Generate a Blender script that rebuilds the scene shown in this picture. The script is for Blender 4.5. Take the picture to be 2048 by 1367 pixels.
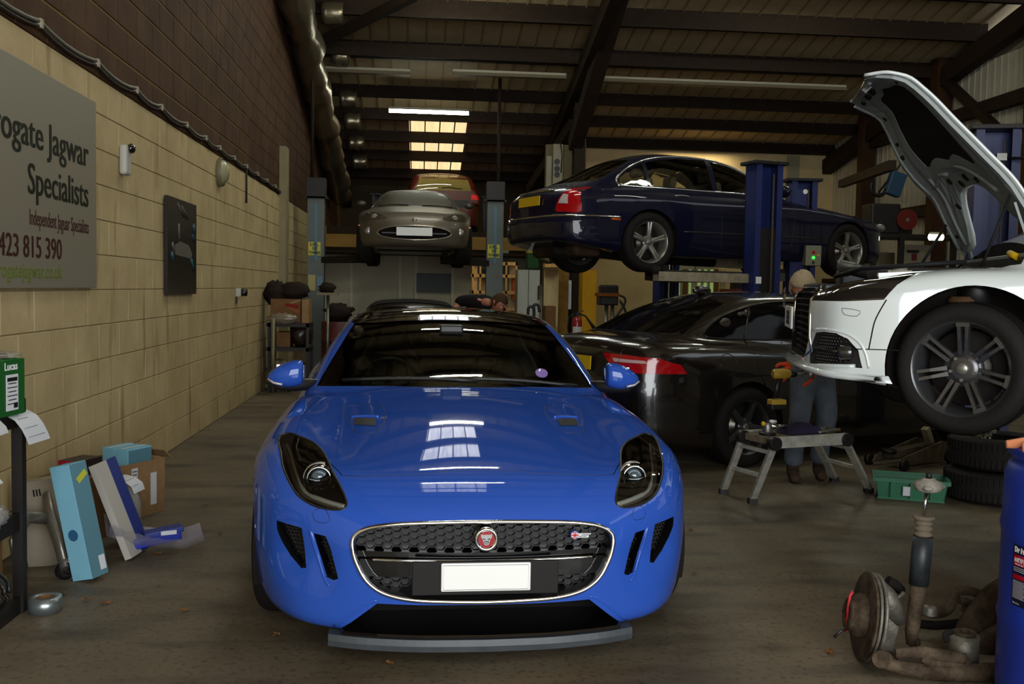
import bpy, math, random
import numpy as np
from mathutils import Vector, Matrix, Euler
from mathutils.geometry import delaunay_2d_cdt

random.seed(7)
for _o in list(bpy.data.objects):
    bpy.data.objects.remove(_o)
COL = bpy.context.scene.collection
PI = math.pi

# ------------------------------------------------------------------ camera model (also used to place things from measurements)
FPX = 1991.0
CH = 1.447
_th = math.atan(185 / FPX); _ph = math.atan(108.2 / math.hypot(FPX, 185)); _rho = .018
FW = np.array([math.sin(_th) * math.cos(_ph), math.cos(_th) * math.cos(_ph), -math.sin(_ph)])
_r0 = np.array([math.cos(_th), -math.sin(_th), 0.]); _u0 = np.cross(_r0, FW)
RT = _r0 * math.cos(_rho) + _u0 * math.sin(_rho)
UP = _u0 * math.cos(_rho) - _r0 * math.sin(_rho)
CAM = np.array([0, 0, CH])
def _ray(px, py): return FW + RT * (px - 1024) / FPX - UP * (py - 683.5) / FPX
def onz(px, py, z=0.): d = _ray(px, py); return CAM + d * (z - CH) / d[2]
def onx(px, py, x): d = _ray(px, py); return CAM + d * x / d[0]
def ony(px, py, y): d = _ray(px, py); return CAM + d * y / d[1]

# ------------------------------------------------------------------ camera, world, lights, exposure
cd = bpy.data.cameras.new('camera'); cam = bpy.data.objects.new('camera', cd); COL.objects.link(cam)
cd.sensor_width = 36.0; cd.sensor_fit = 'HORIZONTAL'; cd.lens = 36.0 * FPX / 2048
cd.clip_start = .05; cd.clip_end = 300
cam.matrix_world = Matrix(((RT[0], UP[0], -FW[0], 0), (RT[1], UP[1], -FW[1], 0), (RT[2], UP[2], -FW[2], CH), (0, 0, 0, 1)))
sc = bpy.context.scene
sc.camera = cam
sc.view_settings.view_transform = 'Standard'; sc.view_settings.look = 'None'
sc.view_settings.exposure = 0.0; sc.view_settings.gamma = 1.0; sc.view_settings.use_curve_mapping = False
sc.cycles.max_bounces = 8; sc.cycles.diffuse_bounces = 4; sc.cycles.glossy_bounces = 4
sc.cycles.transparent_max_bounces = 12; sc.cycles.sample_clamp_indirect = 4
sc.cycles.caustics_reflective = False; sc.cycles.caustics_refractive = False
w = bpy.data.worlds.new('overcast_sky'); sc.world = w; w.use_nodes = True
w.node_tree.nodes['Background'].inputs[0].default_value = (.80, .86, .90, 1)
w.node_tree.nodes['Background'].inputs[1].default_value = 1.6
def area_light(name, loc, rot, sx, sy, power, col):
    l = bpy.data.lights.new(name, 'AREA'); l.shape = 'RECTANGLE'; l.size = sx; l.size_y = sy; l.energy = power; l.color = col
    o = bpy.data.objects.new(name, l); COL.objects.link(o); o.location = loc; o.rotation_euler = rot
    return o
# daylight coming in through the open roller door behind the photographer
area_light('doorway_daylight', (1.6, -2.6, 2.4), (math.radians(90), 0, 0), 6.5, 4.4, 560, (.93, .98, 1.0))

# ------------------------------------------------------------------ materials
_M = {}
def _lin(c):
    return tuple(((v / 255) / 12.92 if v / 255 <= .04045 else ((v / 255 + .055) / 1.055) ** 2.4) for v in c)
def mat(name, col, rough=.5, metal=0., var=0., scale=8., bump=0., bscale=60., coat=0., emit=0., alpha=1., trans=0., col2=None, stretch=None, spec=.5, lin=False):
    """col is an sRGB triple 0..255"""
    if name in _M: return _M[name]
    m = bpy.data.materials.new(name); m.use_nodes = True
    nt = m.node_tree; b = nt.nodes['Principled BSDF']
    c = col if lin else _lin(col)
    b.inputs['Base Color'].default_value = (*c, 1); b.inputs['Roughness'].default_value = rough
    b.inputs['Metallic'].default_value = metal; b.inputs['Specular IOR Level'].default_value = spec if rough < .6 else .15
    if coat: b.inputs['Coat Weight'].default_value = coat; b.inputs['Coat Roughness'].default_value = .03
    if emit: b.inputs['Emission Color'].default_value = (*c, 1); b.inputs['Emission Strength'].default_value = emit
    if alpha < 1: b.inputs['Alpha'].default_value = alpha
    if trans: b.inputs['Transmission Weight'].default_value = trans
    if var or bump or col2:
        tc = nt.nodes.new('ShaderNodeTexCoord'); mp = nt.nodes.new('ShaderNodeMapping')
        nt.links.new(tc.outputs['Object'], mp.inputs[0])
        if stretch: mp.inputs['Scale'].default_value = stretch
    if var or col2:
        n = nt.nodes.new('ShaderNodeTexNoise'); n.inputs['Scale'].default_value = scale; n.inputs['Detail'].default_value = 6; n.inputs['Roughness'].default_value = .6
        nt.links.new(mp.outputs[0], n.inputs[0])
        r = nt.nodes.new('ShaderNodeValToRGB'); r.color_ramp.elements[0].position = .35; r.color_ramp.elements[1].position = .68
        c2 = _lin(col2) if col2 else tuple(v * (1 - var) for v in c)
        c1 = c if col2 else tuple(min(1, v * (1 + var * .5)) for v in c)
        r.color_ramp.elements[0].color = (*c2, 1); r.color_ramp.elements[1].color = (*c1, 1)
        nt.links.new(n.outputs[0], r.inputs[0]); nt.links.new(r.outputs[0], b.inputs['Base Color'])
    if bump:
        n2 = nt.nodes.new('ShaderNodeTexNoise'); n2.inputs['Scale'].default_value = bscale; n2.inputs['Detail'].default_value = 5
        nt.links.new(mp.outputs[0], n2.inputs[0])
        bm = nt.nodes.new('ShaderNodeBump'); bm.inputs['Strength'].default_value = bump; bm.inputs['Distance'].default_value = .01
        nt.links.new(n2.outputs[0], bm.inputs['Height']); nt.links.new(bm.outputs[0], b.inputs['Normal'])
    _M[name] = m
    return m
def glass(name, tint=(.5, .6, .55), alpha=.25, rough=.02):
    """thin pane: fresnel gloss over a tinted see-through layer"""
    if name in _M: return _M[name]
    m = bpy.data.materials.new(name); m.use_nodes = True; nt = m.node_tree
    for n in list(nt.nodes): nt.nodes.remove(n)
    out = nt.nodes.new('ShaderNodeOutputMaterial'); mx = nt.nodes.new('ShaderNodeMixShader')
    tr = nt.nodes.new('ShaderNodeBsdfTransparent'); tr.inputs[0].default_value = (*tint, 1)
    gl = nt.nodes.new('ShaderNodeBsdfGlossy'); gl.inputs['Roughness'].default_value = rough
    fr = nt.nodes.new('ShaderNodeFresnel'); fr.inputs[0].default_value = 1.5
    ad = nt.nodes.new('ShaderNodeMath'); ad.operation = 'ADD'; ad.inputs[1].default_value = alpha
    nt.links.new(fr.outputs[0], ad.inputs[0]); nt.links.new(ad.outputs[0], mx.inputs[0])
    nt.links.new(tr.outputs[0], mx.inputs[1]); nt.links.new(gl.outputs[0], mx.inputs[2]); nt.links.new(mx.outputs[0], out.inputs[0])
    _M[name] = m
    return m

# ------------------------------------------------------------------ mesh builder
class MB:
    def __init__(s): s.v = []; s.f = []; s.smooth = []
    def add(s, vs, fs, smooth=False):
        o = len(s.v); s.v += [tuple(float(c) for c in v) for v in vs]
        s.f += [tuple(i + o for i in f) for f in fs]; s.smooth += [smooth] * len(fs)
        return s
    def box(s, c, d, rz=0., rx=0., ry=0., taper=1.):
        hx, hy, hz = d[0] / 2, d[1] / 2, d[2] / 2
        R = Euler((rx, ry, rz)).to_matrix(); c = Vector(c)
        vs = []
        for z in (-hz, hz):
            t = taper if z > 0 else 1.
            for x, y in ((-hx, -hy), (hx, -hy), (hx, hy), (-hx, hy)): vs.append(c + R @ Vector((x * t, y * t, z)))
        return s.add(vs, [(3, 2, 1, 0), (4, 5, 6, 7), (0, 1, 5, 4), (1, 2, 6, 5), (2, 3, 7, 6), (3, 0, 4, 7)])
    def bbox(s, lo, hi): return s.box([(a + b) / 2 for a, b in zip(lo, hi)], [abs(b - a) for a, b in zip(lo, hi)])
    def beam(s, p0, p1, w, h, up=(0, 0, 1)):
        p0, p1 = Vector(p0), Vector(p1); d = (p1 - p0).normalized(); u = Vector(up)
        if abs(d.dot(u)) > .99: u = Vector((0, 1, 0))
        r = d.cross(u).normalized(); u = r.cross(d)
        vs = [p + r * (a * w / 2) + u * (b * h / 2) for p in (p0, p1) for a, b in ((-1, -1), (1, -1), (1, 1), (-1, 1))]
        return s.add(vs, [(3, 2, 1, 0), (4, 5, 6, 7), (0, 1, 5, 4), (1, 2, 6, 5), (2, 3, 7, 6), (3, 0, 4, 7)])
    def tube(s, pts, r, n=10, closed=False, cap=True, flat=1.):
        pts = [Vector(p) for p in pts]; m = len(pts)
        rs = r if hasattr(r, '__len__') else [r] * m
        vs = []; prev = None
        for i, p in enumerate(pts):
            if closed: t = (pts[(i + 1) % m] - pts[i - 1])
            else: t = pts[min(i + 1, m - 1)] - pts[max(i - 1, 0)]
            if t.length < 1e-9: t = Vector((0, 0, 1))
            t.normalize()
            if prev is None:
                a = Vector((0, 0, 1)) if abs(t.z) < .9 else Vector((1, 0, 0))
                prev = (a - t * a.dot(t)).normalized()
            else:
                prev = prev - t * prev.dot(t)
                prev = prev.normalized() if prev.length > 1e-6 else t.orthogonal().normalized()
            b = t.cross(prev)
            for k in range(n):
                a = 2 * PI * k / n
                vs.append(p + prev * (math.cos(a) * rs[i]) + b * (math.sin(a) * rs[i] * flat))
        fs = []
        for i in range(m if closed else m - 1):
            for k in range(n):
                a, b2 = i * n + k, i * n + (k + 1) % n; j = (i + 1) % m
                fs.append((a, b2, j * n + (k + 1) % n, j * n + k))
        s.add(vs, fs, True)
        if cap and not closed:
            o = len(s.v) - len(vs)
            s.f += [tuple(o + k for k in range(n))[::-1], tuple(o + (m - 1) * n + k for k in range(n))]; s.smooth += [False, False]
        return s
    def cyl(s, p0, p1, r0, r1=None, n=24):
        r1 = r0 if r1 is None else r1
        p0, p1 = Vector(p0), Vector(p1); t = (p1 - p0).normalized(); a = t.orthogonal().normalized(); b = t.cross(a)
        vs = [p + a * (math.cos(2 * PI * k / n) * r) + b * (math.sin(2 * PI * k / n) * r) for p, r in ((p0, r0), (p1, r1)) for k in range(n)]
        fs = [(k, (k + 1) % n, n + (k + 1) % n, n + k) for k in range(n)]
        s.add(vs, fs, True)
        o = len(s.v) - 2 * n
        s.f += [tuple(o + k for k in range(n))[::-1], tuple(o + n + k for k in range(n))]; s.smooth += [False, False]
        return s
    def lathe(s, prof, c=(0, 0, 0), axis='z', n=32, arc=2 * PI, a0=0.):
        """prof: (radius, height) pairs turned about the axis"""
        full = abs(arc - 2 * PI) < 1e-6; m = n if full else n + 1; vs = []
        for k in range(m):
            a = a0 + arc * k / n; ca, sa = math.cos(a), math.sin(a)
            for r, h in prof:
                p = (r * ca, r * sa, h)
                if axis == 'x': p = (h, r * ca, r * sa)
                elif axis == 'y': p = (r * ca, h, r * sa)
                vs.append((p[0] + c[0], p[1] + c[1], p[2] + c[2]))
        q = len(prof); fs = []
        for k in range(n):
            j = (k + 1) % m
            for i in range(q - 1): fs.append((k * q + i, j * q + i, j * q + i + 1, k * q + i + 1))
        return s.add(vs, fs, True)
    def prism(s, pts, d, a=None):
        """pts: 3D polygon, extruded by vector d"""
        n = len(pts); d = Vector(d); vs = [Vector(p) for p in pts] + [Vector(p) + d for p in pts]
        fs = [tuple(range(n))[::-1], tuple(range(n, 2 * n))] + [(i, (i + 1) % n, n + (i + 1) % n, n + i) for i in range(n)]
        return s.add(vs, fs)
    def blob(s, c, r, n=10, jit=0., seed=1, m=None):
        rnd = random.Random(seed); vs = []; m = m or n
        r = r if hasattr(r, '__len__') else (r, r, r)
        for i in range(1, m):
            ph = PI * i / m
            for k in range(n):
                a = 2 * PI * k / n; q = 1 + rnd.uniform(-jit, jit)
                vs.append((c[0] + r[0] * q * math.sin(ph) * math.cos(a), c[1] + r[1] * q * math.sin(ph) * math.sin(a), c[2] + r[2] * q * math.cos(ph)))
        vs += [(c[0], c[1], c[2] + r[2]), (c[0], c[1], c[2] - r[2])]
        fs = [(i * n + k, (i + 1) * n + k, (i + 1) * n + (k + 1) % n, i * n + (k + 1) % n) for i in range(m - 2) for k in range(n)]
        t = (m - 1) * n
        fs += [(t, k, (k + 1) % n) for k in range(n)] + [(t + 1, (m - 2) * n + (k + 1) % n, (m - 2) * n + k) for k in range(n)]
        return s.add(vs, fs, True)
    def xf(s, M):
        s.v = [tuple(M @ Vector(v)) for v in s.v]; return s
    def mesh(s, name, m, bevel=0.):
        me = bpy.data.meshes.new(name); me.from_pydata(s.v, [], s.f)
        if any(s.smooth): me.polygons.foreach_set('use_smooth', s.smooth)
        if isinstance(m, (list, tuple)):
            for q in m: me.materials.append(q)
        else: me.materials.append(m)
        return me
    def build(s, name, m, parent=None, label=None, bevel=0., loc=None, rot=None, seg=2):
        o = bpy.data.objects.new(name, s.mesh(name, m)); COL.objects.link(o)
        if parent is not None: o.parent = parent
        if label: o['label'] = label
        if loc is not None: o.location = loc
        if rot is not None: o.rotation_euler = rot
        if bevel:
            b = o.modifiers.new('bevel', 'BEVEL'); b.width = bevel; b.segments = seg; b.limit_method = 'ANGLE'; b.angle_limit = .7
        return o
def tag(o, label, cat, group=None, kind=None):
    o['label'] = label; o['category'] = cat
    if group: o['group'] = group
    if kind: o['kind'] = kind
    return o
def thing(name, label, cat, loc=(0, 0, 0), rz=0., group=None, rot=None):
    o = bpy.data.objects.new(name, None); COL.objects.link(o); o.empty_display_size = .1
    o.location = loc; o.rotation_euler = rot if rot else (0, 0, rz)
    return tag(o, label, cat, group)
def struct(o): o['kind'] = 'structure'; return o
def mirror_mb(mb):
    m = MB(); m.v = [(-v[0], v[1], v[2]) for v in mb.v]; m.f = [tuple(f[::-1]) for f in mb.f]; m.smooth = list(mb.smooth); return m
def text_obj(name, s, size, m, parent, loc, rot, ext=.001, align='LEFT', bold=0., sx=1., label=None, shear=0., dup=0.):
    c = bpy.data.curves.new(name, 'FONT'); c.body = s; c.size = size; c.extrude = ext; c.align_x = align; c.offset = bold; c.shear = shear
    c.resolution_u = 3
    c.materials.append(m)
    tmp = bpy.data.objects.new('t', c); COL.objects.link(tmp); bpy.context.view_layer.update()
    me = bpy.data.meshes.new_from_object(tmp.evaluated_get(bpy.context.evaluated_depsgraph_get())); bpy.data.objects.remove(tmp)
    if dup:      # heavier strokes: the glyphs repeated a hair apart
        import bmesh
        bm = bmesh.new(); bm.from_mesh(me); src_ = bm.verts[:] + bm.edges[:] + bm.faces[:]
        for k_ in (-1, 1):
            g_ = bmesh.ops.duplicate(bm, geom=src_); bmesh.ops.translate(bm, verts=[v for v in g_['geom'] if isinstance(v, bmesh.types.BMVert)], vec=(k_ * dup, 0, k_ * 1e-4))
        bm.to_mesh(me); bm.free()
    o = bpy.data.objects.new(name, me); COL.objects.link(o); o.parent = parent; o.location = loc; o.rotation_euler = rot; o.scale = (sx, 1, 1)
    if label: o['label'] = label
    return o
def smooth_poly(pts, n=6, closed=True):
    """Catmull-Rom through the points (any dimension)"""
    P = np.array(pts, float); m = len(P); out = []
    rng = range(m if closed else m - 1)
    for i in rng:
        p0 = P[(i - 1) % m] if closed or i > 0 else P[0]; p1 = P[i]; p2 = P[(i + 1) % m]; p3 = P[(i + 2) % m] if closed or i + 2 < m else P[-1]
        for k in range(n):
            t = k / n
            out.append(.5 * ((2 * p1) + (-p0 + p2) * t + (2 * p0 - 5 * p1 + 4 * p2 - p3) * t * t + (-p0 + 3 * p1 - 3 * p2 + p3) * t ** 3))
    if not closed: out.append(P[-1])
    return np.array(out)
# ------------------------------------------------------------------ smooth implicit bodies, meshed with surface nets
class Sp:
    """smooth monotone cubic (pchip) through (x, y) knots"""
    def __init__(s, pts):
        P = np.array(pts, float); s.x = P[:, 0]; s.y = P[:, 1]; h = np.diff(s.x); d = np.diff(s.y) / h; n = len(P)
        m = np.zeros(n)
        if n == 2: m[:] = d[0]
        else:
            for i in range(1, n - 1):
                if d[i - 1] * d[i] > 0:
                    w1 = 2 * h[i] + h[i - 1]; w2 = h[i] + 2 * h[i - 1]; m[i] = (w1 + w2) / (w1 / d[i - 1] + w2 / d[i])
            m[0] = d[0]; m[-1] = d[-1]
        s.m = m; s.h = h
    def __call__(s, t):
        t = np.clip(np.asarray(t, float), s.x[0], s.x[-1]); i = np.clip(np.searchsorted(s.x, t) - 1, 0, len(s.h) - 1)
        h = s.h[i]; u = (t - s.x[i]) / h
        return ((1 + 2 * u) * (1 - u) ** 2 * s.y[i] + u * (1 - u) ** 2 * h * s.m[i] + u * u * (3 - 2 * u) * s.y[i + 1] + u * u * (u - 1) * h * s.m[i + 1])
def smax(a, b, k): h = np.maximum(k - np.abs(a - b), 0) / k; return np.maximum(a, b) + h * h * k * .25
def smin(a, b, k): return -smax(-a, -b, k)
def bump(x, y, cx, cy, rx, ry): return np.exp(-((x - cx) / rx) ** 2 - ((y - cy) / ry) ** 2)
class Body:
    def __init__(s, d):
        s.d = d; g = {k: Sp(v) for k, v in d.items() if isinstance(v, list)}; s.g = g; s.extra = d.get('extra')
    def __call__(s, x, y, z):
        g = s.g; d = s.d; ax = np.abs(x)
        w = g['width'](y)
        top = g['top'](y) - g['crown'](y) * (ax / np.maximum(w, .2)) ** d.get('cpow', 2.2)
        if s.extra: top = top + s.extra(ax, y)
        wz = w + g['side'](z)
        if 'sidey' in d: wz = wz + d['sidey'](ax, y, z)
        f = smax((z - top) * d.get('ztop', .95), (ax - wz) * .97, d.get('kside', .12))
        n0 = g['nose'](ax) + g['nosez'](z)
        t0 = d['L'] - g['tail'](ax) - g['tailz'](z)
        f = smax(f, (n0 - y) * .85, d.get('knose', .14))
        f = smax(f, (y - t0) * .9, d.get('ktail', .12))
        f = smax(f, (g['bot'](y) - z), .05)
        if 'roof' in g:
            r = g['roof'](y) - d.get('rcrown', .06) * (ax / .5) ** 2
            gw = g['gw'](y) - d.get('tumble', .42) * (z - d['belt'])
            q = smax((z - r) * .8, (ax - gw) * .9, d.get('kroof', .1))
            q = smax(q, d['belt'] - .25 - z, .05)
            q = smax(q, smax(d['gy'][0] - y, y - d['gy'][1], .05), .05)
            s_ = smin(f, q, d.get('kbelt', .05))
            f = s_
        if 'post' in d: f = d['post'](f, x, y, z)
        return f
def ev(f, P): return f(P[:, 0], P[:, 1], P[:, 2])
def grad(f, P, e=1e-3):
    G = np.empty_like(P)
    for i in range(3):
        A = P.copy(); B = P.copy(); A[:, i] += e; B[:, i] -= e; G[:, i] = (ev(f, A) - ev(f, B)) / (2 * e)
    return G
def nets(f, lo, hi, h):
    """surface nets, half x>=0 mirrored is not needed: the field is sampled whole"""
    n = [int(math.ceil((b - a) / h)) + 1 for a, b in zip(lo, hi)]
    ax = [lo[i] + h * np.arange(n[i]) for i in range(3)]
    X, Y, Z = np.meshgrid(*ax, indexing='ij')
    V = f(X.ravel(), Y.ravel(), Z.ravel()).reshape(n)
    V[0, :, :] = V[-1, :, :] = V[:, 0, :] = V[:, -1, :] = V[:, :, 0] = V[:, :, -1] = 1e-3 + np.abs(V).min() + .02
    S = V < 0
    c = tuple(m - 1 for m in n)
    acc = np.zeros(c + (3,)); cnt = np.zeros(c)
    offs = [(i, j, k) for i in (0, 1) for j in (0, 1) for k in (0, 1)]
    sl = lambda o: tuple(slice(o[i], o[i] + c[i]) for i in range(3))
    for a in offs:
        for d in range(3):
            if a[d]: continue
            b = list(a); b[d] = 1; b = tuple(b)
            va, vb = V[sl(a)], V[sl(b)]; m = (va < 0) != (vb < 0)
            t = np.where(m, va / np.where(m, va - vb, 1), 0)
            for q in range(3): acc[..., q] += np.where(m, a[q] + (t if q == d else 0), 0)
            cnt += m
    act = cnt > 0; idx = -np.ones(c, int); idx[act] = np.arange(act.sum())
    I = np.argwhere(act); P = (acc[act] / cnt[act][:, None] + I) * h + np.array(lo)
    F = []
    for d in range(3):
        e1, e2 = [(1, 2), (2, 0), (0, 1)][d]
        a = [slice(1, c[i]) for i in range(3)]; a[d] = slice(0, c[d])
        b = [slice(1, c[i]) for i in range(3)]; b[d] = slice(1, c[d] + 1)
        sa, sb = S[tuple(a)], S[tuple(b)]
        def cell(o1, o2):
            q = [slice(1, c[i]) for i in range(3)]; q[d] = slice(0, c[d])
            q[e1] = slice(1 - o1, c[e1] - o1); q[e2] = slice(1 - o2, c[e2] - o2)
            return idx[tuple(q)]
        c00, c10, c11, c01 = cell(0, 0), cell(1, 0), cell(1, 1), cell(0, 1)
        m = sa & ~sb; F.append(np.stack([c00[m], c10[m], c11[m], c01[m]], 1))
        m = sb & ~sa; F.append(np.stack([c01[m], c11[m], c10[m], c00[m]], 1))
    F = np.concatenate(F); F = F[(F >= 0).all(1)]
    for _ in range(3):
        v = ev(f, P); G = grad(f, P); g2 = (G ** 2).sum(1); st = np.clip(v / np.maximum(g2, .05), -h * .5, h * .5)
        P = P - G * st[:, None]
    return P, F
def np_mesh(name, P, F, mats, smooth=True):
    me = bpy.data.meshes.new(name); me.vertices.add(len(P)); me.vertices.foreach_set('co', np.asarray(P, np.float32).ravel())
    k = F.shape[1]; me.loops.add(F.size); me.loops.foreach_set('vertex_index', F.astype(np.int32).ravel())
    me.polygons.add(len(F)); me.polygons.foreach_set('loop_start', np.arange(0, F.size, k, dtype=np.int32))
    me.update(calc_edges=True); me.validate()
    for m in (mats if isinstance(mats, (list, tuple)) else [mats]): me.materials.append(m)
    me.polygons.foreach_set('use_smooth', [smooth] * len(me.polygons))
    return me
def hit(f, P, D, tmax=3., n=150):
    """first crossing into the body along rays P + tD"""
    P = np.atleast_2d(np.asarray(P, float)); D = np.broadcast_to(np.asarray(D, float), P.shape)
    D = D / np.linalg.norm(D, axis=1)[:, None]
    ts = np.linspace(0, tmax, n); best = np.full(len(P), np.nan); lo = np.zeros(len(P)); done = np.zeros(len(P), bool)
    for i in range(1, n):
        v = ev(f, P + D * ts[i]); m = (v < 0) & ~done
        lo[m] = ts[i - 1]; best[m] = ts[i]; done |= m
        if done.all(): break
    ok = done; a = lo.copy(); b = np.where(ok, best, tmax)
    for _ in range(22):
        c = (a + b) / 2; v = ev(f, P + D * c[:, None]); m = v < 0
        b = np.where(m, c, b); a = np.where(m, a, c)
    R = P + D * b[:, None]
    return R, ok
def nrm(f, P): G = grad(f, P); return G / np.maximum(np.linalg.norm(G, axis=1), 1e-9)[:, None]
AX = {'front': (0, 1, 0), 'back': (0, -1, 0), 'right': (-1, 0, 0), 'left': (1, 0, 0), 'top': (0, 0, -1)}
def lift2(pts, view, far=6.):
    """2-D points (x,z | y,z | x,y) to ray origins outside the body for that view"""
    P = np.zeros((len(pts), 3)); q = np.array(pts, float)
    if view in ('front', 'back'): P[:, 0] = q[:, 0]; P[:, 2] = q[:, 1]; P[:, 1] = -1. if view == 'front' else far
    elif view in ('right', 'left'): P[:, 1] = q[:, 0]; P[:, 2] = q[:, 1]; P[:, 0] = 1.6 if view == 'right' else -1.6
    else: P[:, 0] = q[:, 0]; P[:, 1] = q[:, 1]; P[:, 2] = 2.2
    return P
def on_body(f, pts, view, off=0.):
    P = lift2(pts, view); R, ok = hit(f, P, AX[view], 7.2 if view in ('front', 'back') else 2.6, 360 if view in ('front', 'back') else 200)
    if not ok.all():
        good = np.where(ok)[0]
        for i in np.where(~ok)[0]: R[i] = R[good[np.argmin(np.abs(good - i))]] if len(good) else P[i]
    if off: R = R + nrm(f, R) * off
    return R
def patch(f, pts, view, off=.004, thick=.0, h=.03, name='patch', m=None, parent=None, label=None, smooth=True, inset=0.):
    """a skin of the body inside the outline, standing off by off"""
    q = np.array(pts, float); lo = q.min(0); hi = q.max(0)
    gx = np.arange(lo[0] + h / 2, hi[0], h); gy = np.arange(lo[1] + h / 2, hi[1], h)
    G = np.array([(a, b) for a in gx for b in gy])
    n = len(q)
    def inside(p):
        c = np.zeros(len(p), bool)
        for i in range(n):
            a, b = q[i], q[(i + 1) % n]
            cond = ((a[1] > p[:, 1]) != (b[1] > p[:, 1])) & (p[:, 0] < (b[0] - a[0]) * (p[:, 1] - a[1]) / ((b[1] - a[1]) or 1e-12) + a[0])
            c ^= cond
        return c
    def dist(p):
        d = np.full(len(p), 9.)
        for i in range(n):
            a, b = q[i], q[(i + 1) % n]; ab = b - a; t = np.clip(((p - a) @ ab) / max(ab @ ab, 1e-12), 0, 1)
            d = np.minimum(d, np.linalg.norm(p - a - t[:, None] * ab, axis=1))
        return d
    if len(G): G = G[inside(G)]
    if len(G): G = G[dist(G) > h * .35]
    # densify boundary
    B = []
    for i in range(n):
        a, b = q[i], q[(i + 1) % n]; k = max(1, int(np.linalg.norm(b - a) / h + .5))
        B += [a + (b - a) * t / k for t in range(k)]
    nb = len(B); A = np.concatenate([np.array(B), G]) if len(G) else np.array(B)
    vs, es, fs, *_ = delaunay_2d_cdt([Vector(p) for p in A], [], [tuple(range(nb))], 1, 1e-6)
    A = np.array([tuple(v) for v in vs])
    R = on_body(f, A, view, off)
    mb = MB(); fs = [tuple(t) for t in fs]
    # consistent winding: outward
    N = nrm(f, R); t = fs[0]; e = np.cross(R[t[1]] - R[t[0]], R[t[2]] - R[t[0]])
    if e @ N[t[0]] < 0: fs = [t[::-1] for t in fs]
    mb.add(R, fs, smooth)
    if thick:
        R2 = R - N * thick; o = len(R); mb.add(R2, [], smooth); mb.f += [tuple(i + o for i in t[::-1]) for t in fs]; mb.smooth += [smooth] * len(fs)
        ed = {}
        for t in fs:
            for a, b in zip(t, t[1:] + t[:1]): ed[(a, b)] = 1
        for (a, b) in list(ed):
            if (b, a) not in ed: mb.f.append((b, a, a + o, b + o)); mb.smooth.append(False)
    if m is None: return mb
    return mb.build(name, m, parent, label)
def line_on(f, pts, view, r, name, m, parent, off=0., closed=False, n=8, dens=4, label=None, flat=1.):
    q = smooth_poly(pts, dens, closed) if dens > 1 else np.array(pts)
    R = on_body(f, q, view, off)
    mb = MB().tube(R, r, n, closed, flat=flat)
    return mb.build(name, m, parent, label) if m is not None else mb
def cutter(pts, view, a, b):
    """closed prism through the outline between depths a and b along the view axis"""
    q = [tuple(p) for p in pts]
    if view == 'front': P = [(x, a, z) for x, z in q]; d = (0, b - a, 0)
    elif view == 'side': P = [(a, y, z) for y, z in q]; d = (b - a, 0, 0)
    else: P = [(x, y, a) for x, y in q]; d = (0, 0, b - a)
    return MB().prism(P, d)
def fix_normals(me):
    import bmesh
    bm = bmesh.new(); bm.from_mesh(me); bmesh.ops.recalc_face_normals(bm, faces=bm.faces); bm.to_mesh(me); bm.free()
def boolean(o, mbs, op='DIFFERENCE', m=None, solver='MANIFOLD'):
    """apply one boolean with the given builders as cutter"""
    dg = bpy.context.evaluated_depsgraph_get
    for mb in (mbs if isinstance(mbs, (list, tuple)) else [mbs]):
        me = mb.mesh('cut', m) if isinstance(mb, MB) else mb
        fix_normals(me)
        c = bpy.data.objects.new('cut', me); COL.objects.link(c); c.parent = o.parent
        md = o.modifiers.new('b', 'BOOLEAN'); md.operation = op; md.object = c
        try: md.solver = solver
        except Exception: md.solver = 'EXACT'
        md.material_mode = 'TRANSFER' if hasattr(md, 'material_mode') else md.material_mode
        bpy.context.view_layer.update()
        ev_ = o.evaluated_get(dg()); new = bpy.data.meshes.new_from_object(ev_)
        if len(new.polygons) == 0 or (op == 'DIFFERENCE' and len(new.polygons) == len(o.data.polygons)):
            md.solver = 'EXACT'; bpy.context.view_layer.update()
            ev_ = o.evaluated_get(dg()); new = bpy.data.meshes.new_from_object(ev_)
        o.modifiers.clear(); o.data = new; bpy.data.objects.remove(c)
    o.data.set_sharp_from_angle(angle=math.radians(38))
    return o
# ------------------------------------------------------------------ shared materials
M = dict(
 rubber=mat('tyre_rubber', (30, 27, 25), .75, bump=.3, bscale=40),
 alloy=mat('alloy', (150, 146, 138), .32, .75), dark_alloy=mat('dark_alloy', (92, 92, 94), .30, .8),
 chrome=mat('chrome', (225, 225, 222), .08, 1.), black=mat('black_plastic', (18, 16, 15), .45), gloss=mat('gloss_black', (12, 11, 11), .06, coat=1),
 disc=mat('brake_disc', (120, 112, 104), .35, .9), steel=mat('bare_steel', (140, 138, 132), .4, .8, var=.3), under=mat('underbody', (26, 22, 19), .8, var=.4),
 white=mat('white_plate', (232, 230, 224), .4), yellowp=mat('yellow_plate', (205, 165, 20), .4), red=mat('red_lens', (170, 12, 20), .12, coat=.6), clear=mat('pale_lens', (190, 180, 178), .1, coat=.5),
 cardboard=mat('cardboard', (150, 118, 82), .85, var=.18, scale=14), cardboard2=mat('cardboard_dark', (118, 86, 54), .85, var=.2, scale=10),
 paper=mat('paper', (205, 205, 208), .8), ink=mat('ink', (25, 24, 26), .6), leather=mat('dark_leather', (112, 122, 120), .45, bump=.1, bscale=120),
 wood=mat('pine', (176, 134, 78), .7, col2=(140, 100, 52), scale=5, stretch=(8, 8, 1)), orange=mat('orange', (205, 75, 25), .6),
 steelblack=mat('black_steel', (28, 22, 19), .5, .3), amber=mat('amber_lens', (190, 80, 20), .2), bag=mat('plastic_bag', (170, 165, 158), .15, coat=.6),
)
def polar(r, a, x=0.): return (x, r * math.cos(a), r * math.sin(a))
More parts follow.
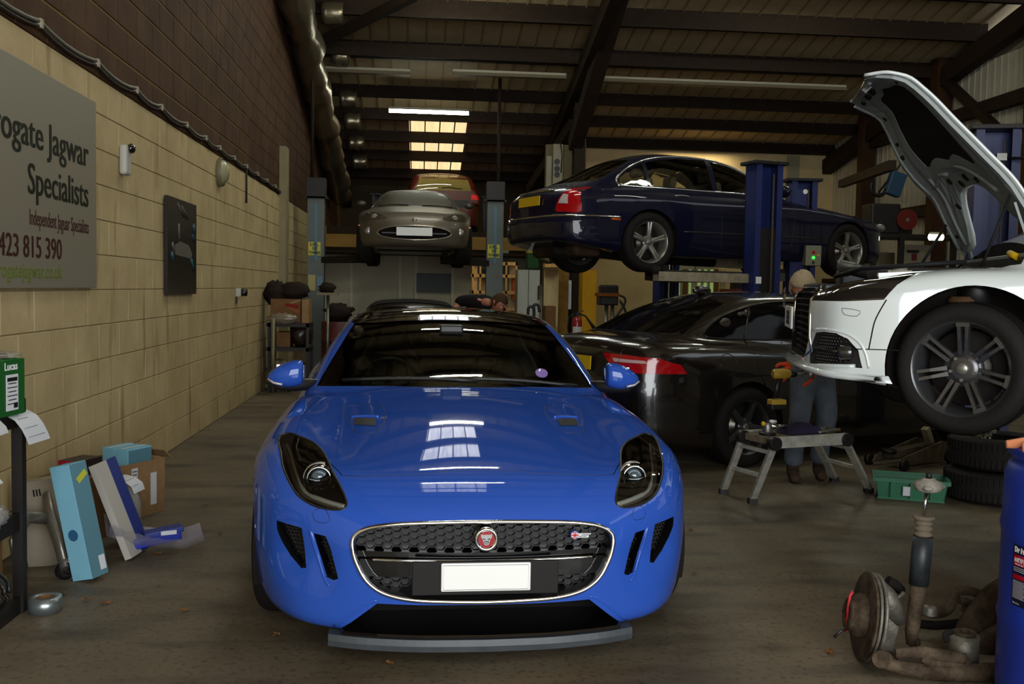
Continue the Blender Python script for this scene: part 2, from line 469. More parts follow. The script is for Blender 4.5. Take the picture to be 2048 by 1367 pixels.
def make_wheel(parent, pos, side, R, W, rr, style, rim_mat, steer=0., spin=0., name='wheel', disc=True, label=None, caliper=None):
    """rim is the part; tyre, cap, disc and nuts are its sub-parts. axle along x, outer face towards side*x"""
    s = side; m = MB(); h = W / 2
    face = h - .015
    def RX(pr): return [(r, x * s) for r, x in pr]
    m.lathe(RX([(rr + .004, face + .008), (rr - .008, face + .004), (rr - .016, face - .012), (rr - .03, face - .03), (rr - .04, -.02), (rr - .035, -h + .02), (rr, -h + .01)]), axis='x', n=48)
    def spoke(a, r0, r1, w0, w1, x0, x1, th=.028):
        c, sn = math.cos(a), math.sin(a); vs = []
        for (r, w_, x_) in ((r0, w0, x0), ((r0 + r1) / 2, w0 * .42 + w1 * .42, (x0 + x1) / 2 + .004), (r1, w1, x1)):
            for t, dx in ((-1, -th), (-.85, -.004), (0, 0.002), (.85, -.004), (1, -th)):
                yy, zz = r * c - t * w_ * sn, r * sn + t * w_ * c
                vs.append(((x_ + dx) * s, yy, zz))
        fs = [(i * 5 + k, i * 5 + k + 1, (i + 1) * 5 + k + 1, (i + 1) * 5 + k) for i in range(2) for k in range(4)]
        fs += [(i * 5 + 4, i * 5, (i + 1) * 5, (i + 1) * 5 + 4) for i in range(2)]
        if s < 0: fs = [f[::-1] for f in fs]
        m.add(vs, fs, False)
    if style == 'star':       # five broad grooved spokes
        for k in range(5):
            a = spin + 2 * PI * k / 5
            spoke(a - .085, .045, rr - .012, .028, .017, face - .03, face - .012); spoke(a + .085, .045, rr - .012, .028, .017, face - .03, face - .012)
            spoke(a, .045, rr * .72, .034, .012, face - .034, face - .022)
    elif style == 'five':
        for k in range(5):
            spoke(spin + 2 * PI * k / 5, .05, rr - .012, .042, .028, face - .03, face - .012)
    elif style == 'twin7':
        for k in range(7):
            a = spin + 2 * PI * k / 7
            for t in (-1, 1):
                a0 = a + t * .20; a1 = a + t * .088
                p0 = np.array([.072 * math.cos(a0), .072 * math.sin(a0)]); p1 = np.array([(rr - .014) * math.cos(a1), (rr - .014) * math.sin(a1)])
                pm = (p0 + p1) / 2 * 1.0 + np.array([math.cos(a), math.sin(a)]) * .0
                d = (p1 - p0) / np.linalg.norm(p1 - p0); nn = np.array([-d[1], d[0]])
                vs = []
                for p, w_, x_ in ((p0, .012, face - .035), (pm, .0085, face - .018), (p1, .0095, face - .008)):
                    for tt, dx in ((-1, -.03), (-.9, 0), (.9, 0), (1, -.03)): q = p + nn * tt * w_; vs.append(((x_ + dx) * s, q[0], q[1]))
                fs = [(i * 4 + k2, i * 4 + k2 + 1, (i + 1) * 4 + k2 + 1, (i + 1) * 4 + k2) for i in range(2) for k2 in range(3)]
                if s < 0: fs = [f[::-1] for f in fs]
                m.add(vs, fs)
            c, sn = math.cos(a), math.sin(a)
            m.prism([((face - .006) * s, (rr - .034) * c - t * .03 * sn, (rr - .034) * sn + t * .03 * c) for t in (-1, 1)] + [((face - .006) * s, (rr - .01) * c - t * .034 * sn, (rr - .01) * sn + t * .034 * c) for t in (1, -1)], (-.02 * s, 0, 0))
    m.lathe(RX([(0, face - .03), (.05, face - .03), (.078, face - .036), (.082, face - .07), (.06, face - .08)]), axis='x', n=28)
    if style == 'twin7': m.lathe(RX([(.05, face - .034), (.09, face - .04), (.094, face - .07)]), axis='x', n=28)
    o = m.build(name, rim_mat, parent, label or 'cast alloy rim'); o.location = pos; o.rotation_euler = (0, 0, steer)
    t = MB().lathe(RX([(rr - .004, face + .006), (rr + .012, face + .016), ((rr + R) / 2, h + .008), (R - .022, h - .004), (R - .006, h - .022), (R, h - .05), (R + .001, 0), (R, -h + .05), (R - .01, -h + .015), ((rr + R) / 2, -h - .005), (rr, -h + .01)]), axis='x', n=56)
    for k in range(3):
        x = -.05 + .05 * k
        t.lathe([(R + .0035, x - .017), (R + .0035, x + .017)], axis='x', n=56)
    t.build('tyre', M['rubber'], o, 'black tyre')
    MB().lathe(RX([(0, face - .018), (.024, face - .018), (.030, face - .024), (.031, face - .034)]), axis='x', n=24).build('hub_cap', M['alloy'], o)
    if disc:
        MB().lathe(RX([(.04, face - .085), (.07, face - .085), (.075, face - .12), (rr * .78, face - .12), (rr * .78, face - .14), (.07, face - .14)]), axis='x', n=40).build('brake_disc', M['disc'], o)
        for k in range(5):
            a = spin + .6 + 2 * PI * k / 5; MB().cyl((s * (face - .042), .057 * math.cos(a), .057 * math.sin(a)), (s * (face - .024), .057 * math.cos(a), .057 * math.sin(a)), .009, n=6).build('wheel_nut', M['steel'], o)
        MB().prism([(s * (face - .10), rr * .52 * math.cos(a_), rr * .52 * math.sin(a_)) for a_ in (-.5, -.2, .2, .5)] + [(s * (face - .10), rr * .84 * math.cos(a_), rr * .84 * math.sin(a_)) for a_ in (.5, .2, -.2, -.5)], (-.07 * s, 0, 0)).build('brake_caliper', caliper or M['under'], o)
    return o
def arch_cut(y, z, R, w, d=.30):
    m1 = MB().cyl((w + .3, y, z), (w - d, y, z), R, n=56); return [m1, mirror_mb(m1)]
def arch_liner(parent, y, z, R, w, d):
    for s in (-1, 1):
        MB().lathe([(R - .004, s * (w - .03)), (R - .004, s * (w - d + .004)), (.03, s * (w - d + .004))], c=(0, y, z), axis='x', n=36, arc=PI * 1.25, a0=-PI * .125).build('wheel_arch_liner', M['under'], parent)
def sdf_body(name, f, lo, hi, h, mats, parent, label=None):
    P, F_ = nets(f, lo, hi, h)
    o = bpy.data.objects.new(name, np_mesh(name, P, F_, mats)); COL.objects.link(o); o.parent = parent
    if label: o['label'] = label
    return o
def clone(o, name):
    c = o.copy(); c.data = o.data.copy(); c.name = name; COL.objects.link(c); return c
def mir(pts): return [(-a, b) for a, b in pts][::-1]
def sym(pts): return list(pts) + [(-a, b) for a, b in pts[::-1] if abs(a) > 1e-6]
# ------------------------------------------------------------------ the building
WX = -2.13; CO = .2311; BL = .4453; RW = 9.9; BY = 23.5; LY = 27.0
def roof_z(y): return 9.41 - .19 * y if y > 5 else 8.46 - .19 * (5 - y)
def floor_mat():
    m = bpy.data.materials.new('stained_concrete'); m.use_nodes = True; nt = m.node_tree; b = nt.nodes['Principled BSDF']
    tc = nt.nodes.new('ShaderNodeTexCoord')
    def noise(sc_, det, st=(1, 1, 1)):
        mp = nt.nodes.new('ShaderNodeMapping'); mp.inputs['Scale'].default_value = st; nt.links.new(tc.outputs['Object'], mp.inputs[0])
        n = nt.nodes.new('ShaderNodeTexNoise'); n.inputs['Scale'].default_value = sc_; n.inputs['Detail'].default_value = det; nt.links.new(mp.outputs[0], n.inputs[0]); return n
    def ramp(n, a, b_, c0, c1):
        r = nt.nodes.new('ShaderNodeValToRGB'); r.color_ramp.elements[0].position = a; r.color_ramp.elements[1].position = b_
        r.color_ramp.elements[0].color = (*_lin(c0), 1); r.color_ramp.elements[1].color = (*_lin(c1), 1); nt.links.new(n.outputs[0], r.inputs[0]); return r
    base = ramp(noise(.8, 6), .3, .75, (84, 73, 56), (116, 101, 78))
    st = ramp(noise(1.6, 8, (.8, 2.2, 1)), .34, .52, (60, 54, 45), (255, 255, 255))
    mx = nt.nodes.new('ShaderNodeMixRGB'); mx.blend_type = 'MULTIPLY'; mx.inputs[0].default_value = .5
    nt.links.new(base.outputs[0], mx.inputs[1]); nt.links.new(st.outputs[0], mx.inputs[2])
    sp = ramp(noise(38, 4), .36, .46, (120, 116, 108), (255, 255, 255)); mx2 = nt.nodes.new('ShaderNodeMixRGB'); mx2.blend_type = 'MULTIPLY'; mx2.inputs[0].default_value = .45
    nt.links.new(mx.outputs[0], mx2.inputs[1]); nt.links.new(sp.outputs[0], mx2.inputs[2]); nt.links.new(mx2.outputs[0], b.inputs['Base Color'])
    rr = ramp(noise(2.2, 5), .3, .7, (170, 170, 170), (235, 235, 235)); nt.links.new(rr.outputs[0], b.inputs['Roughness'])
    bm = nt.nodes.new('ShaderNodeBump'); bm.inputs['Strength'].default_value = .12; bm.inputs['Distance'].default_value = .005
    nt.links.new(noise(90, 5).outputs[0], bm.inputs['Height']); nt.links.new(bm.outputs[0], b.inputs['Normal'])
    return m
def block_mat(name, c, c2, rough=.8, stain=True):
    m = mat(name, c, rough, bump=.35, bscale=120, col2=c2, scale=2.2)
    nt = m.node_tree
    for n in nt.nodes:
        if n.type == 'MAPPING':
            g = nt.nodes.new('ShaderNodeNewGeometry'); nt.links.new(g.outputs['Position'], n.inputs[0]); break
    return m
def build_env():
    S = struct
    S(MB().box((4, 12, -.1), (14.5, 32, .2)).build('floor', floor_mat()))
    cream = block_mat('painted_block', (196, 174, 130), (176, 154, 112)); brown = block_mat('bare_block', (84, 58, 38), (66, 44, 28))
    nt = cream.node_tree; b_ = nt.nodes['Principled BSDF']; src = b_.inputs['Base Color'].links[0].from_socket   # brown streak stains
    g = nt.nodes.new('ShaderNodeNewGeometry'); mp = nt.nodes.new('ShaderNodeMapping'); mp.inputs['Scale'].default_value = (1, 5.5, .8); nt.links.new(g.outputs['Position'], mp.inputs[0])
    n_ = nt.nodes.new('ShaderNodeTexNoise'); n_.inputs['Scale'].default_value = 1.3; n_.inputs['Detail'].default_value = 4; nt.links.new(mp.outputs[0], n_.inputs[0])
    r_ = nt.nodes.new('ShaderNodeValToRGB'); r_.color_ramp.elements[0].position = .27; r_.color_ramp.elements[1].position = .40; r_.color_ramp.elements[0].color = (.42, .36, .28, 1); r_.color_ramp.elements[1].color = (1, 1, 1, 1); nt.links.new(n_.outputs[0], r_.inputs[0])
    mx = nt.nodes.new('ShaderNodeMixRGB'); mx.blend_type = 'MULTIPLY'; mx.inputs[0].default_value = .8; nt.links.new(src, mx.inputs[1]); nt.links.new(r_.outputs[0], mx.inputs[2]); nt.links.new(mx.outputs[0], b_.inputs['Base Color'])
    lw = S(MB().box((WX - .12, 12.25, 4.2), (.22, 31, 8.6)).build('wall_left', mat('mortar_dark', (122, 102, 58), .9)))
    low = MB().box((WX - .007, 12.25, 1.386), (.018, 31, 2.77)).build('painted_mortar', mat('mortar_cream', (166, 146, 104), .9), lw)
    low['kind'] = 'stuff'
    MB().box((WX - .004, 12.25, 5.7), (.018, 31, 5.8)).build('bare_mortar', mat('mortar_dark', (0, 0, 0)), lw)['kind'] = 'stuff'
    def blk(m, nm):
        me = MB().box((0, 0, 0), (.02, BL - .008, CO - .008)).mesh(nm, m); return me
    def blk_b(m, nm, g=.004):
        b = MB(); a, c = BL / 2 - g * .5, CO / 2 - g; q = g; X = .010
        vs = [(X, -a + q, -c + q), (X, a - q, -c + q), (X, a - q, c - q), (X, -a + q, c - q), (X - q, -a, -c), (X - q, a, -c), (X - q, a, c), (X - q, -a, c), (-X, -a, -c), (-X, a, -c), (-X, a, c), (-X, -a, c)]
        b.add(vs, [(0, 1, 2, 3)] + [(4 + k, 4 + (k + 1) % 4, (k + 1) % 4, k) for k in range(4)] + [(8 + k, 8 + (k + 1) % 4, 4 + (k + 1) % 4, 4 + k) for k in range(4)])
        return b.mesh(nm, m)
    mc, mb_ = blk_b(cream, 'concrete_block', .003), blk_b(brown, 'concrete_block_bare', .006)
    rnd = random.Random(3); cells = []
    for r in range(0, 36):
        z = (r + .5) * CO
        off = 5.482 - BL / 2 + (BL / 2 if r % 2 else 0)
        for k in range(-16, 46):
            y = off + k * BL
            if y < -1.5 or y > 27: continue
            if z > roof_z(y) - .1: continue
            v = np.array([WX, y, z]) - CAM; zz = v @ FW
            if zz > .1:
                px = 1024 + FPX * (v @ RT) / zz; py = 683.5 - FPX * (v @ UP) / zz; vis = -60 < px < 560 and -60 < py < 1150
            else: vis = False
            cells.append((not vis, y, z, r))
    cells.sort(key=lambda c: (c[0], c[1])); n = 0
    rest = {0: MB(), 1: MB()}
    for nv, y, z, r in cells:
        dx = rnd.uniform(-.0012, .0012); p = (WX + .002 + dx, y, z)
        if not nv and n < 296:
            o = bpy.data.objects.new('concrete_block', mc if r < 12 else mb_); COL.objects.link(o); o.parent = lw; o.location = p; o.rotation_euler = (0, 0, rnd.uniform(-.002, .002)); n += 1
        else: rest[0 if r < 12 else 1].box(p, (.02, BL - .01, CO - .01))
    for k in (0, 1): rest[k].build('concrete_blocks_beyond', [cream, brown][k], lw)['kind'] = 'stuff'
    # roof: liner sheets between ribs, purlins, rafters
    liner = mat('roof_liner', (172, 150, 116), .6, var=.15, scale=2)
    SL = math.atan(.19)
    roof = MB()
    sky = [(-.02, 1.30)]
    ys = np.linspace(-3.2, 27.4, 18)
    def roofq(x0, x1, y0, y1, dz=0.): return [(x0, y0, roof_z(y0) + dz), (x1, y0, roof_z(y0) + dz), (x1, y1, roof_z(y1) + dz), (x0, y1, roof_z(y1) + dz)]
    SKY = [(22.05, 26.8), (6.4, 8.4), (13.2, 16.0)]
    def add_sheet(x0, x1, y0, y1): roof.add(roofq(x0, x1, y0, y1, .06) , [(3, 2, 1, 0)])
    ysp = sorted([-3.4, 5.0, 27.6] + [v for s in SKY for v in s])
    sx0, sx1 = -.30, 1.0
    for a, b in zip(ysp[:-1], ysp[1:]):
        add_sheet(-2.4, sx0, a, b); add_sheet(sx1, RW + .2, a, b)
        if not any(a >= s[0] - 1e-6 and b <= s[1] + 1e-6 for s in SKY): add_sheet(sx0, sx1, a, b)
    ce = S(roof.build('ceiling', liner))
    # every sheet joint is a raised rib
    rb = bpy.data.meshes.new('roof_rib')
    rib = MB(); L = math.hypot(22.6, 22.6 * .19); rib.box((0, 0, 0), (.028, L, .03)); rm = rib.mesh('roof_rib', mat('rib_dark', (140, 120, 90), .6))
    x = -1.95
    while x < RW:
        if not (sx0 - .05 < x < sx1 + .05) or True:
            o = bpy.data.objects.new('roof_rib', rm); COL.objects.link(o); o.parent = ce; yc = 5 + 11.3; o.location = (x, yc, roof_z(yc) + .045); o.rotation_euler = (-SL, 0, 0)
        x += .335
    skm = mat('rooflight_sheet', (255, 222, 165), .5, emit=1.15, var=.15, scale=3, stretch=(6, .3, 1))
    nt = skm.node_tree
    for nd in nt.nodes:
        if nd.type == 'VALTORGB': nt.links.new(nd.outputs[0], nt.nodes['Principled BSDF'].inputs['Emission Color'])
    skn = mat('rooflight_boosted', (240, 244, 255), .5, emit=3.6, var=.3, scale=3, stretch=(6, .3, 1))  # same sheet, glow boosted out of view to strengthen the bonnet reflections
    nt = skn.node_tree
    for nd in nt.nodes:
        if nd.type == 'VALTORGB': nt.links.new(nd.outputs[0], nt.nodes['Principled BSDF'].inputs['Emission Color'])
    for i, (a, b) in enumerate(SKY):
        k = MB(); k.add(roofq(sx0, sx1, a, b, .07), [(3, 2, 1, 0)]); S(k.build('window_%d' % (i + 1), skm if i == 0 else skn))['label'] = 'translucent rooflight sheet'
    steel = mat('purlin_steel', (44, 32, 23), .7, .1, var=.2)
    PY = [5.4, 7.0, 8.5, 10.0, 11.4, 12.8, 14.2, 15.6, 17.0, 18.67, 20.74, 22.0, 23.4, 24.76, 26.2]
    for i, y in enumerate(PY):
        zc = roof_z(y) - .10
        hh = .32 if y < 20 else .25; p = MB().box((0, 0, .16 - hh / 2), (12.1, .05, hh)).box((0, .04, .15), (12.1, .09, .012)).box((0, -.035, .166 - hh), (12.1, .08, .012))
        if y == 18.67: p.box((0, -.28, -.06), (12.1, .05, .24))
        S(p.build('trim_%d' % (i + 1), steel, loc=(3.85, y, zc)))['label'] = 'dark steel roof purlin'
    def rafter(x, y0, y1, nm, drop=.30, wd=.16):
        r = MB(); r.beam((x, y0, roof_z(y0) - drop), (x, y1, roof_z(y1) - drop), wd, .34)
        return S(r.build(nm, steel))
    rafter(2.95, 5.0, LY, 'trim_20', .45, .22); rafter(RW - .15, 5.0, BY, 'trim_21', .45, .22); rafter(WX + .2, 5., LY, 'trim_22', .6)
    # centre column with haunch and bracing, partition behind
    colx, coly = ony(1152, 560, 19.6)[0], 19.6
    c = MB(); c.box((colx, coly, 2.6), (.03, .22, 5.2)).box((colx - .0, coly - .11, 2.6), (.22, .02, 5.2)).box((colx, coly + .11, 2.6), (.22, .02, 5.2))
    S(c.build('trim_23', steel))['label'] = 'dark steel column in the middle of the workshop'
    def px3(a, ya, b, yb, w_, nm, lbl=None, m=steel):
        p, q = ony(*a, ya), ony(*b, yb); r = MB().beam(p, q, w_, w_); o = S(r.build(nm, m)); 
        if lbl: o['label'] = lbl
        return o
    px3((1150, 290), 19.6, (1245, -30), 16.0, .26, 'trim_24', 'sloping steel brace above the column'); px3((1160, 160), 19.4, (1200, -60), 17.5, .26, 'trim_25'); px3((1150, 250), 19.8, (1062, 380), 24, .24, 'trim_26')
    px3((640, 85), 17.5, (830, -10), 15.8, .14, 'trim_27', 'thin diagonal roof brace')
    # back walls
    backr = mat('back_wall_render', (214, 190, 142), .85, var=.12, scale=2); grey = mat('office_panel', (196, 186, 162), .6, var=.1, scale=1.5)
    px0 = 3.1
    bw = S(MB().box(((px0 + RW) / 2, BY + .1, 2.6), (RW - px0 + .4, .2, 5.2)).build('wall_back', backr))
    sw0 = ony(1090, 400, 19.75)[0]; S(MB().bbox((sw0, 19.75, 0), (3.25, 19.87, 4.3)).build('wall_stub', mat('stub_cream', (112, 99, 74), .8, var=.1)))
    S(MB().box((3.2, (19.9 + LY) / 2, 2.4), (.12, LY - 19.9, 5.6)).build('wall_partition', mat('partition_board', (190, 172, 132), .8, var=.1)))
    S(MB().box((1, LY + .1, 2.6), (7, .2, 5.2)).build('wall_rear', mat('far_dark', (70, 58, 44), .9)))
    ofx = 21.6
    ow = S(MB().box((.6, ofx + .08, 1.15), (5.6, .12, 2.3)).build('wall_office', grey))
    for i, px_ in enumerate((703, 800, 832, 905)):
        p = ony(px_, 560, ofx); S(MB().box((p[0], ofx, 1.15), (.05, .05, 2.3)).build('trim_%d' % (30 + i), mat('panel_edge', (215, 206, 184), .6)))['label'] = 'upright panel joint'
    bp = ony(650, 480, 20.6)[2]
    S(MB().box((.8, 20.6, bp), (6.2, .10, .26)).build('trim_34', mat('mezz_timber', (158, 120, 62), .7, var=.2, scale=3, stretch=(.3, 4, 4))))['label'] = 'yellowish timber edge beam of the mezzanine'
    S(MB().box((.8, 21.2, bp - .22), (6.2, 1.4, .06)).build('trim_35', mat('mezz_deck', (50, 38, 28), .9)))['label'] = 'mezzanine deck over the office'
    # pale pilaster on the block wall
    S(MB().box((WX + .06, 15.4, 1.75), (.10, .34, 3.5)).build('trim_36', mat('pilaster', (140, 128, 98), .8, var=.1)))['label'] = 'pale pilaster against the block wall'
    # right wall of ribbed white cladding
    cl = mat('white_cladding', (176, 168, 150), .5, var=.06)
    rwm = S(MB().box((RW + .13, 12, 2.9), (.1, 31, 6.4)).build('wall_right', mat('clad_back', (120, 112, 98), .7)))
    pan = MB().box((0, 0, 0), (.03, .80, 5.6)); 
    for k in range(4): pan.box((-.022, -.3 + k * .2, 0), (.02, .05, 5.6))
    pm = pan.mesh('cladding_panel', cl)
    for k in range(18):
        o = bpy.data.objects.new('cladding_panel', pm); COL.objects.link(o); o.parent = rwm; o.location = (RW + .05, 9.0 + k * .83, 2.8)
    for i, z in enumerate((4.75, 3.1, 1.7)):
        S(MB().box((RW - .08, 15.5, z), (.18, 16.5, .22)).build('trim_%d' % (40 + i), steel))['label'] = 'horizontal steel rail on the cladding'
    for i, y in enumerate((12.4, 15.2, 18.2, 21.3)):
        S(MB().box((RW - .16, y, 2.9), (.30, .26, 6.0)).build('trim_%d' % (50 + i), mat('column_brown', (60, 38, 22), .7)))['label'] = 'steel wall column'
    S(MB().beam((RW - .2, 18.2, 5.6), (RW - .2, 15.2, 3.6), .14, .14).build('trim_55', steel)); S(MB().beam((RW - .2, 15.2, 3.6), (RW - .2, 12.4, 5.8), .14, .14).build('trim_56', steel))
    # front wall around the roller door opening
    f = MB(); f.bbox((-2.4, -3.3, 0), (-1.6, -3.05, 8)); f.bbox((4.9, -3.3, 0), (RW + .2, -3.05, 8)); f.bbox((-2.4, -3.3, 4.7), (RW + .2, -3.05, 8.2))
    S(f.build('wall_front', grey))
    S(MB().bbox((-2.4, -3.3, 6), (-2.35, 5, 8)).build('trim_60', steel))
    # foil duct down the verge and foil sleeves on purlin ends
    foil = mat('foil', (150, 138, 116), .3, .85, bump=1., bscale=9)
    pts = []; rr = []
    for i, t in enumerate(np.linspace(0, 1, 46)):
        y = 11.0 + 12.4 * t; pts.append((WX + .27 + .02 * math.sin(i * 1.7), y, roof_z(y) - .75 - .04 * math.sin(i * .9) - .7 * t)); rr.append(.24 + .03 * math.sin(i * 2.3) + .02 * math.sin(i * 5.1))
    tag(MB().tube(pts, rr, 18).build('foil_duct', foil), 'crumpled silver foil wrapped duct running down the top of the block wall', 'duct')
    rn = random.Random(5)
    for i, y in enumerate((17.0, 18.67, 20.74, 22.0, 23.4, 24.76)):
        z = roof_z(y) - .24; m = MB(); pts = [(WX + .45 + .07 * k, y, z) for k in range(6)]
        m.tube(pts, [.18 + rn.uniform(-.02, .02) for _ in pts], 14)
        tag(m.build('foil_sleeve', foil), ['silver foil sleeve on the wall end of the highest, nearest purlin in view', 'silver foil sleeve on the wall end of the second purlin from the top', 'silver foil sleeve beside the left end of the unlit strip fitting', 'silver foil sleeve on the purlin level with the lit strip light', 'silver foil sleeve on the purlin just above the far rooflight', 'lowest and farthest silver foil sleeve above the left grey lift post'][i], 'pipe insulation', 'foil sleeves on the purlin ends')
    # rods
    a = ony(1000, 165, 19.3); tag(MB().tube([(a[0], 19.3, roof_z(19.3) - .25), (a[0], 19.3, 2.6)], .035, 8).build('drop_pipe', steel), 'thin dark pipe dropping from the roof beside the right grey lift post', 'pipe')
    a = ony(633, 165, 17.6); tag(MB().tube([(a[0], 17.0, roof_z(17.) - .1), (a[0], 17.0, 3.2)], .03, 8).build('drop_pipe', steel), 'thin dark pipe dropping onto the left grey lift post', 'pipe')
build_env()
def lamp_tube(p, L, on, lbl, grp=None, rz=0., w=.16, strength=90.):
    t = thing('strip_light', lbl, 'strip light', p, rz, grp)
    MB().box((0, 0, .045), (L, w * .7, .05)).build('housing', mat('lamp_body', (168, 160, 140), .5), t, bevel=.01)
    if on: MB().tube([(-L / 2, 0, 0), (L / 2, 0, 0)], .045, 10).build('glowing_tube', mat('tube_on', (248, 255, 235), .5, emit=strength) if strength == 90. else mat('tube_on_%d' % int(strength), (248, 255, 235), .5, emit=strength), t, 'glowing tube')
    else: MB().box((0, 0, -.01), (L, w, .06)).build('diffuser', mat('tube_off', (112, 100, 78), .6), t, bevel=.01)
    return t
p = ony(858, 223, 20.6); lamp_tube(p, 1.62, True, 'lit fluorescent strip light above the raised silver coupe', None, 0, strength=26.)
for (x0, x1, yp, yd, lb) in ((640, 820, 143, 18.8, 'unlit pale strip fitting on the purlin left of the lit tube'), (905, 1132, 150, 18.8, 'unlit pale strip fitting just left of the dark centre column'),):
    a, b = ony(x0, yp - 3, yd), ony(x1, yp + 4, yd); lamp_tube((a + b) / 2, np.linalg.norm(b - a), False, lb)
a, b = ony(1178, 160, 18.8), ony(1690, 178, 18.8); lamp_tube((a + b) / 2, np.linalg.norm(b - a), False, 'long pale cable trunking under the roof right of the centre column', w=.22)
# further tubes out of frame overhead, seen as reflections in the cars
for i, (x, y) in enumerate(((.5, 7.9), (.5, 11.4), (.5, 15.2), (6.2, 9.0), (6.2, 14.5))):
    lamp_tube((x, y, roof_z(y) - .5), 1.45, True, ['lit strip light high above the roof of the blue coupe', 'lit strip light under the roof behind the blue coupe', 'lit strip light in the roof in front of the raised silver coupe', 'lit strip light high above the black saloon', 'lit strip light high above the raised navy saloon'][i])
# lamp hidden behind the rail that washes the right back wall
tag(area_light('wall_lamp', (ony(1400, 275, 23.1)[0], 23.1, 4.75), (0, 0, 0), 1.6, .15, 26, (1., .86, .55)), 'warm strip lamp washing the back wall above the raised navy saloon', 'lamp')
# ------------------------------------------------------------------ blue sports coupe
def ft_extra(ax, y):
    e = .055 * bump(ax, y, .80, .95, .15, .60)              # front wing crown
    e = e + .022 * bump(ax, y, 0, 1.1, .42, .8)  # bonnet bulge shoulders
    e = e - .012 * bump(ax, y, .60, 1.15, .09, .5)
    e = e + .05 * bump(ax, y, .80, 3.6, .2, .5)
    return e
def ft_side(ax, y, z):
    return -.12 * np.clip((.42 - z) / .32, 0, 1) ** 1.4 * np.exp(-((y - .1) / .55) ** 2)
def ft_post(f, x, y, z):
    ax = np.abs(x)
    # scooped cheeks around the side intakes and a soft roll above the chin
    f = f + .030 * bump(ax, z, .715, .42, .085, .10) * (y < 1.) + .018 * bump(ax, z, .60, .40, .05, .10) * (y < 1.)
    return f
FT = dict(L=4.47,
    top=[(-.1, .56), (0, .61), (.06, .645), (.15, .675), (.32, .722), (.6, .775), (1.0, .835), (1.4, .885), (1.65, .915), (2.0, .93), (3, .95), (3.7, .95), (4.2, .93), (4.5, .86)],
    crown=[(0, .02), (.3, .05), (.9, .10), (1.6, .09), (4.5, .10)], cpow=2.2,
    width=[(0, .90), (.3, .93), (.87, .9615), (1.4, .945), (2.0, .915), (2.8, .91), (3.5, .96), (4.0, .95), (4.5, .85)],
    side=[(.08, -.05), (.25, -.015), (.45, 0), (.62, 0), (.75, -.015), (.95, -.06)],
    nose=[(0, 0), (.2, .008), (.4, .04), (.55, .09), (.68, .165), (.8, .28), (.88, .41), (.94, .58), (.97, .8)],
    nosez=[(.1, .02), (.2, 0), (.45, 0), (.58, .015), (.66, .05), (.75, .12), (.9, .3)],
    tail=[(0, 0), (.4, .03), (.7, .12), (.9, .35), (.96, .6)], tailz=[(.1, .1), (.4, .02), (.75, 0), (.95, .03)],
    bot=[(0, .15), (.9, .14), (3.5, .15), (4.5, .28)],
    roof=[(1.5, .82), (1.66, .90), (2.0, 1.075), (2.35, 1.235), (2.65, 1.298), (2.95, 1.311), (3.3, 1.285), (3.8, 1.14), (4.3, .93)],
    gw=[(1.4, .76), (1.7, .80), (2.2, .825), (2.9, .82), (3.6, .70), (4.3, .5)], tumble=.50, belt=.90, gy=(1.45, 4.35), rcrown=.035, kroof=.09, kbelt=.04,
    sidey=ft_side, kside=.10, knose=.16, ktail=.15, extra=ft_extra, post=ft_post)
FT_LOC = (.256, 3.63, 0.); FT_RZ = .027
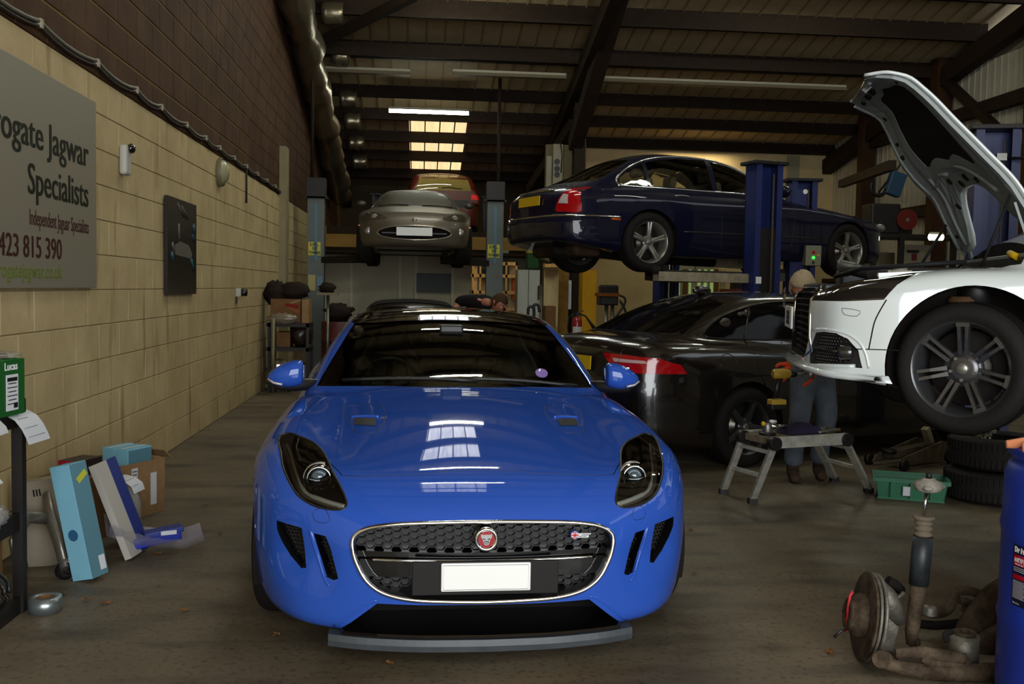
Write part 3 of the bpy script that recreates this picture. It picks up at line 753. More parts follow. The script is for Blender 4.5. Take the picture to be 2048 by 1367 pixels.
def build_blue():
    root = thing('sports_coupe', 'bright blue two-door sports coupe with black roof parked in the middle of the floor', 'car', FT_LOC, FT_RZ)
    f = Body(FT)
    paint = mat('blue_paint', (41, 78, 166), .55, .0, coat=1., spec=.0); inner = mat('cabin_dark', (30, 30, 29), .7)
    body = sdf_body('body', f, (-1.05, -.08, .05), (1.05, 4.6, 1.42), .022, [paint, M['black'], inner], root)
    HL = smooth_poly([(.52, .628), (.53, .606), (.572, .600), (.64, .606), (.705, .63), (.745, .665), (.785, .71), (.81, .75), (.842, .779), (.80, .795), (.75, .789), (.69, .773), (.635, .748), (.585, .712), (.545, .67)], 4)
    VO = smooth_poly([(.795, .530), (.689, .522), (.680, .463), (.670, .370), (.690, .365), (.735, .402), (.768, .447), (.79, .49)], 1)
    VI = [(.650, .511), (.594, .505), (.576, .463), (.545, .352), (.563, .343), (.592, .350), (.62, .42), (.638, .476)]
    GR = smooth_poly(sym([(0, .572), (.26, .567), (.38, .557), (.444, .543), (.482, .52), (.492, .49), (.485, .445), (.467, .402), (.445, .364), (.41, .331), (.36, .307), (.28, .292), (.16, .286), (0, .283)][::-1]), 4)
    GRi = GR * np.array([.985, 1]) ; GRi[:, 1] = .43 + (GRi[:, 1] - .43) * .96
    LI = [(-.40, .272), (.40, .272), (.53, .165), (.53, .0), (-.53, .0), (-.53, .165)]
    cuts = [cutter(GRi, 'front', -.3, .20), cutter(LI, 'front', -.3, .30)]
    for q in (HL, VO, VI):
        cuts += [cutter(q, 'front', -.3, 1.02 if q is HL else .5), cutter([(-a, b) for a, b in q], 'front', -.3, 1.02 if q is HL else .5)]
    cuts += arch_cut(.88, .335, .365, .96, .31) + arch_cut(3.50, .34, .37, .96, .31)
    boolean(body, cuts, m=M['black'])
    # cabin hollow
    def cav(x, y, z): return smax(smax(f(x, y, z) + .03, np.maximum(1.80 - y, y - 3.55), .04), np.maximum(np.abs(x) - .72, .50 - z), .05)
    P, F_ = nets(cav, (-.8, 1.7, .4), (.8, 3.7, 1.4), .035)
    boolean(body, np_mesh('c', P, F_, inner))
    WS = sym([(0, .925), (.40, .915), (.758, .90), (.728, .96), (.69, 1.03), (.645, 1.11), (.607, 1.18), (.58, 1.222), (.50, 1.25), (.25, 1.266), (0, 1.269)])
    boolean(body, cutter(WS, 'front', 1.5, 2.62), m=inner)
    SW = smooth_poly([(2.02, .945), (2.25, 1.08), (2.5, 1.19), (2.8, 1.235), (3.1, 1.215), (3.35, 1.13), (3.45, 1.03), (3.2, .955), (2.6, .94)], 3)
    boolean(body, [cutter(SW, 'side', .3, 1.2), cutter(SW, 'side', -1.2, -.3)], m=inner)
    # bonnet split off along its shut lines
    HB = [(-.842, .785), (-.80, .70), (-.60, .44), (-.543, .305), (-.46, .283), (-.24, .270), (-.14, .288), (0, .291), (.14, .288), (.24, .270), (.46, .283), (.543, .305), (.60, .44), (.80, .70), (.842, .785), (.965, .83), (.965, 1.2), (.90, 1.55), (.80, 1.80), (.55, 1.71), (0, 1.645), (-.55, 1.71), (-.80, 1.80), (-.90, 1.55), (-.965, 1.2), (-.965, .83)]
    bonnet = clone(body, 'bonnet')
    boolean(bonnet, cutter(HB, 'top', .70, 1.3), 'INTERSECT', m=M['black'], solver='EXACT')
    c = np.array([0, 1.0]); HB2 = [(a * 1.004 + (0), b + (.004 if b > 1 else -.004)) for a, b in HB]
    boolean(body, cutter(HB2, 'top', .685, 1.3), m=M['black'])
    bonnet['label'] = 'long blue clamshell bonnet'
    # glass
    gs = glass('screen_glass', (.80, .84, .80), .0)
    patch(f, [(a * .995, b) for a, b in WS], 'front', -.004, 0, .07, 'windscreen', gs, root, 'raked windscreen')
    for v in ('right', 'left'): patch(f, SW, v, -.006, 0, .07, 'side_window', glass('side_glass', (.25, .28, .27), .06), root)
    patch(f, [(-.50, 1.19), (-.58, .99), (.58, .99), (.50, 1.19)], 'back', .003, 0, .07, 'rear_window', M['gloss'], root)
    RP = smooth_poly([(-.585, 2.46), (-.3, 2.40), (0, 2.385), (.3, 2.40), (.585, 2.46), (.605, 2.8), (.55, 3.35), (0, 3.5), (-.55, 3.35), (-.605, 2.8)], 2)
    patch(f, RP, 'top', .003, .0, .06, 'roof_panel', M['gloss'], root, 'gloss black roof panel')
    line_on(f, [(-.585, 1.238), (-.3, 1.272), (0, 1.28), (.3, 1.272), (.585, 1.238)], 'front', .004, 'header_seal', M['chrome'], root, -.001)
    for s in (-1, 1):
        sd = 'right' if s > 0 else 'left'
        line_on(f, [(1.93, .925), (2.25, 1.095), (2.5, 1.207), (2.8, 1.252), (3.1, 1.232), (3.38, 1.14)], sd, .006, 'window_trim', M['black'], root, .0)
        # headlamp: bowl, lens, running light, projector
        H = [(s * a, b) for a, b in HL]; lamp = patch(f, H, 'front', -.035, 0, .03, 'headlamp', mat('lamp_bowl', (44, 38, 32), .12, .3, coat=.6), root, 'dark swept-back headlamp')
        patch(f, H, 'front', -.002, 0, .03, 'lamp_lens', glass('lamp_glass', (.86, .88, .86), .03, .01), lamp)
        line_on(f, H, 'front', .0045, 'lamp_seal', M['black'], lamp, -.002, True, dens=1)
        drl = [(.805, .778), (.765, .752), (.735, .711), (.708, .673), (.680, .650), (.625, .637), (.575, .628), (.53, .622)]
        line_on(f, [(s * a, b) for a, b in drl], 'front', [.006] * 12 + [.008] * 6 + [.011] * 11, 'running_light', mat('drl', (190, 190, 180), .25, .2), lamp, -.022)
        line_on(f, [(s * (a + .016), b - .004) for a, b in drl], 'front', .010, 'reflector_strip', mat('refl', (110, 98, 84), .3, .4), lamp, -.026)
        c = on_body(f, [(s * .638, .708)], 'front', -.030)[0]
        dr = Vector((s * .10, -1, .0)).normalized(); c = Vector(c) + Vector((0, -.034, .004))
        mbp = MB(); 
        def ring(r0, r1, d0, d1, n=32):
            m = MB(); m.lathe([(r0, d0), ((r0 + r1) / 2, (d0 + d1) / 2 - .004), (r1, d1)], axis='y', n=n); return m
        pr = MB().lathe([(.030, .05), (.042, .0), (.046, -.008), (.049, 0), (.050, .05)], c=tuple(c), axis='y', n=36).build('projector_ring', M['chrome'], lamp)
        MB().lathe([(0.0005, -.016), (.012, -.014), (.024, -.008), (.033, .002), (.036, .02)], c=tuple(c), axis='y', n=30).build('projector_lens', mat('proj_glass', (70, 84, 92), .05, .2, coat=1), lamp)
        MB().lathe([(.058, .03), (.0595, .004), (.062, .002), (.063, .03)], c=tuple(c), axis='y', n=40, arc=3.6, a0=1.2).build('halo', M['alloy'], lamp)
        # side intakes
        for q, nm in ((VO, 'outer_intake_mesh'), (VI, 'inner_intake_mesh')):
            q = [(s * a, b) for a, b in q]
            patch(f, q, 'front', -.05, 0, .03, nm, M['black'], root, 'black mesh intake')
        g = MB()
        for q in (VO, VI):
            cx, cz = np.mean(q, 0)
            for i in range(-6, 7):
                for j in range(-9, 10):
                    px_, pz_ = cx + i * .016 + (j % 2) * .008, cz + j * .014
                    n = len(q); ins = False
                    for k in range(n):
                        a, b = q[k], q[(k + 1) % n]
                        if (a[1] > pz_) != (b[1] > pz_) and px_ < (b[0] - a[0]) * (pz_ - a[1]) / (b[1] - a[1]) + a[0]: ins = not ins
                    if ins:
                        p = on_body(f, [(s * px_, pz_)], 'front', -.042)[0]; g.lathe([(.0065, 0), (.0078, 0), (.0078, .004)], c=tuple(p), axis='y', n=6)
        g.build('intake_honeycomb', mat('mesh_dark', (26, 23, 21), .4), root)['kind'] = 'stuff'
        line_on(f, [(s * .655, .520), (s * .642, .47), (s * .622, .41), (s * .598, .345), (s * .578, .318)], 'front', [.009, .009, .009, .009, .009, .009, .009, .009, .009, .009, .009, .009, .009, .009, .009, .009, .006], 'intake_blade', paint, root, -.004, flat=.6)
        line_on(f, [(s * .69, .540), (s * .79, .545), (s * .803, .52), (s * .80, .47), (s * .775, .415), (s * .74, .37), (s * .70, .34), (s * .65, .325)], 'front', [.004] + [.008] * 27 + [.003], 'intake_lip', paint, root, -.005, flat=.6)
        # chin crease down to the splitter
        line_on(f, [(s * .40, .283), (s * .44, .268), (s * .50, .22), (s * .56, .168)], 'front', .007, 'chin_crease', paint, root, -.004)
        line_on(f, [(s * .62, .600), (s * .597, .597), (s * .585, .58), (s * .583, .562), (s * .60, .552), (s * .635, .556), (s * .645, .575), (s * .64, .592)], 'front', .0012, 'tow_cover_seam', mat('seam', (24, 34, 70), .5), root, 0, True, dens=2, n=5)
        # door mirror
        mx = MB(); sec = []
        prof = [(.826, .050, .05), (.832, .066, .065), (.86, .073, .075), (.90, .073, .078), (.95, .060, .07), (.99, .040, .05), (1.015, .016, .02)]
        n = 20; vs = []
        for (x_, hz, hy) in prof:
            zc = .975 - (x_ - .84) * .17
            for k in range(n):
                a = 2 * PI * k / n; ca, sa = math.cos(a), math.sin(a)
                vs.append((s * x_, 1.80 + hy * abs(ca) ** .8 * (1 if ca > 0 else -1) * (1. if ca < 0 else .55), zc + hz * abs(sa) ** .8 * (1 if sa > 0 else -1)))
        fs = [(i * n + k, i * n + (k + 1) % n, (i + 1) * n + (k + 1) % n, (i + 1) * n + k) for i in range(len(prof) - 1) for k in range(n)] + [tuple(range(n))[::-1], tuple(range((len(prof) - 1) * n, len(prof) * n))]
        if s < 0: fs = [t[::-1] for t in fs]
        mo = MB().add(vs, fs, True).build('door_mirror', paint, root, 'blue door mirror on black foot')
        sm = mo.modifiers.new('s', 'SUBSURF'); sm.levels = 1; sm.render_levels = 2
        MB().tube([(s * .76, 1.90, .90), (s * .81, 1.86, .905), (s * .87, 1.81, .905), (s * .95, 1.80, .905), (s * 1.005, 1.80, .925)], [.03, .032, .032, .028, .01], 12, flat=.7).build('mirror_base', M['black'], mo)
        MB().tube([(s * 1.008, 1.762, .942), (s * .975, 1.735, .925), (s * .93, 1.722, .917)], .006, 8).build('indicator_strip', M['clear'], mo)
        MB().box((s * .90, 1.875, .96), (.15, .01, .10)).build('mirror_glass', M['chrome'], mo)
    # grille
    line_on(f, GR[::2], 'front', .0085, 'grille_surround', M['chrome'], root, .004, True, dens=2, n=10, label='bright grille surround')
    for (z0, z1, nm) in ((.425, .572, 'upper_grille'), (.29, .36, 'lower_grille')):
        pass
    back = MB().prism([(a, .185, b) for a, b in GRi[::3]], (0, .01, 0)).build('grille_backing', M['gloss'], root)
    hx = MB(); ins_poly = [(a * .985, .43 + (b - .43) * .96) for a, b in GRi]
    def inside(px_, pz_, q):
        n = len(q); c = False
        for k in range(n):
            a, b = q[k], q[(k + 1) % n]
            if (a[1] > pz_) != (b[1] > pz_) and px_ < (b[0] - a[0]) * (pz_ - a[1]) / (b[1] - a[1]) + a[0]: c = not c
        return c
    for j in range(-18, 19):
        for i in range(-9, 10):
            X = i * .066 + (j % 2) * .033; Z = .508 + j * .0136
            if not inside(X, Z, ins_poly) or .395 < Z < .462 or (Z < .40 and abs(X) < .28): continue
            for r0, r1, d in ((.0165, .0215, -.012),):
                vs = []
                for k in range(6):
                    a = PI / 3 * k; ca, sa = math.cos(a), math.sin(a)
                    Y = .075 + abs(X) ** 2 * .25
                    vs += [(X + .0218 * ca, Y + .02, Z + .0154 * sa), (X + .0218 * ca, Y, Z + .0154 * sa), (X + .0185 * ca, Y, Z + .0128 * sa), (X + .0150 * ca, Y + .016, Z + .0100 * sa)]
                fs = []
                for k in range(6):
                    a, b = k * 4, ((k + 1) % 6) * 4
                    for q in range(3): fs.append((a + q, b + q, b + q + 1, a + q + 1))
                fs.append(tuple(k * 4 + 3 for k in range(6)))
                hx.add(vs, [t[::-1] for t in fs])
    o = hx.build('honeycomb_mesh', mat('grille_black', (17, 15, 14), .3), root, 'black honeycomb mesh'); o['kind'] = 'stuff'
    xs = np.linspace(-.465, .465, 25)
    def bar(zc, h_, y0, nm, m, r=None, x_=.46):
        q = [(x, y0 + abs(x) ** 2 * .25, zc) for x in np.linspace(-x_, x_, 25)]
        b = MB().tube(q, r or h_ / 2, 10, flat=1.); return b.build(nm, m, root)
    def slab(z0, z1, y0, x_, nm, m, th=.03, lbl=None):
        b = MB(); xs = np.linspace(-x_, x_, 21)
        for a, c_ in zip(xs[:-1], xs[1:]):
            ya, yc = y0 + a * a * .25, y0 + c_ * c_ * .25
            b.add([(a, ya, z0), (c_, yc, z0), (c_, yc, z1), (a, ya, z1), (a, ya + th, z0), (c_, yc + th, z0), (c_, yc + th, z1), (a, ya + th, z1)], [(0, 1, 2, 3), (3, 2, 6, 7), (1, 0, 4, 5)], False)
        return b.build(nm, m, root, lbl)
    slab(.432, .455, .05, .475, 'upper_crossbar', M['gloss'], .06)
    slab(.360, .425, .045, .465, 'lower_crossbar', M['gloss'], .06)
    q = [(x, .034 + x * x * .25, .427) for x in np.linspace(-.43, .43, 25)]
    MB().tube(q, .0055, 8).build('crossbar_trim', M['chrome'], root)
    MB().box((0, .012, .372), (.545, .02, .125)).build('plate_holder', mat('holder', (34, 32, 30), .6), root, bevel=.004)
    pl = MB().box((0, -.004, .3785), (.333, .012, .106)).build('number_plate', M['white'], root, 'blank white number plate', bevel=.005)
    MB().tube([(-.158, -.0108, .333), (.158, -.0108, .333), (.158, -.0108, .424), (-.158, -.0108, .424)], .0008, 4, True).build('plate_border', mat('plate_line', (90, 90, 100), .5), pl)
    # round head badge and side badge
    by = .012; bz = .516
    bd = MB().lathe([(.0, -.006), (.030, -.006), (.0335, -.012), (.039, -.014), (.0435, -.010), (.045, .0), (.045, .03)], c=(0, by, bz), axis='y', n=40).build('round_badge', M['chrome'], root, 'round red and silver cat-head badge')
    MB().lathe([(.0, -.0075), (.031, -.0075)], c=(0, by, bz), axis='y', n=36).build('badge_enamel', mat('enamel_red', (150, 18, 32), .25, coat=.5), bd)
    catm = MB()
    def flat(pts, y, m=catm): m.prism([(a, y, bz + b) for a, b in pts], (0, -.004, 0))
    flat([(-.021, .020), (-.010, .017), (0, .018), (.010, .017), (.021, .020), (.020, .008), (.014, .002), (.012, -.008), (.007, -.020), (-.007, -.020), (-.012, -.008), (-.014, .002), (-.020, .008)][::-1], by - .0075)
    catm.build('cat_head', mat('satin_silver', (205, 205, 205), .2, .9), bd)
    cd_ = MB()
    for s in (-1, 1):
        cd_.prism([(s * .013, by - .012, bz + .006), (s * .004, by - .012, bz + .002), (s * .005, by - .012, bz - .001), (s * .012, by - .012, bz + .002)], (0, -.0006, 0))
        cd_.prism([(s * .0085, by - .012, bz - .006), (s * .005, by - .012, bz - .004), (s * .005, by - .012, bz - .014), (s * .007, by - .012, bz - .013)], (0, -.0006, 0))
    cd_.prism([(-.004, by - .012, bz - .005), (.004, by - .012, bz - .005), (.002, by - .012, bz - .009), (-.002, by - .012, bz - .009)], (0, -.0006, 0))
    cd_.prism([(-.005, by - .012, bz - .014), (.005, by - .012, bz - .014), (.004, by - .012, bz - .0165), (-.004, by - .012, bz - .0165)], (0, -.0006, 0))
    cd_.build('cat_face_lines', M['ink'], bd)
    sx, sz, sy = .345, .512, .07
    sb = MB().cyl((sx, sy, sz), (sx, sy + .03, sz), .0165, n=28).build('flag_disc', mat('flag_blue', (30, 50, 130), .3), root, 'small round flag disc with silver letter')
    u = MB(); 
    for a_, w_, m_ in ((.62, .0055, 0), (-.62, .0055, 0), (0, .008, 1), (PI / 2, .008, 1)): u.box((sx, sy - .0006 - m_ * .0004, sz), (.031, .001, w_), ry=a_)
    u.build('flag_white', M['white'], sb); u = MB()
    for a_, w_, m_ in ((.62, .0022, 0), (-.62, .0022, 0), (0, .005, 1), (PI / 2, .005, 1)): u.box((sx, sy - .0018 - m_ * .0004, sz), (.031, .001, w_), ry=a_)
    u.build('flag_red', mat('flag_red', (180, 25, 35), .4), sb)
    t = MB(); K = [(.012, .0075), (.062, .0075), (.060, .003), (.026, .003), (.026, .0), (.054, .0), (.052, -.0095), (.010, -.0095), (.013, -.0055), (.042, -.0055), (.043, -.0035), (.014, -.0035)]
    t.prism([(sx + a, sy - .003, sz + b) for a, b in K][::-1], (0, .01, 0)); t.build('badge_letter', M['chrome'], sb)
    # lower intake and splitter
    MB().prism([(a, .295, b) for a, b in [(-.42, .275), (.42, .275), (.53, .16), (-.53, .16)]], (0, .01, 0)).build('lower_intake_backing', mat('deep_black', (8, 7, 6), .7), root)
    tr = MB()
    def plan(x_, o_=0.): return FTN(abs(x_)) + o_
    FTN = Sp(FT['nose'])
    def shelf(x0, x1, z0, z1, o0, depth, nm, m, lbl=None):
        b = MB(); xs = np.linspace(x0, x1, 33); vs = []
        for x_ in xs:
            y_ = plan(x_, o0); vs += [(x_, y_, z0), (x_, y_ - .004, (z0 + z1) / 2), (x_, y_ + .004, z1), (x_, y_ + depth, z1), (x_, y_ + depth, z0)]
        k = 5; fs = [(i * k + j, (i + 1) * k + j, (i + 1) * k + (j + 1) % k, i * k + (j + 1) % k) for i in range(len(xs) - 1) for j in range(k)] + [tuple(range(5))[::-1], tuple(range((len(xs) - 1) * 5, len(xs) * 5))]
        return b.add(vs, fs, False).build(nm, m, root, lbl)
    shelf(-.53, .53, .150, .163, -.018, .32, 'intake_shelf', M['gloss'])
    shelf(-.58, .58, .102, .146, -.022, .32, 'splitter', mat('splitter_grey', (58, 62, 66), .5, var=.2, scale=12), 'grey chin splitter')
    # bonnet vents
    for s in (-1, 1):
        V = smooth_poly([(s * .59, 1.34), (s * .40, 1.25), (s * .405, .83), (s * .52, .86), (s * .535, .98)], 3)
        line_on(f, V, 'top', .002, 'vent_seam', mat('seam', (24, 34, 70), .5), bonnet, .0, True, dens=1, n=6)
        q = [(s * .53, 1.10), (s * .425, 1.02), (s * .425, .90), (s * .52, .965)]
        vm = patch(f, q, 'top', .0035, 0, .02, 'bonnet_vent', M['black'], bonnet, 'black vent slot')
        R = on_body(f, smooth_poly([(s * .545, 1.12), (s * .48, 1.09), (s * .415, 1.045)], 4, False), 'top', .002)
        MB().tube(R, .008, 10, flat=.5).build('vent_lip', paint, bonnet)
    for s in (-1, 1):
        line_on(f, [(s * .30, .32), (s * .36, .8), (s * .42, 1.2), (s * .50, 1.55)], 'top', .0, 'x', None, None) if False else None
    # wipers
    for (a, b) in (((.10, 1.665), (-.62, 1.80)), ((.66, 1.76), (.02, 1.70))):
        q = [(a[0] + (b[0] - a[0]) * t, a[1] + (b[1] - a[1]) * t) for t in np.linspace(0, 1, 7)]
        R = on_body(f, q, 'top', .018); wp = MB().tube(R, .009, 8, flat=.6).build('wiper', M['black'], root)
        MB().tube(on_body(f, [(p[0], p[1] + .012) for p in q], 'top', .010), .004, 6).build('wiper_blade', M['steelblack'], wp)
    # wheels
    for (y, z) in ((.88, .335), (3.50, .345)):
        arch_liner(root, y, z, .362, .945, .29)
        for s in (-1, 1): make_wheel(root, (s * (.795 if y < 2 else .82), y, z), s, .335, .255, .245, 'five', M['dark_alloy'])
    # cabin
    MB().bbox((-.66, 1.84, .50), (.66, 2.10, .885)).build('dashboard', mat('dash', (34, 33, 31), .6), root, bevel=.05, seg=3)
    MB().tube(on_body(f, [(-.60, 1.93), (-.3, 1.87), (0, 1.85), (.3, 1.87), (.60, 1.93)], 'top', -.06), .012, 8).build('screen_vent', M['black'], root)
    sw = MB(); cx, cy, cz = -.37, 2.22, .86
    Rm = Euler((math.radians(-68), 0, 0)).to_matrix()
    sw.tube([Vector((cx, cy, cz)) + Rm @ Vector((.18 * math.cos(a), .18 * math.sin(a), 0)) for a in np.linspace(0, 2 * PI, 33)[:-1]], .015, 8, True)
    for a in (0, PI, -PI / 2): sw.beam((cx, cy, cz), Vector((cx, cy, cz)) + Rm @ Vector((.175 * math.cos(a), .175 * math.sin(a), 0)), .04, .015)
    sw.cyl((cx, cy, cz), (cx, cy - .15, cz - .1), .05); sw.build('steering_wheel', mat('wheel_leather', (58, 60, 58), .35), root)
    for s in (-1, 1):
        st = MB(); sec = [(.55, .20, .07), (.68, .235, .10), (.80, .24, .10), (.92, .225, .09), (1.02, .18, .08), (1.08, .125, .07), (1.13, .115, .065), (1.17, .085, .05), (1.185, .03, .02)]
        n = 20; vs = []
        for (z, hw, hd) in sec:
            yc = 2.62 + (z - .55) * .32
            for k in range(n):
                a = 2 * PI * k / n; ca, sa = math.cos(a), math.sin(a)
                vs.append((s * .37 + hw * (abs(ca) ** .7) * (1 if ca > 0 else -1), yc + hd * sa * (.55 if abs(ca) < .6 and sa < 0 else 1), z))
        fs = [(i * n + k, i * n + (k + 1) % n, (i + 1) * n + (k + 1) % n, (i + 1) * n + k) for i in range(len(sec) - 1) for k in range(n)] + [tuple(range((len(sec) - 1) * n, len(sec) * n))]
        so = st.add(vs, fs, True).build('seat', M['leather'], root, 'dark leather sports seat')
        so.modifiers.new('s', 'SUBSURF').render_levels = 1
        MB().tube([(s * .37 - .13, 2.60, .72), (s * .37 - .11, 2.655, .92), (s * .37 - .06, 2.66, .99), (s * .37 + .06, 2.66, .99), (s * .37 + .11, 2.655, .92), (s * .37 + .13, 2.60, .72)], .004, 6).build('seat_seam', M['black'], so)
        MB().box((s * .37, 2.42, .55), (.42, .45, .14)).build('seat_cushion', M['leather'], so, bevel=.04)
    rv = MB().box((-.02, 2.27, 1.145), (.24, .035, .06)).build('rear_view_mirror', M['black'], root, bevel=.015)
    MB().tube([(-.02, 2.28, 1.16), (-.02, 2.33, 1.21)], .012, 8).build('mirror_stalk', M['black'], rv)
    MB().box((-.01, 2.245, 1.20), (.14, .05, .05)).build('sensor_pod', M['black'], root, bevel=.012)
    stt = smooth_poly([(.475 + .042 * math.cos(a), .985 + .020 * math.sin(a)) for a in np.linspace(0, 2 * PI, 17)[:-1]], 1)
    sk = patch(f, [(.475 + .036 * math.cos(a), .975 + .022 * math.sin(a)) for a in np.linspace(0, 2 * PI, 21)[:-1]], 'front', .002, 0, .02, 'windscreen_sticker', mat('sticker', (128, 100, 170), .5), root, 'round lilac windscreen sticker')
    p = on_body(f, [(.465, .985)], 'front', .006)[0]
    MB().box((p[0], p[1], p[2]), (.008, .002, .018), ry=.3).box((p[0] + .006, p[1], p[2] - .012), (.035, .002, .003)).build('sticker_mark', M['white'], sk)
    return root
blue = build_blue()
# ------------------------------------------------------------------ white hatchback spec
def wh_extra(ax, y):
    return .015 * bump(ax, y, .74, .85, .13, .5)
WHS = dict(cpow=2.4, L=4.25,
    top=[(-.1, .58), (.05, .62), (.12, .655), (.25, .70), (.5, .748), (.8, .782), (1.15, .80), (1.35, .84), (2, .95), (3.4, .97), (4.1, .96), (4.3, .9)],
    crown=[(0, .02), (.4, .06), (1.2, .06), (4., .05)],
    width=[(0, .78), (.3, .85), (.87, .884), (2, .875), (3.4, .885), (4.3, .80)],
    side=[(.12, -.03), (.3, 0), (.55, 0), (.75, -.01), (.95, -.06)],
    nose=[(0, .11), (.3, .118), (.5, .14), (.65, .19), (.76, .26), (.85, .44), (.9, .62)], nosez=[(.1, .03), (.22, 0), (.6, 0), (.7, .05), (.9, .3)],
    tail=[(0, 0), (.5, .04), (.8, .25), (.88, .5)], tailz=[(.15, .08), (.5, 0), (.9, .06), (1.35, .35)], bot=[(0, .235), (.25, .215), (.6, .17), (4.2, .2)],
    roof=[(1.1, .88), (1.3, .96), (1.9, 1.30), (2.3, 1.40), (2.8, 1.42), (3.5, 1.38), (3.9, 1.30), (4.15, 1.05)],
    gw=[(1.1, .72), (2, .79), (3.4, .77), (4.2, .66)], belt=.93, gy=(1.05, 4.1), tumble=.36, rcrown=.04, kroof=.1, kbelt=.04, kside=.08, knose=.10, ktail=.12, extra=wh_extra)
WH_LOC = (2.057, 5.647, .82); WH_RZ = math.radians(-107)
# ------------------------------------------------------------------ the other cars
def base_spec(**k):
    d = dict(cpow=2.4, kside=.10, knose=.14, ktail=.14, kroof=.10, kbelt=.045, rcrown=.04, tumble=.45)
    d.update(k); return d
def dlo(f, W, side, m, root, nm='side_window', off=-.004): return patch(f, W, side, off, 0, .08, nm, m, root)
# --- navy saloon on the blue lift
NV = base_spec(L=5.08,
    top=[(-.1, .60), (0, .66), (.1, .74), (.4, .82), (.9, .88), (1.5, .94), (1.8, .965), (3.0, .965), (4.0, .985), (4.5, .985), (4.9, .955), (5.1, .90)],
    crown=[(0, .06), (.6, .12), (1.5, .09), (4.0, .08), (5.1, .10)],
    width=[(0, .80), (.4, .88), (.95, .93), (2.5, .935), (3.9, .925), (4.6, .87), (5.1, .80)],
    side=[(.15, -.06), (.40, -.005), (.6, 0), (.78, -.012), (.98, -.07)],
    nose=[(0, 0), (.4, .04), (.65, .13), (.8, .27), (.9, .5)], nosez=[(.1, .08), (.35, 0), (.55, 0), (.7, .05), (.9, .25)],
    tail=[(0, 0), (.4, .02), (.65, .07), (.8, .18), (.9, .42)], tailz=[(.15, .16), (.32, .03), (.55, 0), (.60, .03), (.9, .06), (1.0, .14)],
    bot=[(0, .20), (1, .17), (3.9, .18), (4.5, .24), (5.1, .34)],
    roof=[(1.5, .90), (1.75, .985), (2.2, 1.21), (2.6, 1.37), (3.05, 1.44), (3.5, 1.438), (3.9, 1.365), (4.3, 1.19), (4.75, .985), (5., .85)],
    gw=[(1.4, .74), (2, .80), (3.2, .81), (4.2, .74), (5, .60)], belt=.955, gy=(1.45, 4.9), tumble=.44)
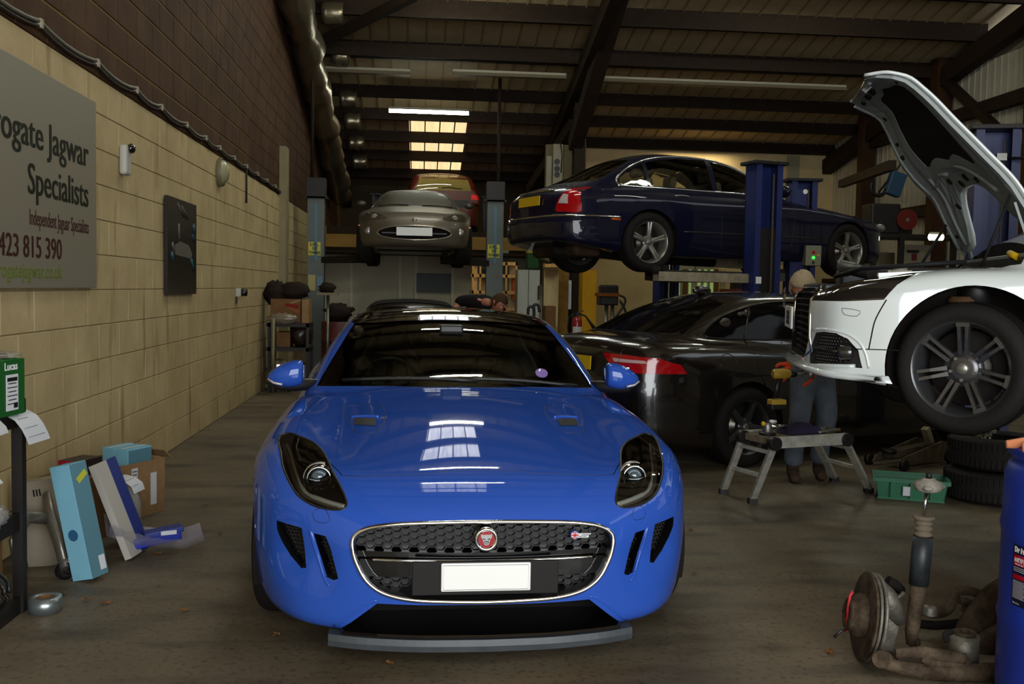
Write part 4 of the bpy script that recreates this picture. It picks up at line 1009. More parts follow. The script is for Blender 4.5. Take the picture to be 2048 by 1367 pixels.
def build_navy():
    root = thing('navy_saloon', 'dark navy saloon raised high on the blue lift, seen from its rear corner', 'car', (5.965, 13.463, 1.665), math.radians(111))
    f = Body(NV); paint = mat('navy_paint', (11, 12, 36), .5, .0, coat=.8, spec=.1); inner = mat('navy_cabin', (60, 54, 44), .8)
    body = sdf_body('body', f, (-1.02, -.06, .1), (1.02, 5.2, 1.55), .03, [paint, M['under'], inner], root)
    boolean(body, arch_cut(.93, .33, .378, .93, .28) + arch_cut(3.95, .33, .378, .93, .28), m=M['under'])
    def cav(x, y, z): return smax(smax(f(x, y, z) + .035, np.maximum(1.95 - y, y - 4.35), .04), np.maximum(np.abs(x) - .74, .60 - z), .05)
    P, F_ = nets(cav, (-.85, 1.8, .5), (.85, 4.5, 1.6), .045); boolean(body, np_mesh('c', P, F_, inner))
    W1 = smooth_poly([(2.02, .985), (2.35, 1.185), (2.65, 1.305), (2.93, 1.345), (2.93, .985)], 1)
    W2 = [(3.0, .985), (3.0, 1.352), (3.4, 1.347), (3.75, 1.295), (3.86, 1.265), (3.86, .985)]
    W3 = [(3.90, .985), (3.90, 1.25), (4.10, 1.165), (4.24, 1.06), (4.26, 1.01), (4.22, .985)]
    sg = glass('saloon_glass', (.55, .56, .50), .04)
    for W in (W1, W2, W3):
        boolean(body, [cutter(W, 'side', .3, 1.2), cutter(W, 'side', -1.2, -.3)], m=inner)
    RW_ = [(-.62, 1.02), (.62, 1.02), (.56, 1.18), (.48, 1.31), (.30, 1.355), (-.30, 1.355), (-.48, 1.31), (-.56, 1.18)]
    boolean(body, cutter(RW_, 'front', 3.95, 5.2), m=inner)
    WS = [(-.68, 1.02), (.68, 1.02), (.52, 1.33), (.3, 1.37), (-.3, 1.37), (-.52, 1.33)]
    boolean(body, cutter(WS, 'front', 1., 2.7), m=inner)
    patch(f, WS, 'front', -.004, 0, .08, 'windscreen', sg, root); patch(f, RW_, 'back', -.004, 0, .08, 'rear_window', sg, root)
    for s in (-1, 1):
        sd = 'right' if s > 0 else 'left'
        for W in (W1, W2, W3): dlo(f, W, sd, sg, root)
        line_on(f, [(1.98, .975), (2.32, 1.195), (2.65, 1.325), (3.1, 1.372), (3.5, 1.362), (3.85, 1.30), (4.12, 1.18), (4.28, 1.05), (4.28, .985), (4.2, .966), (3.5, .963), (2.7, .962)], sd, .013, 'window_surround', M['chrome'], root, .003, True, dens=4)
        line_on(f, [(5.0, .60), (4.8, .60), (4.5, .598), (4.35, .597)], sd, .014, 'bumper_strip', M['chrome'], root, .004)
        line_on(f, [(3.5, .47), (2.6, .47), (1.4, .47)], sd, .007, 'sill_strip', mat('dull_strip', (70, 66, 60), .3, .6), root, .004)
        MB().tube(on_body(f, [(4.46, .575), (4.40, .572), (4.35, .57)], sd, .004), .013, 8).build('side_marker', M['amber'], root)
        for y in (3.62, 2.62): MB().tube(on_body(f, smooth_poly([(y, .86), (y - .05, .872), (y - .16, .872), (y - .20, .862)], 2, False), sd, .018), .012, 8).build('door_handle', M['chrome'], root)
        for pts in ([(2.96, .98), (2.96, .5), (2.95, .25)], [(3.90, .97), (3.78, .80), (3.62, .60)], [(1.95, .98), (1.85, .7), (1.9, .3)]):
            line_on(f, pts, sd, .003, 'door_seam', M['black'], root, .0)
        line_on(f, [(1.6, .93), (2.6, .935), (3.6, .93), (4.4, .91), (4.8, .88)], sd, .005, 'waist_crease', paint, root, -.001)
        L = smooth_poly([(s * .76, .90), (s * .66, .905), (s * .60, .80), (s * .56, .66), (s * .70, .64), (s * .81, .65)], 3)
        tl = patch(f, L, 'back', .006, 0, .04, 'tail_lamp', M['red'], root, 'red and clear tail lamp')
        patch(f, [(s * .70, .83), (s * .64, .84), (s * .60, .74), (s * .72, .73)], 'back', .010, 0, .04, 'lamp_clear_band', M['clear'], tl)
        MB().blob((s * .86, 1.98, 1.02), (.12, .06, .075), 12).build('door_mirror', paint, root)
        MB().blob((s * .68, .17, .66), (.09, .05, .06), 12).build('headlamp', mat('dull_lens', (110, 104, 98), .15, coat=.5), root)
    patch(f, [(-.30, .735), (.30, .735), (.30, .86), (-.30, .86)], 'back', .002, 0, .08, 'plate_recess', M['gloss'], root)
    pl = MB().box((0, 5.045, .79), (.52, .012, .11), rx=.05).build('rear_plate', M['yellowp'], root, 'yellow rear number plate')
    line_on(f, [(-.42, .90), (0, .905), (.42, .90)], 'back', .012, 'boot_trim', M['chrome'], root, .006)
    line_on(f, [(-.80, .60), (-.4, .605), (0, .606), (.4, .605), (.80, .60)], 'back', .014, 'rear_bumper_strip', M['chrome'], root, .004)
    line_on(f, [(-.60, .93), (-.60, .64), (0, .615), (.60, .64), (.60, .93)], 'back', .003, 'boot_seam', M['black'], root, 0)
    for (y, z) in ((.93, .335), (3.95, .335)):
        arch_liner(root, y, .33, .372, .92, .27)
        for s in (-1, 1): make_wheel(root, (s * .80, y, z), s, .342, .24, .243, 'star', M['alloy'], spin=.35)
    for s in (-.37, .37):
        for y in (2.75, 3.75):
            MB().box((s, y, .86), (.46, .16, .50), rx=-.2).box((s, y + .06, 1.19), (.24, .08, .15)).build('seat', mat('cream_leather', (150, 140, 115), .6), root, bevel=.04)
    MB().box((0, 4.25, .99), (1.1, .3, .03)).build('parcel_shelf', mat('cream_leather', (0, 0, 0)), root)
    u = MB()
    u.tube([(-.30, 4.9, .22), (-.30, 4.2, .20), (-.15, 3.6, .16), (-.12, 1.5, .14)], .05, 8); u.build('exhaust_pipe', M['under'], root)
    MB().box((0, 4.55, .24), (1.1, .35, .16)).build('silencer_box', mat('rusty', (62, 46, 32), .8, var=.3), root, bevel=.05)
    MB().box((0, 3.95, .24), (1.35, .14, .12)).build('rear_subframe', M['under'], root, bevel=.02)
    return root, f
navy, navy_f = build_navy()
# --- black saloon parked below it
XS = base_spec(L=4.95,
    top=[(-.1, .62), (0, .68), (.15, .78), (.5, .87), (1.0, .94), (1.5, 1.0), (2.0, 1.01), (3.3, 1.02), (4.0, 1.055), (4.5, 1.075), (4.85, 1.06), (5., 1.0)],
    crown=[(0, .08), (.8, .10), (2, .08), (4., .06), (5, .09)],
    width=[(0, .82), (.4, .90), (.9, .938), (2.4, .925), (3.8, .938), (4.5, .89), (5, .80)],
    side=[(.15, -.05), (.35, 0), (.55, 0), (.80, -.015), (1.05, -.08)],
    nose=[(0, 0), (.4, .04), (.65, .13), (.8, .27), (.9, .5)], nosez=[(.1, .08), (.35, 0), (.6, .02), (.8, .15), (1., .3)],
    tail=[(0, 0), (.4, .03), (.65, .10), (.8, .21), (.9, .46)], tailz=[(.15, .14), (.35, .02), (.60, 0), (.85, .035), (1.02, .05)],
    bot=[(0, .18), (1, .15), (3.9, .16), (5, .28)],
    roof=[(1.4, .92), (1.6, 1.01), (2.1, 1.27), (2.5, 1.41), (2.95, 1.455), (3.4, 1.44), (3.9, 1.32), (4.35, 1.14), (4.7, 1.0)],
    gw=[(1.4, .76), (2.2, .82), (3.2, .81), (4.1, .74), (4.8, .60)], belt=1.0, gy=(1.35, 4.75), tumble=.50)
def build_black():
    root = thing('black_saloon', 'glossy black saloon parked on the floor beneath the raised navy saloon', 'car', (5.786, 10.364, 0), math.radians(114.5))
    f = Body(XS); paint = mat('black_paint', (19, 14, 11), .22, 0., coat=1.)
    body = sdf_body('body', f, (-1.02, -.06, .1), (1.02, 5.05, 1.55), .03, [paint, M['under']], root)
    boolean(body, arch_cut(.88, .34, .37, .94, .28) + arch_cut(3.80, .34, .375, .94, .28), m=M['under'])
    dk = mat('privacy_glass', (9, 8, 8), .08, spec=.1)
    patch(f, [(-.62, 1.10), (.62, 1.10), (.55, 1.22), (.47, 1.34), (.3, 1.38), (-.3, 1.38), (-.47, 1.34), (-.55, 1.22)], 'back', .003, 0, .08, 'rear_window', dk, root)
    for s in (-1, 1):
        sd = 'right' if s > 0 else 'left'
        W = smooth_poly([(1.95, 1.03), (2.3, 1.22), (2.7, 1.345), (3.1, 1.37), (3.5, 1.335), (3.85, 1.24), (4.05, 1.14), (4.10, 1.08), (3.9, 1.055), (3.0, 1.04)], 2)
        patch(f, W, sd, .003, 0, .08, 'side_window', dk, root)
        line_on(f, W[::2], sd, .007, 'window_trim', mat('dark_trim', (60, 54, 48), .2, .8), root, .003, True, dens=2)
        line_on(f, [(3.72, 1.06), (3.62, 1.22), (3.56, 1.31)], sd, .006, 'quarter_bar', mat('dark_trim', (0, 0, 0)), root, .005)
        line_on(f, [(1.6, .97), (2.8, .985), (3.8, 1.0), (4.4, .985)], sd, .005, 'shoulder_crease', paint, root, 0)
        for pts in ([(3.72, 1.05), (3.70, .8), (3.55, .55)], [(2.75, 1.03), (2.75, .3)]): line_on(f, pts, sd, .003, 'door_seam', M['under'], root)
        # filler flap
        line_on(f, [(4.02 + .085 * math.cos(a), .86 + .085 * math.sin(a)) for a in np.linspace(0, 2 * PI, 17)[:-1]], sd, .0035, 'filler_flap_seam', mat('dark_trim', (0, 0, 0)), root, 0, True, dens=1)
        # tail lamp: wraps from the boot lid round the corner
        L = [(s * .36, .935), (s * .60, .93), (s * .80, .912), (s * .86, .86), (s * .875, .80), (s * .60, .79), (s * .52, .80), (s * .44, .86)]
        tl = patch(f, L, 'back', .006, 0, .035, 'tail_lamp', M['red'], root, 'long red tail lamp')
        Ls = [(4.79, .912), (4.62, .89), (4.50, .845), (4.42, .79), (4.60, .79), (4.82, .79)]
        patch(f, Ls, sd, .006, 0, .035, 'lamp_side_wrap', M['red'], tl)
        patch(f, [(s * .48, .900), (s * .74, .890), (s * .755, .868), (s * .50, .872)], 'back', .010, 0, .03, 'lamp_clear_band', mat('pinkish', (200, 170, 165), .2, coat=.5), tl)
        line_on(f, [(s * .555, .97), (s * .545, .86), (s * .53, .72)], 'back', .004, 'boot_shut', mat('dark_trim', (0, 0, 0)), root, .007)
        MB().blob((s * .96, 2.0, 1.03), (.12, .07, .08), 12).build('door_mirror', paint, root)
    patch(f, [(-.40, .775), (.40, .775), (.44, .92), (-.44, .92)], 'back', .001, 0, .06, 'plate_recess', M['black'], root)
    MB().box((0, 4.935, .845), (.52, .012, .112), rx=.06).build('rear_plate', M['yellowp'], root, 'yellow rear number plate')
    bz = on_body(f, [(.0, 1.0)], 'back', .006)[0]
    MB().prism([(-.055, bz[1], bz[2] + .016), (-.02, bz[1], bz[2] + .012), (.05, bz[1], bz[2] - .010), (.055, bz[1], bz[2] - .016), (.01, bz[1], bz[2] - .006), (-.045, bz[1], bz[2] + .008)][::-1], (0, .006, 0)).build('leaping_cat_emblem', M['alloy'], root, 'silver leaping cat emblem')
    t = text_obj('badge_lettering', 'JAGUAR', .028, M['alloy'], root, (.07, bz[1] + .010, bz[2] - .052), (PI / 2, 0, PI), .002)
    text_obj('trim_badge', 'R-SPORT', .024, M['alloy'], root, (-.30, on_body(f, [(-.36, .985)], 'back', .008)[0][1], .972), (PI / 2, 0, PI), .002)
    MB().blob((0, 3.55, 1.455), (.035, .11, .045), 12).build('roof_aerial', paint, root, 'shark fin aerial')
    for (y, z) in ((.88, .335), (3.80, .335)):
        arch_liner(root, y, .34, .368, .93, .27)
        for s in (-1, 1): make_wheel(root, (s * .81, y, z), s, .335, .245, .232, 'five', M['dark_alloy'], spin=.75)
    MB().tube(on_body(f, [(-.78, .52), (0, .53), (.78, .52)], 'back', .002), .006, 6).build('bumper_crease', paint, root)
    return root
blacks = build_black()
# --- silver coupe on the grey lift
SV = base_spec(L=4.76,
    top=[(-.1, .50), (0, .56), (.12, .66), (.4, .74), (.9, .82), (1.5, .88), (1.8, .91), (3, .93), (4.3, .90), (4.8, .80)],
    crown=[(0, .03), (.5, .10), (1.5, .09), (4.7, .1)],
    width=[(0, .78), (.3, .86), (.9, .915), (2.4, .90), (3.7, .915), (4.8, .75)],
    side=[(.12, -.12), (.3, -.03), (.5, 0), (.68, -.01), (.92, -.08)],
    nose=[(0, 0), (.3, .03), (.5, .09), (.68, .2), (.8, .35), (.9, .6)], nosez=[(.1, .12), (.25, .02), (.42, 0), (.55, .03), (.68, .12), (.9, .4)],
    tail=[(0, 0), (.5, .06), (.8, .3), (.9, .55)], tailz=[(.15, .14), (.4, 0), (.8, .03), (.95, .2)],
    bot=[(0, .17), (1, .15), (3.7, .16), (4.8, .28)],
    roof=[(1.6, .84), (1.8, .93), (2.2, 1.12), (2.6, 1.255), (2.95, 1.285), (3.3, 1.26), (3.9, 1.06), (4.4, .88)],
    gw=[(1.5, .70), (2.2, .77), (3.0, .76), (4.2, .5)], belt=.90, gy=(1.5, 4.4), tumble=.58, kroof=.13)
def build_silver():
    root = thing('silver_coupe', 'dusty silver grand touring coupe raised on the grey two-post lift', 'car', (-.10, 15.2, 1.88), 0)
    f = Body(SV); paint = mat('silver_paint', (96, 86, 72), .42, .3, var=.12, scale=1.5, coat=.15)
    body = sdf_body('body', f, (-1.0, -.06, .08), (1.0, 4.85, 1.42), .035, [paint, M['under']], root)
    O = smooth_poly(sym([(0, .485), (.28, .474), (.48, .435), (.565, .375), (.50, .32), (.30, .283), (0, .27)][::-1]), 2)
    boolean(body, [cutter(O, 'front', -.3, .16)] + arch_cut(.9, .33, .36, .92, .27) + arch_cut(3.5, .33, .36, .92, .27), m=M['under'])
    line_on(f, O, 'front', .013, 'mouth_rim', mat('silver_rim', (165, 155, 138), .25, .7), root, 0, True, dens=1)
    WS = [(-.74, .885), (0, .93), (.74, .885), (.66, 1.0), (.58, 1.11), (.50, 1.20), (.36, 1.235), (0, 1.255), (-.36, 1.235), (-.50, 1.20), (-.58, 1.11), (-.66, 1.0)]
    patch(f, WS, 'front', .003, 0, .07, 'windscreen', mat('dusty_glass', (62, 52, 38), .5), root, 'dusty brown windscreen')
    line_on(f, WS[2:] + WS[:1], 'front', .009, 'screen_trim', M['alloy'], root, .004, False, dens=2)
    for s in (-1, 1):
        L = smooth_poly([(s * .80, .62), (s * .74, .695), (s * .62, .695), (s * .48, .635), (s * .42, .60), (s * .50, .575), (s * .68, .57), (s * .78, .58)], 2)
        hl = patch(f, L, 'front', .003, 0, .04, 'headlamp', mat('old_lens', (62, 54, 44), .15, coat=.8), root, 'oval headlamp')
        c = on_body(f, [(s * .615, .62)], 'front', -.006)[0]; MB().blob(tuple(c), (.055, .025, .05), 14).build('headlamp_bulb', mat('bulb_glass', (120, 112, 98), .2), hl)
        c = on_body(f, [(s * .70, .40)], 'front', 0)[0]
        MB().lathe([(0.001, -.012), (.045, -.012), (.062, 0), (.064, .03)], c=tuple(c), axis='y', n=20).build('fog_lamp', M['alloy'], root, 'round fog lamp')
        line_on(f, [(s * .12, .918), (s * .35, .93), (s * .62, .905)], 'front', .010, 'wiper', M['black'], root, .012)
        MB().blob((s * .92, 1.95, .95), (.085, .05, .05), 12).build('door_mirror', mat('grey_mirror', (58, 52, 44), .4), root)
        MB().box(tuple(on_body(f, [(s * .85, .50)], 'front', .0)[0]), (.05, .03, .02)).build('side_marker', M['amber'], root)
        W = smooth_poly([(2.1, .93), (2.5, 1.13), (2.9, 1.19), (3.3, 1.12), (3.5, .98), (3.0, .935)], 2); patch(f, W, 'right' if s > 0 else 'left', .003, 0, .08, 'side_window', M['gloss'], root)
    MB().box((0, .015, .395), (.54, .012, .125)).build('number_plate', M['white'], root, 'white front number plate')
    MB().box((0, .05, .37), (.98, .02, .02)).build('mouth_bar', M['black'], root)
    c = on_body(f, [(0, .565)], 'front', .004)[0]; MB().lathe([(0.001, -.006), (.035, -.004), (.04, .004)], c=tuple(c), axis='y', n=20).build('round_badge', M['alloy'], root)
    patch(f, [(-.26 + .16 * math.cos(a), .78 + .10 * math.sin(a)) for a in np.linspace(0, 2 * PI, 9)[:-1]], 'front', .001, 0, .05, 'dust_patch', mat('dust_dark', (96, 86, 72), .6, .2), root) if False else None
    for (y, z) in ((.9, .25), (3.5, .25)):
        arch_liner(root, y, .33, .355, .91, .26)
        for s in (-1, 1): make_wheel(root, (s * .78, y, z), s, .325, .24, .22, 'five', M['alloy'])
    MB().box((0, 1.2, .20), (1.2, .5, .12)).build('front_subframe', M['under'], root, bevel=.02)
    return root
silver = build_silver()
# --- red estate on a lift far behind
RD = base_spec(L=4.1, top=[(-.1, .6), (0, .7), (.2, .85), (1.0, .92), (1.4, .95), (4.0, .95), (4.15, .9)], crown=[(0, .08), (4.1, .04)],
    width=[(0, .72), (.5, .82), (3.6, .83), (4.1, .76)], side=[(.15, -.03), (.5, 0), (.9, -.03)], nose=[(0, 0), (.5, .06), (.8, .3)], nosez=[(.1, .05), (.5, 0), (.9, .2)],
    tail=[(0, 0), (.5, .03), (.72, .10), (.82, .25)], tailz=[(.15, .05), (.5, 0), (.9, .06), (1.0, .10), (1.45, .48)], bot=[(0, .2), (4.1, .22)],
    roof=[(1.2, .9), (2.0, 1.37), (2.6, 1.43), (3.6, 1.40), (3.9, 1.30), (4.1, 1.0)], gw=[(1.2, .72), (3.5, .78), (4.1, .74)], belt=.93, gy=(1.1, 4.05), tumble=.30, kroof=.12)
def build_red():
    root = thing('red_hatchback', 'small red hatchback raised behind the silver coupe, its tailgate glass glowing', 'car', (.30, 26.4, 2.72), PI + .06)
    root.location = (.24, 25.9, 2.56)
    f = Body(RD); paint = mat('red_paint', (96, 32, 16), .4, coat=.3)
    body = sdf_body('body', f, (-.95, -.06, .1), (.95, 4.25, 1.55), .045, [paint, M['under']], root)
    boolean(body, arch_cut(.75, .31, .33, .83, .25) + arch_cut(3.3, .31, .33, .83, .25), m=M['under'])
    W = smooth_poly([(-.60, .98), (.60, .98), (.55, 1.18), (.50, 1.30), (.3, 1.33), (-.3, 1.33), (-.50, 1.30), (-.55, 1.18)], 1)
    rwn = patch(f, W, 'back', .004, 0, .07, 'rear_window', mat('tailgate_painted_reflection', (150, 128, 72), .06, coat=1), root, 'yellowish tailgate window')  # yellowish reflection is put into the glass colour
    R = on_body(f, [(-.40, 1.02), (-.1, 1.05), (.05, 1.03)], 'back', .012); MB().tube(R, .008, 6).build('rear_wiper', M['black'], root)
    for s in (-1, 1):
        patch(f, [(s * .60, .80), (s * .78, .80), (s * .78, .90), (s * .60, .90)], 'back', .006, 0, .05, 'tail_lamp', mat('red_glow', (215, 30, 30), .2, emit=.25) if s < 0 else M['red'], root)
    patch(f, [(-.55, .62), (.55, .62), (.55, .78), (-.55, .78)], 'back', .004, 0, .05, 'plate_panel', M['black'], root)
    for (y, z) in ((.75, .25), (3.3, .25)):
        for s in (-1, 1): make_wheel(root, (s * .70, y, z), s, .30, .2, .19, 'five', M['alloy'])
build_red()
# --- black soft-top roadster, only its roof shows over the blue coupe
BK = base_spec(L=4.2, top=[(-.1, .5), (0, .58), (.2, .7), (1.4, .85), (4.0, .86), (4.2, .8)], crown=[(0, .06), (4.1, .08)], width=[(0, .78), (.8, .88), (3.4, .88), (4.2, .75)],
    side=[(.15, -.05), (.5, 0), (.85, -.05)], nose=[(0, 0), (.5, .1), (.85, .4)], nosez=[(.1, .05), (.4, 0), (.8, .25)], tail=[(0, 0), (.5, .05), (.85, .35)], tailz=[(.15, .1), (.5, 0), (.85, .1)], bot=[(0, .16), (4.2, .2)],
    roof=[(1.4, .82), (1.9, 1.12), (2.2, 1.25), (2.6, 1.28), (3.0, 1.22), (3.5, .95)], gw=[(1.4, .68), (2.4, .70), (3.4, .6)], belt=.86, gy=(1.3, 3.6), tumble=.45)
def build_roadster():
    p = ony(818, 640, 10.6); root = thing('black_roadster', 'black soft-top roadster, only its dark roof showing behind the blue coupe', 'car', (p[0], 10.5, 0), 0)
    f = Body(BK); body = sdf_body('body', f, (-.95, -.06, .08), (.95, 4.3, 1.4), .045, [mat('black_paint', (0, 0, 0)), M['under']], root)
    boolean(body, arch_cut(.8, .31, .34, .88, .25) + arch_cut(3.2, .31, .34, .88, .25), m=M['under'])
    patch(f, [(-.60, 1.79), (-.5, 1.84), (.5, 1.84), (.6, 1.79), (.55, 3.2), (-.55, 3.2)][0:0] or [(-.56, 2.15), (.56, 2.15), (.56, 3.3), (-.56, 3.3)], 'top', .006, 0, .07, 'soft_top', mat('soft_top', (26, 22, 21), .85), root, 'black fabric roof')
    patch(f, [(-.66, .87), (.66, .87), (.52, 1.19), (-.52, 1.19)], 'front', .003, 0, .07, 'windscreen', M['gloss'], root)
    for (y, z) in ((.8, .31), (3.2, .31)):
        for s in (-1, 1): make_wheel(root, (s * .76, y, z), s, .31, .22, .21, 'five', M['dark_alloy'])
build_roadster()
def build_white():
    root = thing('white_hatchback', 'white hatchback raised at the right with its bonnet open and nose to the left', 'car', WH_LOC, WH_RZ)
    f = Body(WHS); paint = mat('white_paint', (205, 210, 207), .25, 0., coat=1.)
    body = sdf_body('body', f, (-1.0, -.02, .05), (1.0, 4.35, 1.5), .024, [paint, M['under']], root)
    eng = [(-.60, .20), (.60, .20), (.70, .45), (.735, .70), (.735, 1.12), (.55, 1.22), (-.55, 1.22), (-.735, 1.12), (-.735, .70), (-.70, .45)]
    IN = [(.575, .262), (.575, .31), (.60, .372), (.63, .425), (.70, .433), (.765, .43), (.795, .405), (.815, .35), (.822, .262)]
    GR = [(-.50, .29), (.50, .29), (.56, .40), (.545, .60), (.50, .66), (-.50, .66), (-.545, .60), (-.56, .40)]
    cuts = [cutter(eng, 'top', .48, 1.2), cutter(GR, 'front', -.3, .19), cutter(IN, 'front', -.3, .50), cutter([(-a, b) for a, b in IN], 'front', -.3, .50)] + arch_cut(.885, .285, .395, .88, .30) + arch_cut(3.45, .31, .36, .88, .28)
    boolean(body, cuts, m=M['under'])
    # dark lamp units carry the top corner of the nose
    LP = [(-.1, .592), (.30, .594), (.475, .606), (.50, .64), (.535, .68), (.58, .71), (.64, .74), (.66, .9), (-.1, .9)]
    for s in (1, -1):
        a, b = (.47, 1.3) if s > 0 else (-1.3, -.47)
        lamp = clone(body, 'headlamp'); boolean(lamp, cutter(LP, 'side', a, b), 'INTERSECT', solver='EXACT')
        lamp.data.materials.clear(); lamp.data.materials.append(mat('smoked_lamp', (26, 24, 22), .05, 0, coat=1)); lamp['label'] = 'dark glossy headlamp'
        for p in lamp.data.polygons: p.material_index = 0
        boolean(body, cutter([(y, z - .003) for y, z in LP], 'side', a - .002 * s, b), m=M['under'])
    sd = 'right'
    for s in (1, -1):
        sd = 'right' if s > 0 else 'left'
        line_on(f, [(.416, .357), (.425, .42), (.437, .492), (.46, .55), (.487, .603)], sd, .0035, 'wing_seam', M['under'], root, -.001)
        line_on(f, [(.35, .355), (.45, .357), (.55, .357)], sd, .003, 'bumper_seam', M['under'], root, -.001, dens=3)
        line_on(f, smooth_poly([(.289, .552), (.30, .525), (.355, .518), (.37, .545), (.30, .556)], 1), sd, .002, 'tow_cover_seam', mat('grey_seam', (110, 112, 110), .5), root, 0, True, dens=2, n=6)
        line_on(f, [(s * .555, .245), (s * .66, .255), (s * .755, .262), (s * .81, .268)], 'front', .012, 'intake_sill', paint, root, -.004, dens=3)
        line_on(f, [(s * .60, .437), (s * .70, .445), (s * .78, .437), (s * .812, .40), (s * .826, .34), (s * .832, .262)], 'front', .009, 'intake_surround', paint, root, -.003, dens=4)
    # intake mesh, blade and fog lamp
    for s in (1, -1):
        q = [(s * a, b) for a, b in IN]
        patch(f, q, 'front', -.035, 0, .03, 'intake_mesh', M['black'], root, 'black mesh lower intake')
        g = MB()
        for i in range(16):
            for j in range(10):
                x_, z_ = .58 + i * .0165 + (j % 2) * .008, .272 + j * .0165
                if z_ > .43 or x_ > .80 - max(0, z_ - .38) * .5: continue
                p = on_body(f, [(s * x_, z_)], 'front', -.028)[0]; g.lathe([(.0062, 0), (.0085, 0), (.0085, .006)], c=tuple(p), axis='y', n=6)
        g.build('mesh_cells', mat('mesh_grey', (44, 41, 38), .4), root)['kind'] = 'stuff'
        R = on_body(f, [(s * .60, .345), (s * .66, .343), (s * .72, .340), (s * .77, .338)], 'front', -.006); MB().tube(R, .009, 8, flat=.8).build('intake_blade', M['black'], root)
        c = on_body(f, [(s * .775, .335)], 'front', -.010)[0]
        MB().lathe([(.001, -.012), (.03, -.010), (.042, 0), (.044, .05)], c=tuple(c), axis='y', n=20).build('fog_lamp', mat('fog_black', (38, 36, 35), .2, coat=1), root)
    lip = MB(); xs = np.linspace(-.86, .86, 41); nf = Sp(WHS['nose']); vs = []
    for x_ in xs:
        y_ = float(nf(abs(x_))) - .022; z_ = .252 - .10 * max(0, abs(x_) - .50) ** 1.3
        vs += [(x_, y_, z_), (x_, y_ - .008, z_ - .014), (x_, y_ + .002, z_ - .030), (x_, y_ + .08, z_ - .034), (x_, y_ + .06, z_ + .004)]
    fs = [(i * 5 + j, (i + 1) * 5 + j, (i + 1) * 5 + (j + 1) % 5, i * 5 + (j + 1) % 5) for i in range(40) for j in range(5)] + [tuple(range(5))[::-1], tuple(range(200, 205))]
    lip.add(vs, fs, True).build('front_lip', paint, root, 'white chin lip')
    # single frame grille with slats and plate
    g = MB()
    for k in range(10): g.box((0, .175, .31 + k * .036), (.92, .02, .007))
    g.build('grille_slats', M['steelblack'], root)['kind'] = 'stuff'
    line_on(f, GR, 'front', .010, 'grille_frame', M['chrome'], root, -.002, True, dens=2)
    pl = MB().box((0, .085, .49), (.52, .012, .125)).build('number_plate', M['white'], root, 'white front number plate', bevel=.004)
    text_obj('plate_letters', 'E LD 51E', .105, M['ink'], pl, (.0, .0785, .452), (PI / 2, 0, 0), .0006, 'CENTER', .004, .62)
    MB().lathe([(.045, 0), (.055, -.008), (.065, 0)], c=(0, .06, .60), axis='y', n=20).build('grille_ring_badge', M['chrome'], root)
    # engine bay
    eb = mat('engine_black', (34, 30, 27), .45, var=.3, scale=10)
    MB().box((0, .27, .655), (1.14, .10, .05)).box((0, .215, .64), (.95, .03, .09)).build('slam_panel', M['black'], root, bevel=.01)
    MB().box((.16, .80, .70), (.56, .40, .10)).box((.16, .80, .76), (.40, .28, .03)).build('engine_cover', eb, root, 'black engine cover', bevel=.02)
    MB().box((-.46, .55, .70), (.26, .30, .16)).build('air_filter_box', M['black'], root, bevel=.02)
    MB().box((-.45, .92, .71), (.20, .28, .17)).build('battery', M['ink'], root, bevel=.01)
    MB().tube([(-.40, .45, .76), (-.20, .40, .79), (.05, .42, .77), (.30, .50, .74)], .038, 12).build('intake_hose', eb, root)
    MB().cyl((.60, .95, .55), (.60, .95, .775), .085, .075).build('strut_top', M['black'], root); MB().cyl((-.60, .95, .55), (-.60, .95, .775), .085, .075).build('strut_top', M['black'], root)
    MB().box((.655, .78, .745), (.05, .62, .02), rx=.06).build('bay_channel', paint, root)
    MB().cyl((.52, .60, .62), (.52, .60, .755), .06).cyl((.52, .60, .755), (.52, .60, .785), .035).build('coolant_bottle', mat('bottle', (170, 165, 150), .4), root)
    MB().tube([(.30, .30, .72), (.45, .42, .765), (.55, .52, .77), (.62, .70, .785), (.60, .9, .80)], .012, 8).build('wiring_loom', M['ink'], root)
    MB().box((0, 1.24, .80), (1.36, .16, .10)).build('scuttle', M['black'], root, bevel=.02)
    MB().tube([(.40, 1.18, .83), (.46, 1.14, .85), (.52, 1.16, .83)], .018, 8).build('yellow_plug', M['yellowp'], root)
    # raised bonnet: skin between its near and far edge
    Nn = Sp([(0, .385), (.07, .46), (.2, .58), (.33, .68), (.5, .83), (.68, .98), (.85, 1.12), (1, 1.23)]); Nz = Sp([(0, 1.752), (.07, 1.758), (.2, 1.735), (.33, 1.66), (.5, 1.505), (.68, 1.35), (.85, 1.20), (1, 1.02)])
    Fy = Sp([(0, .46), (.12, .56), (.22, .65), (.38, .72), (.5, .77), (.65, .87), (.77, .97), (.88, 1.06), (1, 1.17)]); Fz = Sp([(0, 1.835), (.12, 1.79), (.22, 1.735), (.38, 1.59), (.5, 1.475), (.65, 1.335), (.77, 1.235), (.88, 1.07), (1, .885)])
    XH = .60
    def tend(u): return 1. - .20 * np.exp(-((u - .52) / .26) ** 4)
    def tbeg(u): return .0 + .07 * (4 * u * (1 - u)) ** .5 * 0
    def H(u, t, o=0.):
        t = tbeg(u) + (tend(u) - tbeg(u)) * t
        x = XH - 2 * XH * u; cr = .045 * 4 * u * (1 - u)
        if t < .1: x *= .93 + .7 * t
        y = float(Nn(t)) * (1 - u) + float(Fy(t)) * u; z = float(Nz(t)) * (1 - u) + float(Fz(t)) * u
        return (x, y + (cr + o) * .70, z + (cr + o) * .70)
